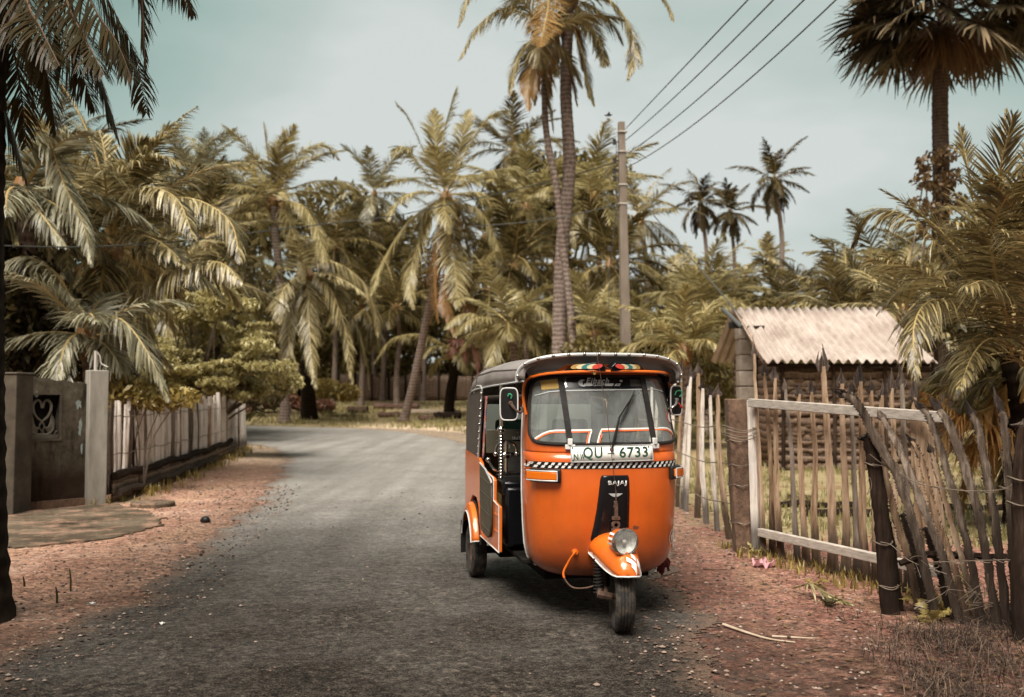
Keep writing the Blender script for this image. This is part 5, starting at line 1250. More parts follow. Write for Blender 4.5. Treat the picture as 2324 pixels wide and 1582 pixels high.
palm('young low palm with bright arching fronds behind the rickshaw roof', 1160, 740, 36, L=3.3, nf=16, seed=46, leaf='palm_leaf_far', nl=50, wl=.065, leafL=.75, tr=.17, emin=-5, emax=62,
     custom=[([(1130, 760), (1180, 710), (1230, 705), (1262, 740)], dict(dy=-2, hang=1.1, L=.7)), ([(1130, 770), (1090, 720), (1045, 715), (1010, 745)], dict(dy=-2, hang=1.1, L=.7))])
palm('small bent palm with a dead pink frond in front of the far woven fence', 1030, 800, 50, base=1018, bY=51, L=2.9, nf=9, seed=47, leaf='palm_leaf_far', nl=44, wl=.075, leafL=.75, tr=.28, tr1=.22, trunkm='palm_trunk_dark', emin=-5, emax=70, deadm='pink_frond',
     custom=[([(1030, 800), (1035, 775), (1052, 775), (1062, 850)], dict(dy=-1, hang=1.2, L=.8, mi=2, mr=2, n=70)), ([(1030, 800), (1060, 780), (1080, 790), (1085, 860)], dict(dy=-1.2, hang=1.0, L=.6, mi=2, mr=2, n=70)), ([(1030, 800), (960, 760), (890, 770), (845, 830)], dict(dy=-1, hang=1.1, L=.8)), ([(1030, 790), (1100, 740), (1170, 760)], dict(dy=-1, hang=1.1, L=.8))])
palm('yellowish palm behind the leaning trunk, under the trailing fronds', 900, 700, 54, L=4.2, nf=20, seed=48, leaf='grove_leaf', nl=44, wl=.08, leafL=.9, tr=.18, emin=-25)
palm('young golden palm right of the power pole, nearest the pickets', 1555, 800, 25, L=2.3, nf=18, seed=51, leaf='palm_leaf_far', nl=52, wl=.045, leafL=.6, tr=.15, emin=5, emax=82, seg=3)
palm('young golden palm at the foot of the power pole', 1462, 790, 29, L=2.5, nf=18, seed=52, leaf='palm_leaf_far', nl=50, wl=.05, leafL=.65, tr=.15, emin=0, emax=80)
palm('pale upright palm tuft left of the tin-roofed hut', 1600, 700, 36, L=3.1, nf=18, seed=53, leaf='palm_leaf_far', nl=46, wl=.06, leafL=.75, tr=.16, emin=-5, emax=86)
palm('bushy palm in the middle distance below the three distant palms', 1520, 690, 44, L=3.4, nf=20, seed=54, leaf='palm_leaf_far', nl=42, wl=.07, leafL=.8, tr=.16)
palm('low palm between the two trunks and the power pole', 1350, 760, 38, L=3.0, nf=18, seed=55, leaf='palm_leaf_far', nl=46, wl=.065, leafL=.8, tr=.16, emin=-10)
G3 = 'distant palms on the right skyline'
palm('leftmost of the three thin distant palms against the sky', 1590, 462, 86, base=1592, L=3.9, nf=18, seed=61, leaf='palm_leaf_dark', nl=26, wl=.14, leafL=.85, tr=.20, tr1=.16, hang=1.0, group=G3, dead=2, deadm='palm_leaf_dark')
palm('middle and lowest of the three thin distant palms', 1656, 482, 88, base=1650, L=3.9, nf=18, seed=62, leaf='palm_leaf_dark', nl=26, wl=.14, leafL=.85, tr=.20, tr1=.15, hang=1.0, group=G3, dead=2, deadm='palm_leaf_dark')
palm('tallest thin distant palm, right of the other two', 1757, 408, 80, base=1768, L=4.2, nf=18, seed=63, leaf='palm_leaf_dark', nl=28, wl=.13, leafL=.85, tr=.22, tr1=.17, hang=1.0, group=G3, dead=3, deadm='palm_leaf_dark')
palm('short palm crown behind the trunk of the tallest distant palm', 1745, 590, 96, L=3.1, nf=20, seed=64, leaf='palm_leaf', nl=24, wl=.15, leafL=.9, tr=.17, group=G3)
palm('little tuft-like palm on the tree line left of the tallest distant palm', 1693, 625, 104, L=3.0, nf=18, seed=65, leaf='palm_leaf', nl=22, wl=.16, leafL=.9, tr=.17, group=G3)
# behind the hut
palm('palm with fan of upright fronds behind the hut roof', 1925, 735, 25, L=2.6, nf=12, seed=71, leaf='palm_leaf', nl=60, wl=.045, leafL=.6, tr=.15, emin=5, emax=80, seg=3,
     custom=[([(1945, 715), (1915, 640), (1868, 572)], dict(dy=0, hang=.3, L=.55)), ([(1920, 715), (1880, 650), (1800, 622)], dict(dy=-.5, hang=.5, L=.5)), ([(1950, 715), (1945, 630), (1925, 575)], dict(dy=0, hang=.3, L=.5))])
palm('palm behind the right end of the hut roof', 2050, 720, 23, L=2.8, nf=16, seed=72, leaf='palm_leaf', nl=56, wl=.045, leafL=.6, tr=.15, emin=-10, emax=80, seg=3)
# L near right
palm('big near coconut palm at the right edge with golden ribs sweeping over the hut', 2300, 800, 10.6, base=2318, L=2.3, nf=8, seed=73, leaf='palm_leaf_edge', nl=78, wl=.028, leafL=.45, tr=.17, tr1=.14, seg=3, trunkm='palm_trunk_dark', wind=(0, 0), emin=-40, emax=78, hang=.45, rr=.02, dead=3, deadm='palm_orange',
     custom=[([(2290, 770), (2215, 690), (2120, 628), (2040, 598), (1972, 582)], dict(dy=-1.0, L=.50, hang=0.44, n=95, w=.024)), ([(2290, 760), (2175, 610), (2080, 505), (2015, 478), (1965, 495), (1932, 560)], dict(dy=.6, L=.45, hang=0.80, n=95, w=.022)),
             ([(2290, 780), (2200, 705), (2130, 680), (2090, 700), (2072, 760), (2080, 870)], dict(dy=-1.2, L=.48, hang=0.96, n=100, w=.022)), ([(2290, 760), (2235, 600), (2200, 400), (2178, 283)], dict(dy=.5, L=.32, hang=0.12, n=80, w=.02)),
             ([(2300, 760), (2290, 560), (2276, 400), (2282, 250)], dict(dy=.3, L=.34, hang=0.00, n=70, w=.02, sweep=(50, 70))), ([(2300, 760), (2250, 600), (2262, 420), (2300, 260)], dict(dy=-1, L=.5, hang=.2, n=90, w=.02)),
             ([(2310, 900), (2330, 640), (2300, 480), (2240, 400)], dict(dy=-1.5, L=.55, hang=.4, n=100, w=.02)),
             ([(2310, 950), (2360, 700), (2340, 560), (2270, 520)], dict(dy=-2.5, L=.55, hang=.5, n=110, w=.02)),
             ([(2300, 760), (2310, 560), (2330, 380), (2350, 250)], dict(dy=.2, L=.42, hang=0.40, n=90, w=.022)),
             ([(2300, 760), (2270, 610), (2220, 520), (2150, 500)], dict(dy=-1.2, L=.42, hang=0.64, n=90, w=.022)), ([(2300, 770), (2250, 560), (2300, 420), (2380, 360)], dict(dy=-2, L=.5, hang=0.64, n=100, w=.022)),
             ([(2300, 820), (2230, 760), (2190, 800), (2170, 900)], dict(dy=-.6, L=.42, hang=0.88, n=90, w=.022)), ([(2300, 830), (2280, 700), (2240, 640), (2190, 650)], dict(dy=-2, L=.48, hang=0.80, n=90, w=.022)),
             ([(2340, 985), (2250, 965), (2175, 944), (2101, 891)], dict(dy=-.4, L=.66, hang=.9, n=80, w=.020, mi=2)), ([(2340, 985), (2260, 1000), (2190, 1010), (2120, 1000)], dict(dy=-.2, L=.5, hang=.9, n=70, w=.020, mi=2)), ([(2310, 900), (2235, 930), (2165, 960), (2110, 1040)], dict(dy=-.4, L=.42, hang=0.64, n=90, w=.024, mi=2)), ([(2310, 880), (2260, 860), (2200, 900), (2160, 1010)], dict(dy=.2, L=.42, hang=0.72, n=90, w=.022)), ([(2310, 880), (2230, 870), (2130, 880), (2070, 930)], dict(dy=.8, L=.42, hang=0.72, n=90, w=.022))])
palm('upper palm at the top right edge below the round-headed fan palm', 2330, 560, 13.5, base=2345, L=2.6, nf=11, seed=74, leaf='palm_leaf_edge', nl=70, wl=.028, leafL=.45, tr=.17, seg=3, trunkm='palm_trunk_dark', wind=(0, 0), emin=-60, emax=60, rr=.02)
# fan palm
def fan_leaf(Q, base, d, rng, pet=1.2, rad=.95, nseg=26, mi=0, mr=1, droop=.5):
    d = unit(np.array(d, dtype=float)); e = np.array(base) + d * pet + np.array([0, 0, -.12 * pet])
    Q.tube(np.array([base, np.array(base) + d * pet * .5 + np.array([0, 0, .03]), e]), [.035, .025, .02], 4, mr, .5)
    s = unit(np.cross(d, [0, 0, 1.]) + 1e-6); n = np.cross(s, d)
    tw = rng.uniform(-.7, .7); s, n = s * math.cos(tw) + n * math.sin(tw), n * math.cos(tw) - s * math.sin(tw)
    a = np.radians(np.linspace(-125, 125, nseg) + rng.uniform(-3, 3, nseg)); r_ = rad * rng.uniform(.85, 1.08, nseg) * (1 - .18 * (np.abs(a) / 2.2) ** 2)
    dd = np.cos(a)[:, None] * d + np.sin(a)[:, None] * s + .10 * n
    wv = -np.sin(a)[:, None] * d + np.cos(a)[:, None] * s
    rows = []; P_ = np.repeat(e[None, :], nseg, 0)
    for j, (f, w) in enumerate(((0, .008), (.3, .046), (.6, .044), (.85, .024), (1.0, .003))):
        q = P_ + dd * (r_ * f)[:, None]; q[:, 2] -= droop * (f ** 2.2) * r_ * rng.uniform(.7, 1.2, nseg)
        pl = (np.arange(nseg) % 2 * 2 - 1)[:, None] * n * .012 * (f < .7)
        rows.append(np.stack([q - wv * (w * r_ / rad)[:, None] + pl, q + wv * (w * r_ / rad)[:, None] - pl], 1))
    Q.strips(np.stack(rows, 1), mi)
def palmyra():
    Y = 24; g = Vector((P(2136, 900, Y).x, Y, -.05)); c = P(2150, -15, Y) - g
    T = empty('palmyra_palm', g, 'tall palmyra with a round dark head of stiff fan leaves, top right', 'palm tree')
    trunk_mesh([(0, 0, 0), (0, 0, 3), tuple(P(2136, 420, Y) - g), tuple(P(2134, 200, Y) - g), tuple(c + Vector((0, 0, -.2)))], .24, .17, seg=16, ringn=110).build('trunk', 'palmyra_trunk', T)
    rng = np.random.default_rng(8); Q = QB()
    for i in range(92):
        z = 1 - 1.62 * (i + .5) / 92; az = i * 2.39996 + rng.uniform(-.2, .2); h = math.sqrt(max(0, 1 - z * z))
        d = (h * math.cos(az), h * math.sin(az), z * .95)
        fan_leaf(Q, tuple(c), d, rng, pet=rng.uniform(1.3, 2.1), rad=rng.uniform(1.0, 1.3), droop=.12 + .25 * (z < 0), nseg=34)
    for i in range(16):
        az = rng.uniform(0, 6.28); fan_leaf(Q, tuple(c - Vector((0, 0, .3))), (math.cos(az) * .6, math.sin(az) * .6, -.9), rng, pet=.7, rad=.9, droop=.7, mi=2, mr=2)
    Q.build('crown', ['palmyra_leaf', 'rachis_dark', 'brown_leaf'], T)
palmyra()
# ------------------------------------------------------------------ bushes, broadleaf trees, thicket
rg = random.Random(77)
def layers(x0, x1, y0, y1, Y, n, nn):
    o = []
    for i in range(n):
        f = rg.random() ** .8; y = y0 + (y1 - y0) * f; hw = (x1 - x0) / 2 * (.30 + .70 * math.sin(math.pi * (.12 + .66 * f)))
        a = rg.uniform(-1, 1); x = (x0 + x1) / 2 + 40 * (f - .3) + a * hw + rg.uniform(-15, 15)
        y = y0 + (y1 - y0) * (round(f * 8) / 8 * .45 + f * .55) + 26 * abs(a) ** 2 + rg.uniform(-12, 12)
        rx = rg.uniform(.14, .42); o.append((x, y, Y + rg.uniform(-1.1, .9), rx, rx * .8, rg.uniform(.05, .18), int(nn * rx)))
    return o
bush('feathery yellow-green tree in flat tiers overhanging the far end of the paling fence', layers(300, 650, 662, 890, 22.5, 150, 900), 'yellow_leaf', .085, 1, dens=1.0, name='broadleaf_tree', cat='tree', base=Vector((P(430, 900, 23).x, 23, -.02)), branches=60, flatn=.9, stem_r=.035)
bush('tangle of brown stems and dry leaves on top of the fence end', [(x, 885 + rg.uniform(-12, 8), 22.5, .55, .4, .22, 420) for x in (400, 440, 480, 520)], 'brown_leaf', .09, 2, branches=4)
bush('pale leafed creeper spilling over the near end of the paling fence', [(x, y, 14.3, .28, .3, .16, 200) for x, y in ((262, 868), (300, 888), (340, 902), (372, 908), (255, 900), (410, 900))] , 'bush_leaf', .10, 3, branches=6, stem_r=.015)
bush('dark leafy shrub behind the concrete wall at the left edge', [(x, y, 15, .8, .6, .5, 700) for x, y in ((20, 700), (70, 770), (30, 800), (120, 800), (90, 700), (160, 830), (10, 620))], 'bush_dark', .13, 4, branches=7)
bush('low yellow bush against the foot of the tall ringed trunk', [(x, y, 50, .9, .7, .5, 500) for x, y in ((560, 880), (600, 860), (780, 890), (740, 880))], 'bush_leaf', .22, 5, branches=4)
bush('dark red scrub heaped behind the foot of the tall ringed palm', [(x, y, 52, .9, .7, .38, 700) for x, y in ((560, 925), (600, 912), (640, 905), (680, 915), (725, 920))], 'red_scrub', .20, 6, name='scrub', cat='scrub', branches=4)
bush('leafy creeper climbing the trunk of the tall fan palm', [(2136 + dx, y, 23.6, .30, .3, .24, 70) for dx, y in ((-30, 365), (12, 350), (-40, 410), (0, 425), (22, 400), (-50, 465), (-10, 480), (30, 455), (-30, 520), (15, 530))], 'brown_leaf', .13, 7, dens=1.3, name='creeper', cat='creeper', base=Vector((P(2136, 900, 23.6).x, 23.6, 0)), branches=5, stem_r=.04, flatn=.2, asp=.8)
bush('round leafy tree top on the skyline above the ringed palm, far left of centre', [(x, y, 66, 3.0, 2.4, 1.8, 900) for x, y in ((520, 440), (560, 470), (490, 490), (600, 500), (540, 540))], 'thicket_leaf', .45, 21, name='broadleaf_tree', cat='tree', branches=5, stem_r=.15)
bush('golden leafy tree behind and right of the ringed palm', [(x, y, 68, 3.2, 2.4, 1.9, 900) for x, y in ((760, 470), (820, 520), (720, 540), (790, 580), (880, 540), (850, 610))], 'thicket_leaf', .45, 22, name='broadleaf_tree', cat='tree', branches=6, stem_r=.15)
bush('golden leafy tree behind the twin trunks', [(x, y, 66, 3.0, 2.4, 1.9, 900) for x, y in ((1230, 400), (1180, 450), (1290, 420), (1340, 400), (1250, 500), (1340, 500))], 'thicket_leaf', .45, 23, name='broadleaf_tree', cat='tree', branches=6, stem_r=.15)
bush('leafy tree on the left skyline behind the dense palm', [(x, y, 40, 2.2, 2, 1.5, 900) for x, y in ((200, 440), (300, 450), (380, 440), (250, 520), (120, 470))], 'bush_dark', .32, 24, name='broadleaf_tree', cat='tree', branches=5, stem_r=.12)
def thicket():
    rng = np.random.default_rng(5); Q = QB()
    def band(x0, x1, ytop, Y0, Y1, n, size, mi, rr=1.3):
        for i in range(n):
            x = rng.uniform(x0, x1); Y_ = rng.uniform(Y0, Y1); f = rng.random() ** .7
            y = ytop(x) + (905 - ytop(x)) * f + 10; p = P(x, y, Y_); r_ = rr * rng.uniform(.6, 1.2)
            if p.z < .3: p.z = .3
            cloud(Q, tuple(p), (r_, r_, r_ * .7), 170, size, rng, mi, flatn=.6)
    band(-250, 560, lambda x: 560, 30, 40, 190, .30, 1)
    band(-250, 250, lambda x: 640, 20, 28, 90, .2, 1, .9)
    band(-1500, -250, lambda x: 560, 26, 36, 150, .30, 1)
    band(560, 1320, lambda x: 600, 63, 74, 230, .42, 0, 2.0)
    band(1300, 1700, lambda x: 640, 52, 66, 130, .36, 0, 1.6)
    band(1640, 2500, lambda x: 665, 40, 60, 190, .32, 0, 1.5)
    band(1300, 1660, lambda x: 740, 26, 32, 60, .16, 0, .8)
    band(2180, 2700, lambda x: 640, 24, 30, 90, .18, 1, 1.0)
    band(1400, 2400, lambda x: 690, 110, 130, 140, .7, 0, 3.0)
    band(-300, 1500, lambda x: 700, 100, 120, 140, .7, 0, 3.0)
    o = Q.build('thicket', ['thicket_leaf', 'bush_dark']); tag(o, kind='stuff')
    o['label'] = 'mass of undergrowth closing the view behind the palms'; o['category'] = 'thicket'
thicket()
bush('dark leafy mass filling the gaps behind the big near palm at the right edge', [(x, y, 13.2, .8, .6, .6, 800) for x, y in ((2260, 560), (2320, 640), (2230, 700), (2300, 780), (2330, 880), (2350, 520))], 'bush_dark', .12, 33, branches=9)
bush('unseen leafy tree added outside the left of the picture to shade the verge', [(x, y, 1.8, 1.3, 1.2, .8, 2600) for x, y in ((-4485, -3850), (-3600, -4300), (-5400, -3600), (-4200, -5000), (-6200, -4400))], 'bush_dark', .16, 31, name='broadleaf_tree', cat='tree', base=Vector((-5.4, .4, 0)), branches=5, stem_r=.13)  # unseen tree, added only to shade the near left corner
bush('unseen leafy tree added outside the right of the picture to shade the verge', [(x, y, 1.8, 1.3, 1.2, .8, 2600) for x, y in ((5900, -3850), (5000, -4300), (6900, -3600), (5600, -5000), (7700, -4400))], 'bush_dark', .16, 32, name='broadleaf_tree', cat='tree', base=Vector((5.4, .4, 0)), branches=5, stem_r=.13)  # added out of view as well, shades the near right corner
# generic palms deeper in the grove: one mesh set, copied
def grove():
    protos = []
    for k, (lf, hg) in enumerate((('grove_leaf', .8), ('grove_leaf', .9), ('grove_leaf', 1.1))):
        rng = np.random.default_rng(200 + k); Q = QB(); crown(Q, (0, 0, 0), 4.2, 22, rng, 44, .075, 1.3, (.25, 0), -50, 80, hg * .75, 2, 1, 1.3)
        Q.tube(np.array([[0, 0, -.3], [0, 0, 0], [0, 0, .3]]), [.2, .3, .12], 8, 2)
        protos.append(Q)
    G = 'palms deep in the grove'
    spots = [(60, 500, 36, 0, 'palm deep in the grove at the far left, above the concrete wall'), (330, 560, 40, 1, 'palm deep in the grove behind the left paling fence'), (520, 640, 55, 0, 'palm deep in the grove left of the ringed trunk'),
             (760, 560, 58, 1, 'palm deep in the grove between ringed trunk and leaning palm'), (870, 600, 60, 0, 'palm deep in the grove just left of the leaning palm'), (820, 700, 56, 2, 'lower palm deep in the grove above the woven fence'),
             (960, 640, 60, 2, 'palm deep in the grove behind the leaning trunk'), (1100, 540, 62, 0, 'palm deep in the grove right behind the nut-bearing crown'), (1110, 660, 54, 1, 'lower palm deep in the grove behind the rickshaw roof, left'),
             (1260, 600, 58, 2, 'palm deep in the grove behind the twin trunks'), (1300, 690, 52, 0, 'lower palm deep in the grove right of the twin trunks'), (1420, 680, 54, 1, 'palm deep in the grove right behind the power pole'),
             (1560, 640, 70, 0, 'palm deep in the grove under the leftmost distant palm'), (1640, 700, 60, 2, 'palm deep in the grove just left of the hut'), (1830, 680, 62, 1, 'palm deep in the grove above the hut roof, left half'),
             (1780, 700, 50, 0, 'palm deep in the grove above the hut ridge corner'), (2010, 650, 42, 2, 'palm deep in the grove above the hut roof, right half'), (1980, 700, 34, 0, 'palm close behind the right half of the hut roof'), (2160, 690, 30, 1, 'palm deep in the grove behind the near right palm')]
    first = {}
    for i, (x, y, Y_, k, lab) in enumerate(spots):
        c = P(x, y, Y_); z = gzf(c.x, Y_) - .05
        T = empty('coconut_palm', (c.x, Y_, z), lab, 'palm tree', G)
        b = trunk_mesh([(0, 0, 0), (.1, 0, (c.z - z) * .5), (0, 0, c.z - z)], .17, .13, seed=i); b.build('trunk', 'palm_trunk', T)
        if k not in first: first[k] = protos[k].build('crown', ['grove_leaf', 'rachis', 'palm_dead'], T); o = first[k]
        else:
            o = first[k].copy(); COL.objects.link(o); o.parent = T
        o.location = (0, 0, c.z - z); o.rotation_euler.z = i * 1.9; s = rg.uniform(.85, 1.1); o.scale = (s, s, s)
grove()
# ------------------------------------------------------------------ left: concrete wall, paling fence
RG = random.Random(99)
def left_wall():
    T = empty('boundary_wall', (-5.6, 12.4, 0), 'weathered concrete boundary wall with two pillars and a swan vent block, far left', 'wall')
    o = Vector((-5.6, 12.4, 0))
    b = MB(); b.box(Vector((-5.99, 11.85, .78)) - o, (.40, .42, 1.74)); b.box(Vector((-5.99, 11.85, 1.665)) - o, (.42, .44, .03)); b.build('pillar', 'pillar_dark', T, bevel=.012)
    rot = Matrix.Rotation(R(36), 3, 'Z'); pc = Vector((-5.36, 12.86, 0))
    b = MB(); b.box(pc + Vector((0, 0, .80)) - o, (.235, .24, 1.86), rot); b.build('pillar', 'pillar_light', T, bevel=.012)
    b = MB(); b.tube([pc + Vector((.0, -.05, 1.70)) - o, pc + Vector((.0, -.05, 1.98)) - o], .022, 6); b.tube(catmull([pc + Vector((.02, -.05, 1.96)) - o, pc + Vector((.06, -.05, 1.9)) - o, pc + Vector((.07, -.05, 1.82)) - o, pc + Vector((.16, -.05, 1.77)) - o], 8), .008, 5); b.build('steel_bar', 'rail_metal', T)
    A = P(20, 1000, 12.15); B_ = P(212, 1000, 12.95); A.z = B_.z = 0
    d = (B_ - A); W = d.length; d /= W; nrm = Vector((d.y, -d.x, 0))   # towards the camera
    def fr(p, h): return A + d * p[0] + Vector((0, 0, p[1])) + nrm * h - o
    pxx = lambda x: (P(x, 1000, 12.15 + (x - 20) / 192 * .8) - A).xy.length
    x0, x1 = pxx(56), pxx(128); z0, z1 = 1.42 - (996 - 895) / 183, 1.42 - (896 - 895) / 183
    b = MB(); zt0, zt1 = 1.66, 1.545
    top = lambda x: zt0 + (zt1 - zt0) * x / W + .008 * math.sin(x * 31) + .006 * math.sin(x * 83)
    def wallpoly(pl): b.prism(pl, fr, -.06, .06)
    # four pieces around the opening
    def strip_top(xa, xb, n=10): return [(xb - (xb - xa) * i / n, top(xb - (xb - xa) * i / n)) for i in range(n + 1)]
    wallpoly([(0, -.1), (x0, -.1)] + strip_top(0, x0, 6)); wallpoly([(x1, -.1), (W, -.1)] + strip_top(x1, W, 12))
    wallpoly([(x0, z1), (x1, z1)] + strip_top(x0, x1, 6)); wallpoly([(x0, -.1), (x1, -.1), (x1, z0), (x0, z0)])
    b.build('wall_panel', 'concrete_wall', T)
    b = MB(); b.box(Vector((-7.9, 11.75, .72)) - o, (3.42, .12, 1.62)); b.build('wall_panel', 'concrete_wall', T, bevel=.01)
    b = MB(); b.prism([(0, 0), (W, 0), (W, .10), (0, .10)], fr, .06, .10); b.build('plinth', 'stone_post', T)
    for (ya, za, ww, hh) in ((.845, 1.30, .10, .16), (.875, 1.00, .06, .30), (.90, .72, .03, .2), (.30, 1.42, .06, .09)):
        b = MB(); rr = random.Random(int(ya * 1000)); pts = []
        for k in range(22):
            a = 6.283 * k / 22; q = rr.uniform(.45, 1.0); pts.append((ya * W / 1.0 * .92 + ww * q * math.cos(a) * .5, za + hh * q * math.sin(a) * .5))
        b.prism(pts, fr, .055, .0625); b.build('paint_stain', 'wall_stain', T)
    # vent block: frame, recessed back, two swans
    V = empty('vent_block', (0, 0, 0)); V.parent = T
    b = MB(); t = .028
    for pl in ([(x0 - t, z0 - t), (x1 + t, z0 - t), (x1 + t, z0), (x0 - t, z0)], [(x0 - t, z1), (x1 + t, z1), (x1 + t, z1 + t), (x0 - t, z1 + t)], [(x0 - t, z0), (x0, z0), (x0, z1), (x0 - t, z1)], [(x1, z0), (x1 + t, z0), (x1 + t, z1), (x1, z1)]): b.prism(pl, fr, .0, .072)
    b.build('vent_frame', 'pillar_dark', V)
    b = MB(); b.prism([(x0, z0), (x1, z0), (x1, z1), (x0, z1)], fr, -.055, -.045); b.build('vent_back', 'dark_interior', V)
    cx_ = (x0 + x1) / 2; w = (x1 - x0); h = (z1 - z0)
    for s_ in (-1, 1):
        b = MB(); q = lambda u, v, e=0: fr((cx_ + s_ * u * w, z0 + v * h), .01 + e)
        neck = catmull([q(.02, .70), q(.06, .84), q(.16, .88), q(.27, .80), (q(.28, .66)), q(.18, .50), q(.02, .40), q(-.08, .28), q(.0, .16)], 26)
        b.tube(neck, [.008 + .010 * math.sin(math.pi * min(1, i / 25 + .12)) for i in range(26)], 6)
        for k in range(8):
            f = k / 7; a = q(.10 + .10 * f, .26 - .02 * f); c_ = q(.42 - .05 * (f - .5) ** 2 * 8, .14 + .42 * f); m = a.lerp(c_, .5) + Vector((0, 0, -.03))
            b.tube(catmull([a, m, c_], 7), [.012, .013, .013, .012, .010, .008, .004], 5)
        b.tube(catmull([q(.0, .10), q(.2, .10), q(.36, .22), q(.30, .34)], 8), .018, 6)
        b.build('swan_relief', 'vent_stone', V)
    b = MB(); b.prism([(x0, z0), (x1, z0), (x1, z0 + .09 * h), (x0, z0 + .09 * h)], fr, -.03, .03)
    for k in range(5): b.tube([fr((x0 + w * (k + .5) / 5, z0 + .09 * h), .0), fr((x0 + w * (k + .9) / 5, z0 + .17 * h), .0)], .014, 5)
    b.build('vent_base', 'vent_stone', V)
left_wall()
def pane(name, pts, z, m, th=.03, jit=.0, sub=8, kind='structure'):
    out_ = []
    n = len(pts)
    for i in range(n):
        a, c_ = pts[i], pts[(i + 1) % n]
        for k in range(sub):
            f = k / sub; out_.append((a.x + (c_.x - a.x) * f + RG.uniform(-jit, jit), a.y + (c_.y - a.y) * f + RG.uniform(-jit, jit)))
    b = MB(); b.prism(out_, lambda p, h: Vector((p[0], p[1], h)), -.04, z + th); o = b.build(name, m, smooth=False)
    if kind: tag(o, kind=kind)
    return o
pane('concrete_apron', [G(-260, 1190), G(60, 1165), G(238, 1148), G(275, 1150), G(330, 1165), G(372, 1180), G(362, 1196), G(300, 1216), G(215, 1232), G(100, 1243), G(-20, 1250), G(-260, 1262)], .016, 'concrete_slab', .012, .05)
c = G(347, 1152); b = MB(); b.lathe([(0, .075), (.255, .075), (.268, .06), (.265, -.03)], 36, Matrix.Translation(c)); b.lathe([(.268, .02), (.29, .015), (.295, -.03)], 36, Matrix.Translation(c))
o = b.build('round_slab', 'concrete_slab', bevel=0); tag(o, 'round flat concrete cover lying beside the paling fence', 'cover')
# paling fence
def tipfan(b, p, d, r, L, rng, n=6, mi=1, seg=4, spread=.35):
    d = Vector(d).normalized(); s = d.cross(Vector((0, 1, 0))).normalized(); n = int(n * 1.7)
    for k in range(n):
        f = (k + .5) / n * 2 - 1; l = L * rng.uniform(.35, 1.0) * (1 - .55 * abs(f))
        a = p + s * f * r * .8 - d * L * .15; e = a + d * (l + L * .15) + s * (-f * r * .5 + f * l * spread * .35 * rng.uniform(-.3, 1.0)) + Vector((0, rng.uniform(-.12, .12) * l, 0))
        m = a.lerp(e, .4) + s * f * r * .75 + Vector((rng.uniform(-.006, .006), rng.uniform(-.006, .006), 0))
        b.tube([a, m, e], [r * .36, r * .34, r * .05], seg, mi, flat=.6)
def picket(path, widths, mats, parent, rng, tip=.0, tipn=6, flat=.42, loc=None, name='picket', seg=8, k=None, lab=None, face=0.0):
    """flattened pole along path (world points), frayed top at path[0]"""
    o = loc or Vector((0, 0, 0)); pts = [Vector(p) - o for p in path]; n = k or max(8, 3 * len(pts))
    P_ = catmull(pts, n); ws = [float(np.interp(i / (n - 1), np.linspace(0, 1, len(widths)), widths)) / 2 * (1 + rng.uniform(-.07, .07)) for i in range(n)]
    P_ = [p + Vector((rng.uniform(-1, 1) * .004, rng.uniform(-1, 1) * .003, 0)) for p in P_]
    b = MB(); b.tube(P_, ws, seg, 0, flat=flat, ref0=(math.cos(face), math.sin(face), 0))
    if name == 'stalk':
        for sd_ in (-1, 1):
            for i in range(2, n - 1):
                for q_ in range(3):
                    f_ = rng.random(); p = P_[i - 1].lerp(P_[i], f_); t_ = (P_[i] - P_[i - 1]).normalized(); sv = Vector((math.cos(face), math.sin(face), 0)); sv = (sv - t_ * sv.dot(t_)).normalized()
                    a_ = p + sv * sd_ * ws[i] * .93; h_ = rng.uniform(.004, .013)
                    b.tube([a_, a_ + sv * sd_ * h_ - t_ * h_ * .8], [.0045, .0008], 4, 1)
        b.v = [(x + .0025 * math.sin(z * 61 + x * 90), y + .003 * math.sin(z * 43), z) for x, y, z in b.v]
    if tip: tipfan(b, P_[0], P_[0] - P_[2], ws[0] * 1.5, tip, rng, tipn)
    ob = b.build(name, mats, parent)
    if lab: ob['label'] = lab
    return ob
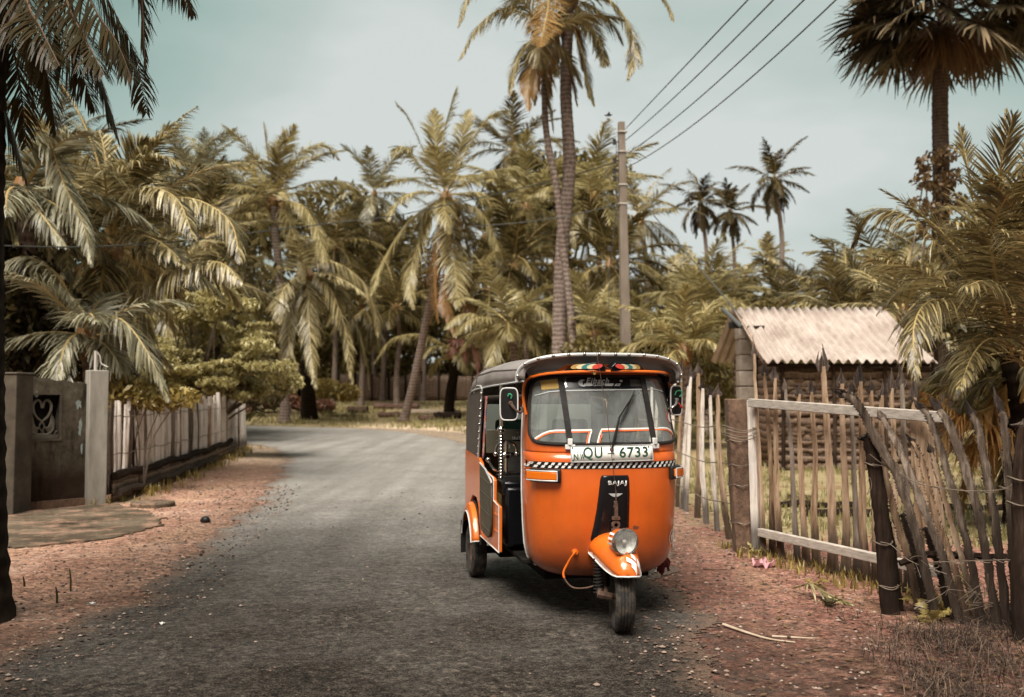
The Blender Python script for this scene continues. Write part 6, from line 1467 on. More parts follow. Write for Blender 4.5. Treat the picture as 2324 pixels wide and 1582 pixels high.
def left_fence():
    A = G(243, 1141); B_ = G(541, 1021); d = B_ - A; base = A.copy()
    T = empty('paling_fence', base, 'long fence of tightly set grey-white sticks beside the dirt path on the left', 'fence')
    rng = random.Random(7); n = 97; L = d.length; dn = d / L
    for i in range(n):
        f = (i + rng.uniform(-.25, .25)) / (n - 1); p = A + d * f
        bow = Vector((.15 * math.sin(f * 3.14), 0, 0)); p = p + bow
        tall = 1.28 + rng.uniform(-.10, .07) + (.08 if f > .55 else 0) + .05 * math.sin(f * 40)
        lean = rng.gauss(0, .025); lx = dn * lean * 1.3
        if i in (6, 9, 11): lx = dn * rng.uniform(-.2, .25)
        w = rng.uniform(.060, .11) * (1 + .3 * f) * (.75 if f < .12 else 1.1)
        z0 = .10
        off = Vector((rng.uniform(-.03, .03), rng.uniform(-.02, .02), 0))
        path = [p + lx + Vector((0, 0, tall)) + off, p + lx * .6 + Vector((rng.uniform(-.015, .015), 0, tall * .66)) + off, p + lx * .3 + Vector((rng.uniform(-.015, .015), 0, tall * .33)) + off, p + Vector((0, 0, z0)) + off]
        m = rng.choice(['picket_pale', 'picket_pale', 'picket_pale', 'picket_pale', 'picket_tan', 'picket_grey'] if f > .1 else ['picket_pale', 'picket_grey', 'picket_dark'])
        b = picket(path, [w * .7, w, w, w * 1.05], [m, 'burnt_tip'], T, rng, tip=.0, flat=.9, loc=base, seg=6, k=7, face=math.atan2(d.y, d.x) + rng.uniform(-.4, .4))
    # long poles lashed along the foot and woven strip below
    for (z, of, m, r_) in ((.34, -.09, 'picket_dark', .055), (.13, -.16, 'picket_grey', .050)):
        fmax = .80 if z > .2 else .58
        b = MB(); pts = [A + d * (fmax * k / 14) + Vector((.15 * math.sin(fmax * k / 14 * 3.14) - of, of * .2, z + .02 * math.sin(k * 1.9))) - base for k in range(15)]
        b.tube(catmull(pts, 50), [r_ * (1 + .15 * math.sin(i * 1.3)) for i in range(50)], 7); b.build('foot_rail', m, T)
    b = MB()
    nn = 60; vs = []
    for k in range(nn):
        f = k / (nn - 1) * .86; p = A + d * f + Vector((.15 * math.sin(f * 3.14) + .07, 0, 0)) - base
        vs += [p + Vector((.03 * math.sin(k * 2.1), 0, -.03)), p + Vector((.02 * math.sin(k * 1.3), 0, .30 + .03 * math.sin(k * 3.7)))]
    b.add(vs, [(2 * k, 2 * k + 2, 2 * k + 3, 2 * k + 1) for k in range(nn - 1)]); b.build('woven_skirt', 'cadjan_pale', T, solid=.03)
    for z in (1.12, .62):
        b = MB(); b.tube([A + d * (k / 40) + Vector((.15 * math.sin(k / 40 * 3.14) + .06, 0, z + .015 * math.sin(k * 2))) - base for k in range(41)], .006, 4); b.build('tie_wire', 'wire', T)
left_fence()
pb = G(541, 1022)
T = empty('fence_post', pb, 'thick split trunk post closing the far end of the paling fence', 'post')
for k, (dx, r_, h) in enumerate(((-.18, .13, 1.35), (.03, .15, 1.42))):
    b = MB(); b.tube([(dx, .05 * k, h), (dx - .02, .05 * k, h * .6), (dx + .02, .05 * k, .2), (dx, .05 * k, -.1)], [r_ * .8, r_, r_, r_ * 1.15], 9); b.build('split_trunk', 'picket_pale' if k else 'picket_grey', T)
for (x, y, w, lab) in ((535, 1020, .35, 'dark stump at the far foot of the paling fence'), (520, 1028, .22, 'pale rough rock beside the dark stump at the fence foot'), (466, 1186, .10, 'black rounded stone lying on the red verge by the road, left')):
    b = MB(); rr = random.Random(int(x)); p = G(x, y)
    b.sphere((0, 0, w * .3), (w * .55, w * .5, w * .42), 12, 8)
    b.v = [(a * (1 + .16 * math.sin(9 * c_ / w + a * 13 / w)), bb * (1 + .13 * math.sin(7 * a / w)), c_) for a, bb, c_ in b.v]
    nm = 'stump' if 'stump' in lab else 'rock'; o = b.build(nm, {'s': 'picket_dark', 'r': 'concrete_slab'}[nm[0]] if x != 466 else 'black_plastic', loc=p); tag(o, lab, nm)
# ------------------------------------------------------------------ right: gate, posts, fences
def cp3(x, y): return 1503.5 + .5201 * x, 652.5 + .5201 * y
def C3(x, y, Y): return P(*cp3(x, y), Y)
def gateY(x):  return float(np.interp(x, [385, 1210], [8.9, 6.75]))
def gate():
    base = Vector((C3(400, 1200, 8.85).x, 8.85, 0)); rng = random.Random(12)
    T = empty('picket_gate', base, 'wooden gate of tan palm-stalk pickets on two pale rails, half open beside the road', 'gate')
    L = [(400, 290, 440, 1175, .050, .18), (443, 372, 480, 1198, .055, .17), (490, 395, 520, 1215, .058, .15), (535, 445, 590, 1225, .052, .13), (595, 465, 630, 1248, .058, .13), (648, 455, 675, 1258, .060, .14), (699, 345, 745, 1288, .075, .27),
         (782, 420, 800, 1290, .065, .15), (825, 455, 850, 1308, .052, .13), (863, 410, 888, 1318, .065, .20), (908, 450, 935, 1328, .055, .13), (955, 470, 985, 1340, .06, .14), (1000, 440, 1030, 1350, .055, .2), (1042, 420, 1075, 1362, .06, .2), (1097, 480, 1120, 1370, .06, .2)]
    for i, (xt, yt, xb, yb, w, tp) in enumerate(L):
        ya, yb_ = gateY(xt) - .02, gateY(xb) + (.04 if i % 2 else -.03)
        a, c_ = C3(xt, yt, ya), C3(xb, yb, yb_)
        c_.z = max(c_.z, .02)
        m1 = a.lerp(c_, .35) + Vector((rng.uniform(-.02, .02), 0, 0)); m2 = a.lerp(c_, .7) + Vector((rng.uniform(-.02, .02), 0, 0))
        m = ['picket_tan', 'picket_tan', 'picket_tan', 'picket_grey', 'picket_tan'][i % 5]
        picket([a, m1, m2, c_], [w * .62, w * .85, w, w * 1.55], [m, 'burnt_tip'], T, rng, tip=tp, tipn=7, loc=base, k=18, face=-.9, flat=.55)
    def rail(x0, y0, x1, y1, h, th, m, name, dy=-.05):
        a, c_ = C3(x0, y0, gateY(x0) + dy), C3(x1, y1, gateY(x1) + dy); b = MB(); d = (c_ - a).normalized(); up = Vector((0, 0, 1)); s = d.cross(up).normalized()
        up = s.cross(d); vs = []
        for p in (a, c_):
            for u, v in ((-1, -1), (1, -1), (1, 1), (-1, 1)): vs.append(p + s * u * th / 2 + up * v * h / 2 - base)
        b.add(vs, [(0, 1, 2, 3), (7, 6, 5, 4), (0, 4, 5, 1), (1, 5, 6, 2), (2, 6, 7, 3), (3, 7, 4, 0)]); b.build(name, m, T, bevel=.006)
    rail(383, 503, 1215, 566, .075, .05, 'rail_board', 'top_rail', -.07); rail(425, 1068, 1190, 1238, .07, .05, 'rail_board', 'bottom_rail', -.07)
    for (x0, y0, x1, y1, w, m) in ((393, 492, 415, 1190, .085, 'picket_pale'), (1120, 545, 1195, 1120, .14, 'picket_tan')):
        a = C3(x0, y0, gateY(x0) + .02); c_ = C3(x1, y1, gateY(x1) + .02); b = MB(); d = (a - c_).normalized(); s = Vector((.6, -.8, 0)); q = d.cross(s).normalized(); vs = []
        for p in (c_, a):
            for u, v in ((-1, -1), (1, -1), (1, 1), (-1, 1)): vs.append(p + s * u * w / 2 + q * v * .03 - base)
        b.add(vs, [(0, 1, 2, 3), (7, 6, 5, 4), (0, 4, 5, 1), (1, 5, 6, 2), (2, 6, 7, 3), (3, 7, 4, 0)]); b.build('gate_stile', m, T, bevel=.006)
    for k in range(4):
        b = MB(); y = 605 + 14 * k; a = C3(280, y + rng.uniform(-4, 4), 8.75); c_ = C3(408, y + rng.uniform(-6, 10), 8.72); m = a.lerp(c_, .5) + Vector((0, -.04, -.03)); e = a + Vector((.0, .22, 0)); f = c_ + Vector((0, .12, 0))
        b.tube([p - base for p in catmull([e, a, m, c_, f], 16)], .005, 5); b.build('wire_tie', 'wire', T)
gate()
base = C3(358, 1175, 9.0); base.z = 0
b = MB(); rr = random.Random(3); top_ = C3(315, 486, 9.0) - base; bot = C3(362, 1175, 9.0) - base; bot.z = -.1
nz = 26; vs = []
for i in range(nz):
    f = i / (nz - 1); c_ = bot.lerp(top_, f); w = .20 + .02 * (1 - f)
    for k, (u, v) in enumerate(((-1, -1), (0, -1.06), (1, -1), (1.04, 0), (1, 1), (0, 1), (-1, 1), (-1.04, 0))):
        vs.append(c_ + Vector((u * w * .5 * (1 + rr.uniform(-.06, .05)) * .82, v * w * .5 * (1 + rr.uniform(-.06, .05)) * .82, 0)))
b.add(vs, [(i * 8 + k, i * 8 + (k + 1) % 8, i * 8 + 8 + (k + 1) % 8, i * 8 + 8 + k) for i in range(nz - 1) for k in range(8)] + [tuple(range(8))[::-1], tuple((nz - 1) * 8 + k for k in range(8))])
T = empty('gate_post', base, 'leaning square brown stone post carrying the picket gate, left end of gate', 'post'); b.build('shaft', 'stone_post', T, bevel=.01)
for z in (.28, .62, .80, 1.02):
    b = MB(); c_ = bot.lerp(top_, (z + .1) / 1.5); b.tube([c_ + Vector((.115 * math.cos(a * .39), .115 * math.sin(a * .39), .01 * math.sin(a * 2))) for a in range(16)], .005, 5, closed=True); b.build('wire_loop', 'wire', T)
# stick fence running back from the gate post
def stick_fence():
    base = G(1655, 1222); base.z = 0; rng = random.Random(31)
    T = empty('stick_fence', base, 'sparse fence of pale sticks running back from the stone gate post past the rickshaw', 'fence')
    L = [(240, 468, 290, 1098, .070, .14), (208, 470, 240, 1078, .060, .15), (176, 440, 192, 1048, .070, .12), (156, 375, 150, 1030, .080, .16), (122, 390, 100, 1002, .065, .2), (112, 430, 82, 1000, .055, .1), (82, 365, 62, 992, .06, .2), (55, 400, 40, 985, .06, .18), (30, 395, 15, 970, .06, .18), (5, 405, -12, 955, .06, .18), (-20, 400, -40, 945, .06, .15), (-45, 410, -62, 935, .06, .15)]
    def fy(x): return float(np.interp(x, [-60, 290], [14.0, 9.75]))
    for i, (xt, yt, xb, yb, w, tp) in enumerate(L):
        Yt = fy(xb); a, c_ = C3(xt, yt, Yt), C3(xb, yb, Yt); c_.z = min(c_.z, 0)
        m = a.lerp(c_, .5) + Vector((rng.uniform(-.03, .03), 0, 0))
        picket([a, m, c_], [w * .7, w, w * 1.15], ['picket_pale' if i % 3 else 'picket_tan', 'burnt_tip'], T, rng, tip=tp, loc=base, k=12, face=-1.0, flat=.6)
    for k in range(14):  # the part hidden by the vehicle, seen through its screen
        Y_ = 14.6 + k * .6; x = 1.93 - (Y_ - 12) * .09; a = Vector((x, Y_, 1.55 + rng.uniform(-.1, .12)))
        picket([a, a * .5 + Vector((x, Y_, 0)) * .5, Vector((x, Y_, -.05))], [.05, .06, .07], ['picket_tan', 'burnt_tip'], T, rng, tip=.15, loc=base, k=6, flat=.6)
    for z in (1.10, .74, .36):
        b = MB(); b.tube([Vector((2.10 - (Y_ - 9.3) * .075 + .03 * math.sin(Y_ * 3), Y_, z + .03 * math.sin(Y_ * 2.2))) - base for Y_ in np.linspace(9.1, 22, 40)], .006, 4); b.build('tie_wire', 'wire', T)
stick_fence()
# dark near post and leaning stalks
def near_fence():
    base = C3(1010, 1430, 6.4); base.z = 0; rng = random.Random(44)
    T = empty('leaning_fence', base, 'collapsing near fence of thick grey palm stalks leaning right, beside the open gate', 'fence')
    Yf = lambda x: float(np.interp(x, [950, 1560], [6.45, 5.95]))
    L = [
         ([(785, 464), (854, 514), (932, 661), (1013, 798), (1084, 995), (1139, 1198), (1202, 1415)], [0.03, 0.056, 0.06, 0.058, 0.056, 0.056, 0.062], 'picket_near', 0.14, -0.1),
         ([(959, 568), (1018, 671), (1089, 833), (1151, 995), (1222, 1177), (1303, 1390)], [0.03, 0.046, 0.05, 0.05, 0.05, 0.056], 'picket_near', 0.08, -0.03),
         ([(959, 752), (1013, 985), (1079, 1208), (1129, 1420)], [0.035, 0.045, 0.05, 0.055], 'picket_tan', 0.05, 0.1),
         ([(1089, 671), (1131, 757), (1182, 975), (1259, 1177), (1342, 1436)], [0.022, 0.036, 0.042, 0.046, 0.05], 'picket_tan', 0.1, 0.06),
         ([(1125, 519), (1170, 582), (1222, 732), (1291, 975), (1347, 1198), (1405, 1463)], [0.025, 0.042, 0.046, 0.048, 0.05, 0.055], 'picket_near', 0.1, 0.02),
         ([(1172, 712), (1202, 818), (1261, 1026), (1324, 1248), (1384, 1441)], [0.02, 0.034, 0.038, 0.042, 0.046], 'picket_tan', 0.08, 0.09),
         ([(1198, 519), (1243, 585), (1303, 737), (1364, 935), (1415, 1177), (1465, 1441)], [0.028, 0.055, 0.058, 0.056, 0.052, 0.058], 'picket_near', 0.14, -0.04),
         ([(1347, 550), (1382, 631), (1415, 813), (1455, 1046), (1506, 1441)], [0.028, 0.05, 0.052, 0.052, 0.058], 'picket_near', 0.15, 0.0),
         ([(1469, 519), (1490, 590), (1510, 833), (1524, 1046), (1542, 1451)], [0.025, 0.046, 0.05, 0.052, 0.058], 'picket_near', 0.17, 0.0),
         ([(886, 661), (927, 813), (993, 1096), (1038, 1410)], [0.035, 0.045, 0.05, 0.055], 'picket_dark', 0.04, 0.14),
         ([(1048, 995), (1099, 1157), (1165, 1415)], [0.03, 0.042, 0.05], 'picket_dark', 0.03, 0.14),
         ([(1149, 1056), (1200, 1208), (1261, 1420)], [0.03, 0.04, 0.048], 'picket_dark', 0.03, 0.15)]
    for pts, w, m, tp, dy in L:
        w = [q * 1.02 for q in w]
        W3 = [C3(x, y, Yf(x) + dy) for x, y in pts]
        if W3[-1].z > 0: W3[-1].z = -.02
        picket(W3, w, [m, 'burnt_tip'], T, rng, tip=tp, tipn=8, flat=.38, loc=base, name='stalk', seg=10, k=30)
    b = MB(); b.tube([C3(x, y, 6.3) - base for x, y in ((1035, 1205), (1150, 1165), (1300, 1170), (1430, 1178), (1515, 1178))], [.02, .024, .026, .024, .022], 7); b.build('cross_rail', 'picket_dark', T)
    for pts, r_ in (([(905, 728), (960, 770), (1020, 800), (1105, 850), (1200, 872), (1300, 886), (1430, 888), (1510, 872), (1550, 832), (1600, 818)], .0048), ([(950, 1110), (1000, 1125), (1060, 1180), (1130, 1215), (1240, 1250)], .004), ([(1130, 1200), (1300, 1195), (1440, 1190), (1530, 1188)], .004), ([(915, 770), (960, 778), (1015, 778)], .004), ([(895, 850), (905, 830), (912, 870), (893, 905), (905, 870)], .003), ([(950, 1300), (1000, 1310), (1035, 1300)], .004)):
        b = MB(); b.tube(catmull([C3(x, y, Yf(min(x, 1500)) - .09) - base for x, y in pts], 40), r_ * .7, 5); b.build('tie_wire', 'wire', T)
    for (x, y) in ((1105, 850), (1215, 872), (1330, 886), (1412, 888), (1502, 872), (1175, 1212), (1280, 1195), (1400, 1190), (1478, 1190)):
        c_ = C3(x, y, Yf(x) - .02) - base; b = MB(); b.tube([c_ + Vector((.042 * math.cos(a * .4), .05 * math.sin(a * .4), .008 * math.cos(a * .8))) for a in range(16)], .0026, 4, closed=True); b.build('wire_loop', 'wire', T)
    # tangle
    for k in range(7):
        x, y = rng.uniform(1080, 1400), rng.uniform(1180, 1390); p = C3(x, y, Yf(x) - .12) - base; b = MB()
        pts = [p + Vector((rng.uniform(-.12, .12), rng.uniform(-.05, .03), rng.uniform(-.09, .09))) for _ in range(6)]
        b.tube(catmull(pts, 20), .0018, 4); b.build('tangled_wire', 'wire', T)
near_fence()
def post(label, pts, ws, m, Y, name='fence_post', loops=()):
    base = C3(*pts[-1], Y); base.z = 0; T = empty(name, base, label, 'post'); rng = random.Random(len(label))
    W3 = [C3(x, y, Y) for x, y in pts]; W3[-1].z = -.1
    picket(W3, ws, [m, 'burnt_tip'], T, rng, tip=.05, tipn=7, flat=.85, loc=base, name='shaft', seg=12, k=30)
    for x, y in loops:
        c_ = C3(x, y, Y) - base; b = MB(); b.tube([c_ + Vector((.062 * math.cos(a * .4), .055 * math.sin(a * .4), .01 * math.cos(a * .8))) for a in range(16)], .0045, 4, closed=True); b.build('wire_loop', 'wire', T)
post('dark weathered round post where the near fence meets the gate', [(905, 655), (935, 850), (965, 1100), (1000, 1440)], [.085, .10, .105, .125], 'picket_dark', 6.42, loops=((925, 770), (960, 1112), (985, 1305)))
post('rough dark bark post at the right edge of the picture', [(1572, 605), (1566, 900), (1572, 1250), (1590, 1640)], [.07, .10, .13, .15], 'picket_dark', 5.75, loops=((1555, 832), (1552, 940)))
# ------------------------------------------------------------------ hut
def hut():
    T0 = Vector((6.2, 19, 0)); T = empty('hut', T0, 'small hut with pale corrugated roof and woven palm-leaf walls behind the gate', 'hut')
    L = lambda x, y, z: Vector((x, y, z)) - T0
    x0 = 4.60; x1 = 7.80; Ye, Yr, ze, zr = 18.2, 20.7, 2.02, 3.20
    b = MB(); per = .172; nx = int((x1 - x0) / per * 10)
    b.grid(lambda u, v: L(x0 + .04 * 0 + (x1 - x0) * u, Ye + (Yr - Ye) * v + .012 * math.sin(u * 90), ze + (zr - ze) * v + .030 * math.cos(2 * math.pi * (x1 - x0) * u / per) * 1.35 - .03 * math.sin(v * math.pi)), nx, 10)
    rf = b.build('roof', 'asbestos_roof', T, solid=.010)
    b = MB(); b.grid(lambda u, v: L(x0 + (x1 - x0) * u, Yr + .06 + 2.2 * v, zr + .01 - 1.05 * v + .03 * math.cos(2 * math.pi * (x1 - x0) * u / per)), nx, 4); b.build('rear_roof', 'asbestos_roof', T, solid=.010)
    b = MB(); rr = random.Random(6)
    # woven wall of overlapping leaf mats, row by row
    rows = 11
    for k in range(rows):
        z1 = .02 + 1.86 * (k + 1) / rows + .03; z0 = z1 - 1.86 / rows - .05
        b.grid(lambda u, v: L(4.93 + 2.95 * u, 18.52 - .05 * (1 - v) + .012 * math.sin(u * 60 + k * 2.1), z0 + (z1 - z0) * v + (.025 * math.sin(u * 47 + k * 3) + .015 * math.sin(u * 131 + k)) * (1 - v)), 60, 4)
    b.build('front_wall', 'cadjan', T, solid=.012)
    b = MB(); b.grid(lambda u, v: L(4.95 + .0 * u, 18.55 + 3.6 * u, 2.2 * v), 8, 4); b.grid(lambda u, v: L(7.85, 18.55 + 3.6 * u, 2.2 * v), 8, 4); b.grid(lambda u, v: L(4.95 + 2.9 * u, 22.2, 2.1 * v), 8, 4); b.build('side_wall', 'cadjan', T, solid=.02)
    for x in (5.0, 5.95, 6.9, 7.8):
        b = MB(); b.tube([L(x, 18.44, -.1), L(x + .02, 18.44, 1.0), L(x, 18.44, 2.02)], .035, 7); b.build('wall_post', 'picket_dark', T)
    b = MB(); b.tube([L(x0 + .1, 18.35, 1.96), L(x1 - .1, 18.35, 1.96)], .035, 6); b.build('eave_beam', 'picket_dark', T)
    b = MB(); b.tube([L(x0 + .06, 18.3, 1.97), L(x0 + .06, 20.65, 3.12)], .04, 6); b.build('gable_rafter', 'picket_tan', T)
    # block column
    for k in range(9):
        b = MB(); b.box(L(4.73 + rr.uniform(-.012, .012), 20.15 + rr.uniform(-.01, .01), .16 + .315 * k), (.34, .34, .30), Matrix.Rotation(rr.uniform(-.03, .03), 3, 'Z')); b.build('column_block', 'block_wall', T, bevel=.02)
    b = MB(); b.box(L(4.73, 20.16, 1.40), (.31, .31, 2.78)); b.build('column_core', 'cadjan', T)
    b = MB(); b.tube([L(4.98, 19.75, 1.6), L(4.98, 19.75, 2.75)], .03, 6); b.tube([L(4.70, 19.85, 2.76), L(5.02, 19.75, 2.76)], .03, 6); b.build('dark_frame', 'picket_dark', T)
    b = MB(); b.tube([P(1641, 702, 20.0) - T0, P(1683, 742, 19.4) - T0], .045, 8); b.build('pipe_arm', 'cable', T)
    b = MB(); b.box(P(1668, 738, 19.7) - T0, (.24, .12, .13)); b.build('junction_box', 'black_plastic', T, bevel=.01)
hut()
# ------------------------------------------------------------------ power pole and lines
PO = P(1423, 800, 27); PO.z = 0
def power_pole():
    T = empty('power_pole', PO, 'tall tapering concrete power pole right of the twin palm trunks', 'pole')
    top_ = P(1410, 277, 27) - PO; b = MB(); M_ = Matrix.Rotation(R(8), 3, 'Z'); vs = []
    for f, w in ((0, .30), (1, .165)):
        c_ = Vector((0, 0, -.2)).lerp(top_, f)
        for u, v in ((-1, -1), (1, -1), (1, 1), (-1, 1)): vs.append(c_ + M_ @ Vector((u * w / 2, v * w / 2, 0)))
    b.add(vs, [(0, 1, 5, 4), (1, 2, 6, 5), (2, 3, 7, 6), (3, 0, 4, 7), (4, 5, 6, 7), (3, 2, 1, 0)]); b.build('shaft', 'pole_concrete', T, bevel=.012)
    for y in (322, 365, 388, 405):
        b = MB(); a = P(1404, y, 27) - PO; c_ = P(1394, y, 26.9) - PO; b.tube([a, c_], .018, 6); b.lathe([(0, -.09), (.045, -.08), (.05, -.02), (.03, 0), (.05, .03), (.045, .08), (0, .09)], 10, Matrix.Translation(c_)); b.build('insulator', 'porcelain', T)
    for y in (300, 345, 420, 463):
        b = MB(); c_ = P(1412, y, 27) - PO; b.box(c_, (.24, .24, .035), M_); b.build('clamp', 'rail_metal', T)
    b = MB(); b.tube(catmull([P(1392, 375, 26.9) - PO, P(1378, 385, 26.9) - PO, P(1374, 400, 26.9) - PO, P(1388, 408, 26.9) - PO], 12), .014, 5)
    b.tube([P(1399, 322, 26.9) - PO, P(1400, 460, 26.9) - PO], .01, 4); b.tube([P(1400, 463, 26.9) - PO, P(1383, 620, 27) - PO, P(1382, 700, 27) - PO], .009, 4); b.build('drop_wire', 'cable', T)
    b = MB(); b.box(P(1383, 565, 27) - PO, (.10, .08, .14)); b.build('fuse_box', 'porcelain', T, bevel=.01)
power_pole()
def cable(pts, r_, label, sag=0, m='cable', name='power_line', group=None):
    p = [Vector(q) for q in pts]; base = p[0].copy()
    if len(p) == 2: p = [p[0].lerp(p[1], t) - Vector((0, 0, sag * 4 * t * (1 - t))) for t in np.linspace(0, 1, 24)]
    else: p = catmull(p, 50)
    b = MB(); b.tube([q - base for q in p], r_, 5); o = b.build(name, m, loc=base); tag(o, label, 'power line', group); return o
for i, ((xa, ya), (xb, yb), nm) in enumerate(zip(((1420, 292), (1420, 318), (1421, 350), (1423, 380)), ((1697, 0), (1746, 0), (1806, 0), (1868, 0)), ('topmost of the four overhead lines running up right from the pole', 'second from the top of the four overhead lines right of the pole', 'third from the top of the four overhead lines right of the pole', 'lowest of the four overhead lines right of the pole'))):
    k = 1.5; cable([P(xa, ya, 27), P(xa + (xb - xa) * k, ya + (yb - ya) * k, 11)], .012, nm, .10 * i)
cable([P(1392, 370, 27), P(1255, 410, 33), P(1060, 455, 40), P(900, 490, 44)], .022, 'thin dark line running left from the pole behind the twin trunks')
cable([P(1405, 463, 27), P(1300, 488, 27), P(1180, 505, 27), P(1060, 515, 27)], .013, 'lower thin line leaving the pole to the left', )
cable([P(900, 490, 22), P(620, 522, 19), P(440, 545, 16.5), P(200, 560, 14), P(-60, 556, 12)], .010, 'dark line crossing in front of the dense palms on the left')
cable([P(1425, 418, 27), P(1500, 508, 25), P(1600, 622, 22), P(1684, 722, 19.6)], .014, 'service line sloping from the pole down to the hut')
# bird
bp = P(1381, 262, 38); T = empty('bird', bp, 'small dark bird flying left of the pole top', 'bird')
b = MB(); b.tube([(-.16, 0, 0), (-.06, 0, .01), (.05, 0, .01), (.12, 0, .02), (.16, 0, .02)], [.01, .045, .045, .025, .004], 8); b.build('body', 'bird_grey', T)
for s_ in (-1, 1):
    b = MB(); b.add([(-.04, 0, .02), (.06, 0, .02), (.04, s_ * .14, .09), (-.02, s_ * .15, .09), (-.06, s_ * .30, .04), (-.02, s_ * .16, .085)], [(0, 1, 2, 3), (3, 2, 5, 4)]); b.build('wing', 'bird_grey', T, solid=.006)
# ------------------------------------------------------------------ far woven fence, logs, debris
def far_fence():
    Y = 60; base = Vector((P(770, 900, Y).x, Y, gzf(0, Y) - .05)); xa, xb = P(768, 900, Y).x, P(1110, 900, Y).x; rng = random.Random(2)
    T = empty('woven_fence', base, 'dark reddish-brown woven leaf fence across the back, left of the rickshaw', 'fence')
    npan = 9
    for k in range(npan):
        a = xa + (xb - xa) * k / npan; c_ = xa + (xb - xa) * (k + 1) / npan - .03; b = MB(); h = 1.55 + rng.uniform(-.1, .1)
        b.grid(lambda u, v: Vector((a + (c_ - a) * u, Y + .02 * math.sin(u * 30), base.z + h * v + (.06 * math.sin(u * 43 + k) + .05 * math.sin(u * 97)) * v)) - base, 30, 5); b.build('woven_panel', 'cadjan' if k % 3 else 'cadjan_pale', T, solid=.05)
    for k in range(npan + 1):
        a = xa + (xb - xa) * k / npan; b = MB(); b.tube([Vector((a, Y - .08, base.z - .1)) - base, Vector((a, Y - .08, base.z + 1.75 + rng.uniform(-.1, .15))) - base], .07, 6); b.build('post', 'picket_dark', T)
far_fence()
def log(label, x0, y0, x1, y1, Y, r_, m='log_brown', name='log', cat='log'):
    a, c_ = P(x0, y0, Y), P(x1, y1, Y); a.z = gzf(a.x, Y) + r_ * .8; c_.z = gzf(c_.x, Y) + r_ * .8; b = MB(); rng = random.Random(int(x0))
    pts = [a.lerp(c_, t) - a + Vector((0, rng.uniform(-.05, .05), rng.uniform(-.02, .02))) for t in np.linspace(0, 1, 7)]
    b.tube(catmull(pts, 16), [r_ * rng.uniform(.85, 1.1) for _ in range(16)], 8); o = b.build(name, m, loc=a); tag(o, label, cat)
log('pale grey log lying in front of the woven fence, longest', 925, 928, 1045, 930, 51, .17, 'stick_pale')
log('reddish log behind the pale grey log', 850, 918, 950, 915, 54, .2)
log('short dark log left of the pale grey log', 860, 932, 920, 934, 50, .16)
log('small dark log beside the bent palm with the pink frond', 985, 938, 1045, 936, 49, .2, 'picket_dark')
log('light stump-like log near the foot of the trailing palm', 790, 922, 835, 924, 52, .2, 'picket_tan')
log('short brown log right of the leaning trunk foot', 950, 946, 985, 945, 48, .16)
log('thin dark branch lying behind the gate in the yard', 1770, 1150, 1960, 1160, 12.5, .045, 'picket_dark', 'branch', 'branch')
log('forked brown branch lying behind the gate in the yard, nearer one', 1830, 1170, 2010, 1150, 11.6, .05, 'picket_dark', 'branch', 'branch')
log('long grey pole on the yard ground behind the leaning fence', 2080, 1125, 2290, 1120, 12.2, .05, 'picket_dark', 'branch', 'branch')
log('short pale stick on the yard ground behind the gate', 1790, 1120, 1850, 1128, 13.4, .04, 'picket_tan', 'branch', 'branch')
def stick(label, pts, r_, m='stick_pale', name='stick'):
    W3 = [G(x, y, .012) for x, y in pts]; base = W3[0].copy(); b = MB(); n = 24; P_ = catmull([p - base for p in W3], n); b.tube(P_, [r_ * (1 - .6 * i / n) for i in range(n)], 6); o = b.build(name, m, loc=base); tag(o, label, 'stick')
stick('long pale stick lying on the red dirt, front right', [(1641, 1417), (1690, 1434), (1745, 1450), (1805, 1458)], .010)
stick('thinner pale stick just right of the long pale stick', [(1752, 1444), (1810, 1447), (1886, 1451)], .008)
stick('short brown twig on the red dirt near the rickshaw', [(1596, 1290), (1620, 1293), (1650, 1292)], .008, 'stick_dark')
stick('thin twig on the red dirt between the two pale sticks and the fence', [(1850, 1440), (1905, 1405), (1960, 1412)], .006, 'stick_dark')
b = MB(); p = G(1733, 1284, .02); rr = random.Random(8)
b.grid(lambda u, v: Vector(((u - .5) * .17, (v - .5) * .13, .022 + .03 * math.sin(u * 9 + 2 * v) * math.cos(v * 7) + .015 * math.sin(u * 21))), 16, 12); o = b.build('plastic_bag', 'pink_plastic', loc=p); tag(o, 'crumpled pink plastic bag on the ground at the foot of the gate', 'bag')
for x, y, w, l_, lab in ((365, 1416 - 0, .045, .02, 'small white scrap lying on the gravel, lower left'), (207, 1370, .055, .02, 'white elongated scrap on the dark gravel edge at left'), (675, 1098, .05, .04, 'pale crumpled scrap at the foot of the paling fence, nearer one'), (462, 1160, .05, .03, 'pale scrap on the verge in front of the paling fence'), (1660, 1258, .07, .05, 'buff stone on the red dirt beside the gate post'), (500, 1050, .08, .05, 'white crumpled scrap by the far end of the paling fence')):
    if x == 675: x, y = 480, 1092
    b = MB(); p = G(x, y, .01); b.grid(lambda u, v: Vector(((u - .5) * w, (v - .5) * l_, .006 + .008 * math.sin(u * 7) * math.cos(v * 5))), 8, 6); b.grid(lambda u, v: Vector(((u - .5) * w, (v - .5) * l_, -.004)), 2, 2); o = b.build('scrap', 'paper_white' if 'stone' not in lab else 'stone', loc=p)
    tag(o, lab, 'litter')
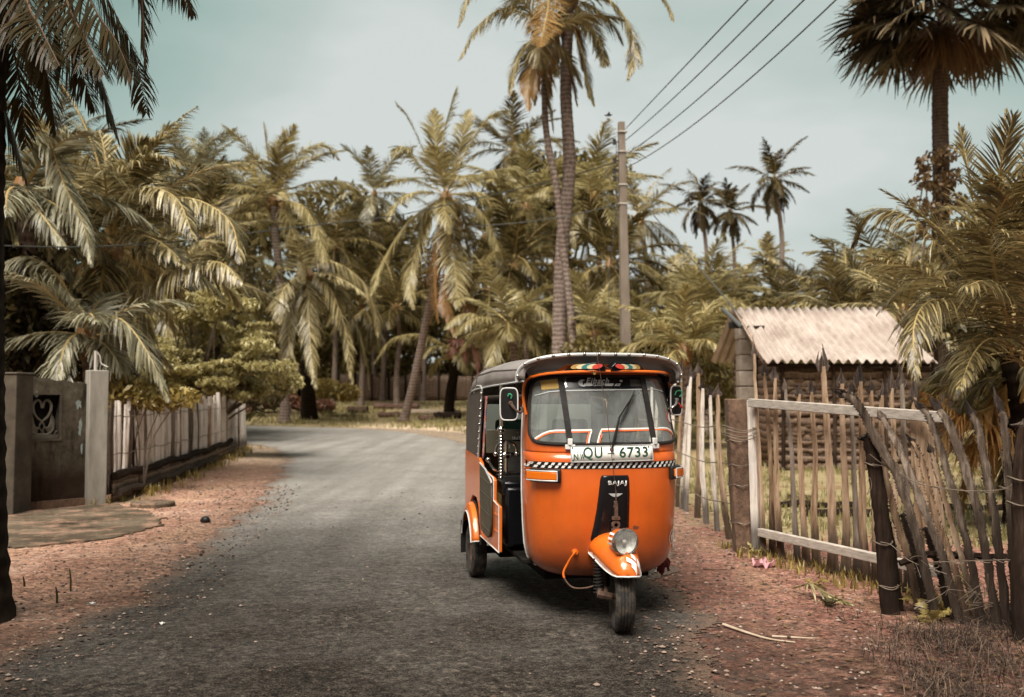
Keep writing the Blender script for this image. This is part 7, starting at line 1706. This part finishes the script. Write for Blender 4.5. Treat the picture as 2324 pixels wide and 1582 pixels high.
# ------------------------------------------------------------------ loose ground cover
def stuff(name, Q_or_o):
    tag(Q_or_o, kind='stuff'); return Q_or_o
def gravel():
    rng = np.random.default_rng(4); V = []; F = []
    ico = [(0, 0, 1), (.9, 0, .3), (.28, .86, .3), (-.73, .53, .3), (-.73, -.53, .3), (.28, -.86, .3), (0, 0, -.5)]
    f0 = [(0, 1, 2), (0, 2, 3), (0, 3, 4), (0, 4, 5), (0, 5, 1), (6, 2, 1), (6, 3, 2), (6, 4, 3), (6, 5, 4), (6, 1, 5)]
    N_ = 30000; Y = 3.6 + 12 * rng.random(N_) ** 1.7; X = rng.uniform(-7, 5.5, N_); D = road_dist(X, Y)
    keep = ((D > -.5) & (D < 3.2) & (rng.random(N_) < np.clip(1.1 - D / 2.6, .10, 1))) | ((D <= -.5) & (rng.random(N_) < .035))
    X, Y, D = X[keep], Y[keep], D[keep]; Z = np.where(D > 0, ground_height(X, Y, D), .010)
    for x, y, z in zip(X, Y, Z):
        s = abs(rng.normal(.005, .0045)) + .003; s *= (1 + .04 * (y - 4)); a = rng.uniform(0, 6.28); ca, sa = math.cos(a), math.sin(a); ex = rng.uniform(.6, 1.4); o = len(V)
        for p in ico:
            px_, py_ = p[0] * s * ex, p[1] * s; V.append((x + px_ * ca - py_ * sa, y + px_ * sa + py_ * ca, z + p[2] * s * .7))
        F += [tuple(i + o for i in f) for f in f0]
    me = bpy.data.meshes.new('gravel'); me.from_pydata(V, [], F); me.materials.append(MATS['pebble'])
    o = bpy.data.objects.new('gravel', me); COL.objects.link(o); stuff('gravel', o)
gravel()
def leaves_litter():
    rng = np.random.default_rng(14); Q = QB()
    def sc(n, xr, yr, size, cond, mi):
        X = rng.uniform(*xr, n); Y = rng.uniform(*yr, n); D = road_dist(X, Y); k = cond(X, Y, D); X, Y, D = X[k], Y[k], D[k]; m = len(X)
        Z = ground_height(X, Y, np.maximum(D, 0)) + .014; a = rng.uniform(0, 6.28, m); d = np.stack([np.cos(a), np.sin(a), rng.uniform(-.1, .35, m)], 1); s_ = np.stack([-np.sin(a), np.cos(a), rng.uniform(-.3, .3, m)], 1); sz = size * rng.uniform(.5, 1.5, m)[:, None]; p = np.stack([X, Y, Z], 1)
        rows = [np.stack([p + d * sz * u - s_ * sz * w, p + d * sz * u + s_ * sz * w], 1) for u, w in ((-.5, .05), (0, .22), (.5, .04))]
        Q.strips(np.stack(rows, 1), mi)
    sc(2600, (1.1, 4.2), (4.4, 9.5), .035, lambda X, Y, D: (D > .02) & (rng.random(len(X)) < .30 + .5 * (X > 2.0)), 0)
    sc(900, (-5.5, -2.6), (4.5, 14), .035, lambda X, Y, D: (D > -.1) & (rng.random(len(X)) < .45), 0)
    o = Q.build('leaf_litter', ['brown_leaf']); stuff('leaf_litter', o)
leaves_litter()
def grass(name, n, xr, yr, h, cond, seed, bend=.5, w=.006, m='grass_blade', per=7, spread=.05):
    rng = np.random.default_rng(seed); X = rng.uniform(*xr, n); Y = rng.uniform(*yr, n); D = road_dist(X, Y); k = cond(X, Y, D, rng); X, Y, D = X[k], Y[k], D[k]
    X = np.repeat(X, per) + rng.normal(0, spread, len(X) * per); Y = np.repeat(Y, per) + rng.normal(0, spread, len(Y) * per); D = np.repeat(D, per); m_ = len(X)
    Z = ground_height(X, Y, np.maximum(D, 0)); p = np.stack([X, Y, Z], 1); a = rng.uniform(0, 6.28, m_); d = np.stack([np.cos(a), np.sin(a), 0 * a], 1); s_ = np.stack([-np.sin(a), np.cos(a), 0 * a], 1); hh = (h * rng.uniform(.4, 1.3, m_))[:, None]; b_ = (bend * rng.uniform(.1, 1.2, m_))[:, None]; up = np.array([0, 0, 1.])
    rows = []
    for t, ww in ((0, 1.), (.5, .8), (1., .1)):
        q = p + up * hh * (t - .25 * b_ * t * t) + d * hh * b_ * t * t; rows.append(np.stack([q - s_ * w * ww, q + s_ * w * ww], 1))
    Q = QB(); Q.strips(np.stack(rows, 1), 0); o = Q.build(name, [m]); stuff(name, o); return o
grass('grass', 9000, (-26, 14), (30, 58), .22, lambda X, Y, D, r: (D > .4) & (fbm(X * .5, Y * .5) + r.normal(0, .3, len(X)) > -.1), 1, w=.02, per=6, spread=.2)
grass('grass', 5200, (1.9, 13), (9.0, 24), .11, lambda X, Y, D, r: (X > 2.3 - (Y - 9) * .06) & (fbm(X * .8, Y * .8) + r.normal(0, .25, len(X)) > .0), 2, w=.007, per=8)
grass('verge_weeds', 420, (-7.2, -4.6), (12.5, 27), .14, lambda X, Y, D, r: (np.abs(X - (-5.05 - (Y - 13.1) * .141)) < .35), 3, w=.009, m='bush_leaf')
grass('gate_weeds', 260, (1.9, 3.0), (6.6, 9.3), .09, lambda X, Y, D, r: (np.abs(X - (2.08 + (9.0 - Y) * .36)) < .22), 4, w=.008, m='bush_leaf')
grass('dry_weeds', 5200, (1.85, 4.4), (4.3, 6.8), .10, lambda X, Y, D, r: (X > 2.05 + .35 * (6.4 - Y) * -.25) & (fbm(X * 2, Y * 2) + r.normal(0, .35, len(X)) > .05) & (Y < 6.6), 5, bend=2.2, w=.0022, m='dry_twig', per=6, spread=.06)
def small_plant(label, x, y, n, h, m, seed, lw=.3):
    p = G(x, y, .0); rng = np.random.default_rng(seed); T = empty('weed', p, label, 'plant'); Q = QB(); B = MB()
    for i in range(n):
        az = i * 2.4 + rng.uniform(-.3, .3); L_ = h * rng.uniform(.6, 1.1); b_ = arc((0, 0, 0), az, R(rng.uniform(35, 80)), L_, .9, 6)
        frond(Q, b_, 9, L_ * lw, rng, w=L_ * .10, hang=.25, seg=2, rr=.003, t0=.25, mi=0, mr=0, sweep=(20, 50))
    Q.build('leaves', [m], T); B.tube([(0, 0, -.02), (0, 0, .05)], .006, 5); B.build('stem', 'stem', T)
small_plant('small round-leaved weed at the foot of the stone gate post', 1714, 1262, 8, .16, 'yellow_leaf', 1, .4)
small_plant('green weed sprouting at the foot of the gate pickets', 1850, 1338, 7, .15, 'bush_leaf', 2, .4)
small_plant('feathery green plant growing between the leaning stalks', 2150, 1400, 11, .34, 'bush_leaf', 3, .3)
small_plant('low weed beside the palm debris on the ground right', 1880, 1385, 8, .14, 'bush_dark', 4, .4)
small_plant('little plant at the corner of the dark near post', 2110, 1425, 8, .2, 'bush_leaf', 5, .35)
def debris():
    p = G(1800, 1330, 0); T = empty('fallen_frond', p, 'torn green-brown palm leaf lying at the foot of the gate', 'palm leaf'); rng = np.random.default_rng(3); Q = QB()
    pts = [G(x, y, z) - p for x, y, z in ((1800, 1335, .03), (1840, 1325, .10), (1880, 1350, .05), (1935, 1372, .03))]
    frond(Q, pts, 26, .28, rng, w=.016, hang=.35, seg=3, rr=.008, sweep=(60, 80), mr=0, lift=.05); Q.build('leaflets', ['palm_leaf'], T)
    b = MB(); b.tube([q + Vector((0, 0, .004)) for q in pts], .006, 5); b.build('rib', 'stem', T)
debris()
for x, y, h, lab in ((160, 1345, .17, 'dark upright grass stub on the left verge, taller one'), (129, 1372, .12, 'dark upright grass stub on the left verge, shorter one'), (55, 1340, .10, 'thin dark stub near the trunk at the left edge')):
    p = G(x, y, 0); b = MB(); b.tube([(0, 0, -.02), (.0, 0, h * .5), (-.01, 0, h)], [.008, .008, .004], 5); o = b.build('stub', 'bush_dark', loc=p); tag(o, lab, 'plant')
# ------------------------------------------------------------------ world, sun, camera
def build_world():
    w = bpy.data.worlds.new('World'); scene.world = w; w.use_nodes = True; nt = w.node_tree; nt.nodes.clear(); L = nt.links
    sky = N(nt, 'ShaderNodeTexSky'); sky.sky_type = 'NISHITA'; sky.sun_disc = False
    sky.sun_elevation = R(SUN_EL); sky.sun_rotation = R(SUN_AZ); sky.altitude = 10; sky.air_density = 1.2; sky.dust_density = 3.5; sky.ozone_density = 1
    tc = N(nt, 'ShaderNodeTexCoord'); mp = N(nt, 'ShaderNodeMapping'); mp.inputs['Scale'].default_value = (1.0, 1.0, 2.6)
    L.new(tc.outputs['Generated'], mp.inputs['Vector'])
    n = noise(nt, mp.outputs[0], 1.7, 5, .5); n2 = noise(nt, mp.outputs[0], 4.5, 4, .5)
    # brighter break in the cloud low above the road, greener-grey cloud away from it
    d = Vector(ray(1330, 640)).normalized()
    vm = N(nt, 'ShaderNodeVectorMath', operation='DOT_PRODUCT'); nv = N(nt, 'ShaderNodeVectorMath', operation='NORMALIZE')
    L.new(tc.outputs['Generated'], nv.inputs[0]); L.new(nv.outputs[0], vm.inputs[0]); vm.inputs[1].default_value = d
    f = mth(nt, 'ADD', vm.outputs['Value'], mth(nt, 'MULTIPLY', mth(nt, 'SUBTRACT', mth(nt, 'ADD', mth(nt, 'MULTIPLY', n, .7), mth(nt, 'MULTIPLY', n2, .3)), .5), .30))
    c = ramp(nt, mth(nt, 'MULTIPLY_ADD', f, .5, .5), [(.30, (.37, .345, .31)), (.55, (.31, .30, .275)), (.80, (.22, .30, .26)), (.89, (.155, .262, .22)), (.925, (.25, .39, .34)), (.955, (.40, .525, .475)), (.985, (.57, .645, .605)), (1.0, (.70, .745, .715))])
    sk = mixc(nt, 1.0, sky.outputs[0], (.09, .09, .09), 'MULTIPLY')
    col = mixc(nt, .90, sk, c)
    bg = N(nt, 'ShaderNodeBackground'); bg.inputs['Strength'].default_value = SKY_STR
    L.new(col, bg.inputs['Color']); o = N(nt, 'ShaderNodeOutputWorld'); L.new(bg.outputs[0], o.inputs['Surface'])
SUN_EL, SUN_AZ, SKY_STR = 60, 202, .315
build_world()
sl = bpy.data.lights.new('sun', 'SUN'); sl.energy = 2.3; sl.angle = R(38); sl.color = (1, .945, .865)
so = bpy.data.objects.new('sun', sl); COL.objects.link(so)
_a = R(SUN_AZ); _d = Vector((math.sin(_a) * math.cos(R(SUN_EL)), math.cos(_a) * math.cos(R(SUN_EL)), math.sin(R(SUN_EL))))
so.rotation_euler = _d.to_track_quat('Z', 'Y').to_euler()
cam = bpy.data.cameras.new('camera'); co = bpy.data.objects.new('camera', cam); COL.objects.link(co)
cam.lens = 35; cam.sensor_width = 36; cam.clip_end = 3000; cam.clip_start = .05
co.location = (0, 0, CAMH); co.rotation_euler = (R(90) + PIT, 0, 0)
cam.dof.use_dof = True; cam.dof.focus_distance = 6.0; cam.dof.aperture_fstop = 2.4
scene.camera = co
scene.view_settings.view_transform = 'Standard'; scene.view_settings.look = 'None'
scene.view_settings.exposure = 1.66; scene.view_settings.gamma = 1.0
scene.cycles.max_bounces = 6; scene.cycles.transparent_max_bounces = 12
scene.cycles.diffuse_bounces = 2; scene.cycles.glossy_bounces = 3; scene.cycles.transmission_bounces = 4
scene.cycles.use_adaptive_sampling = True; scene.cycles.adaptive_threshold = .02
try: scene.cycles.use_denoising = True
except Exception: pass
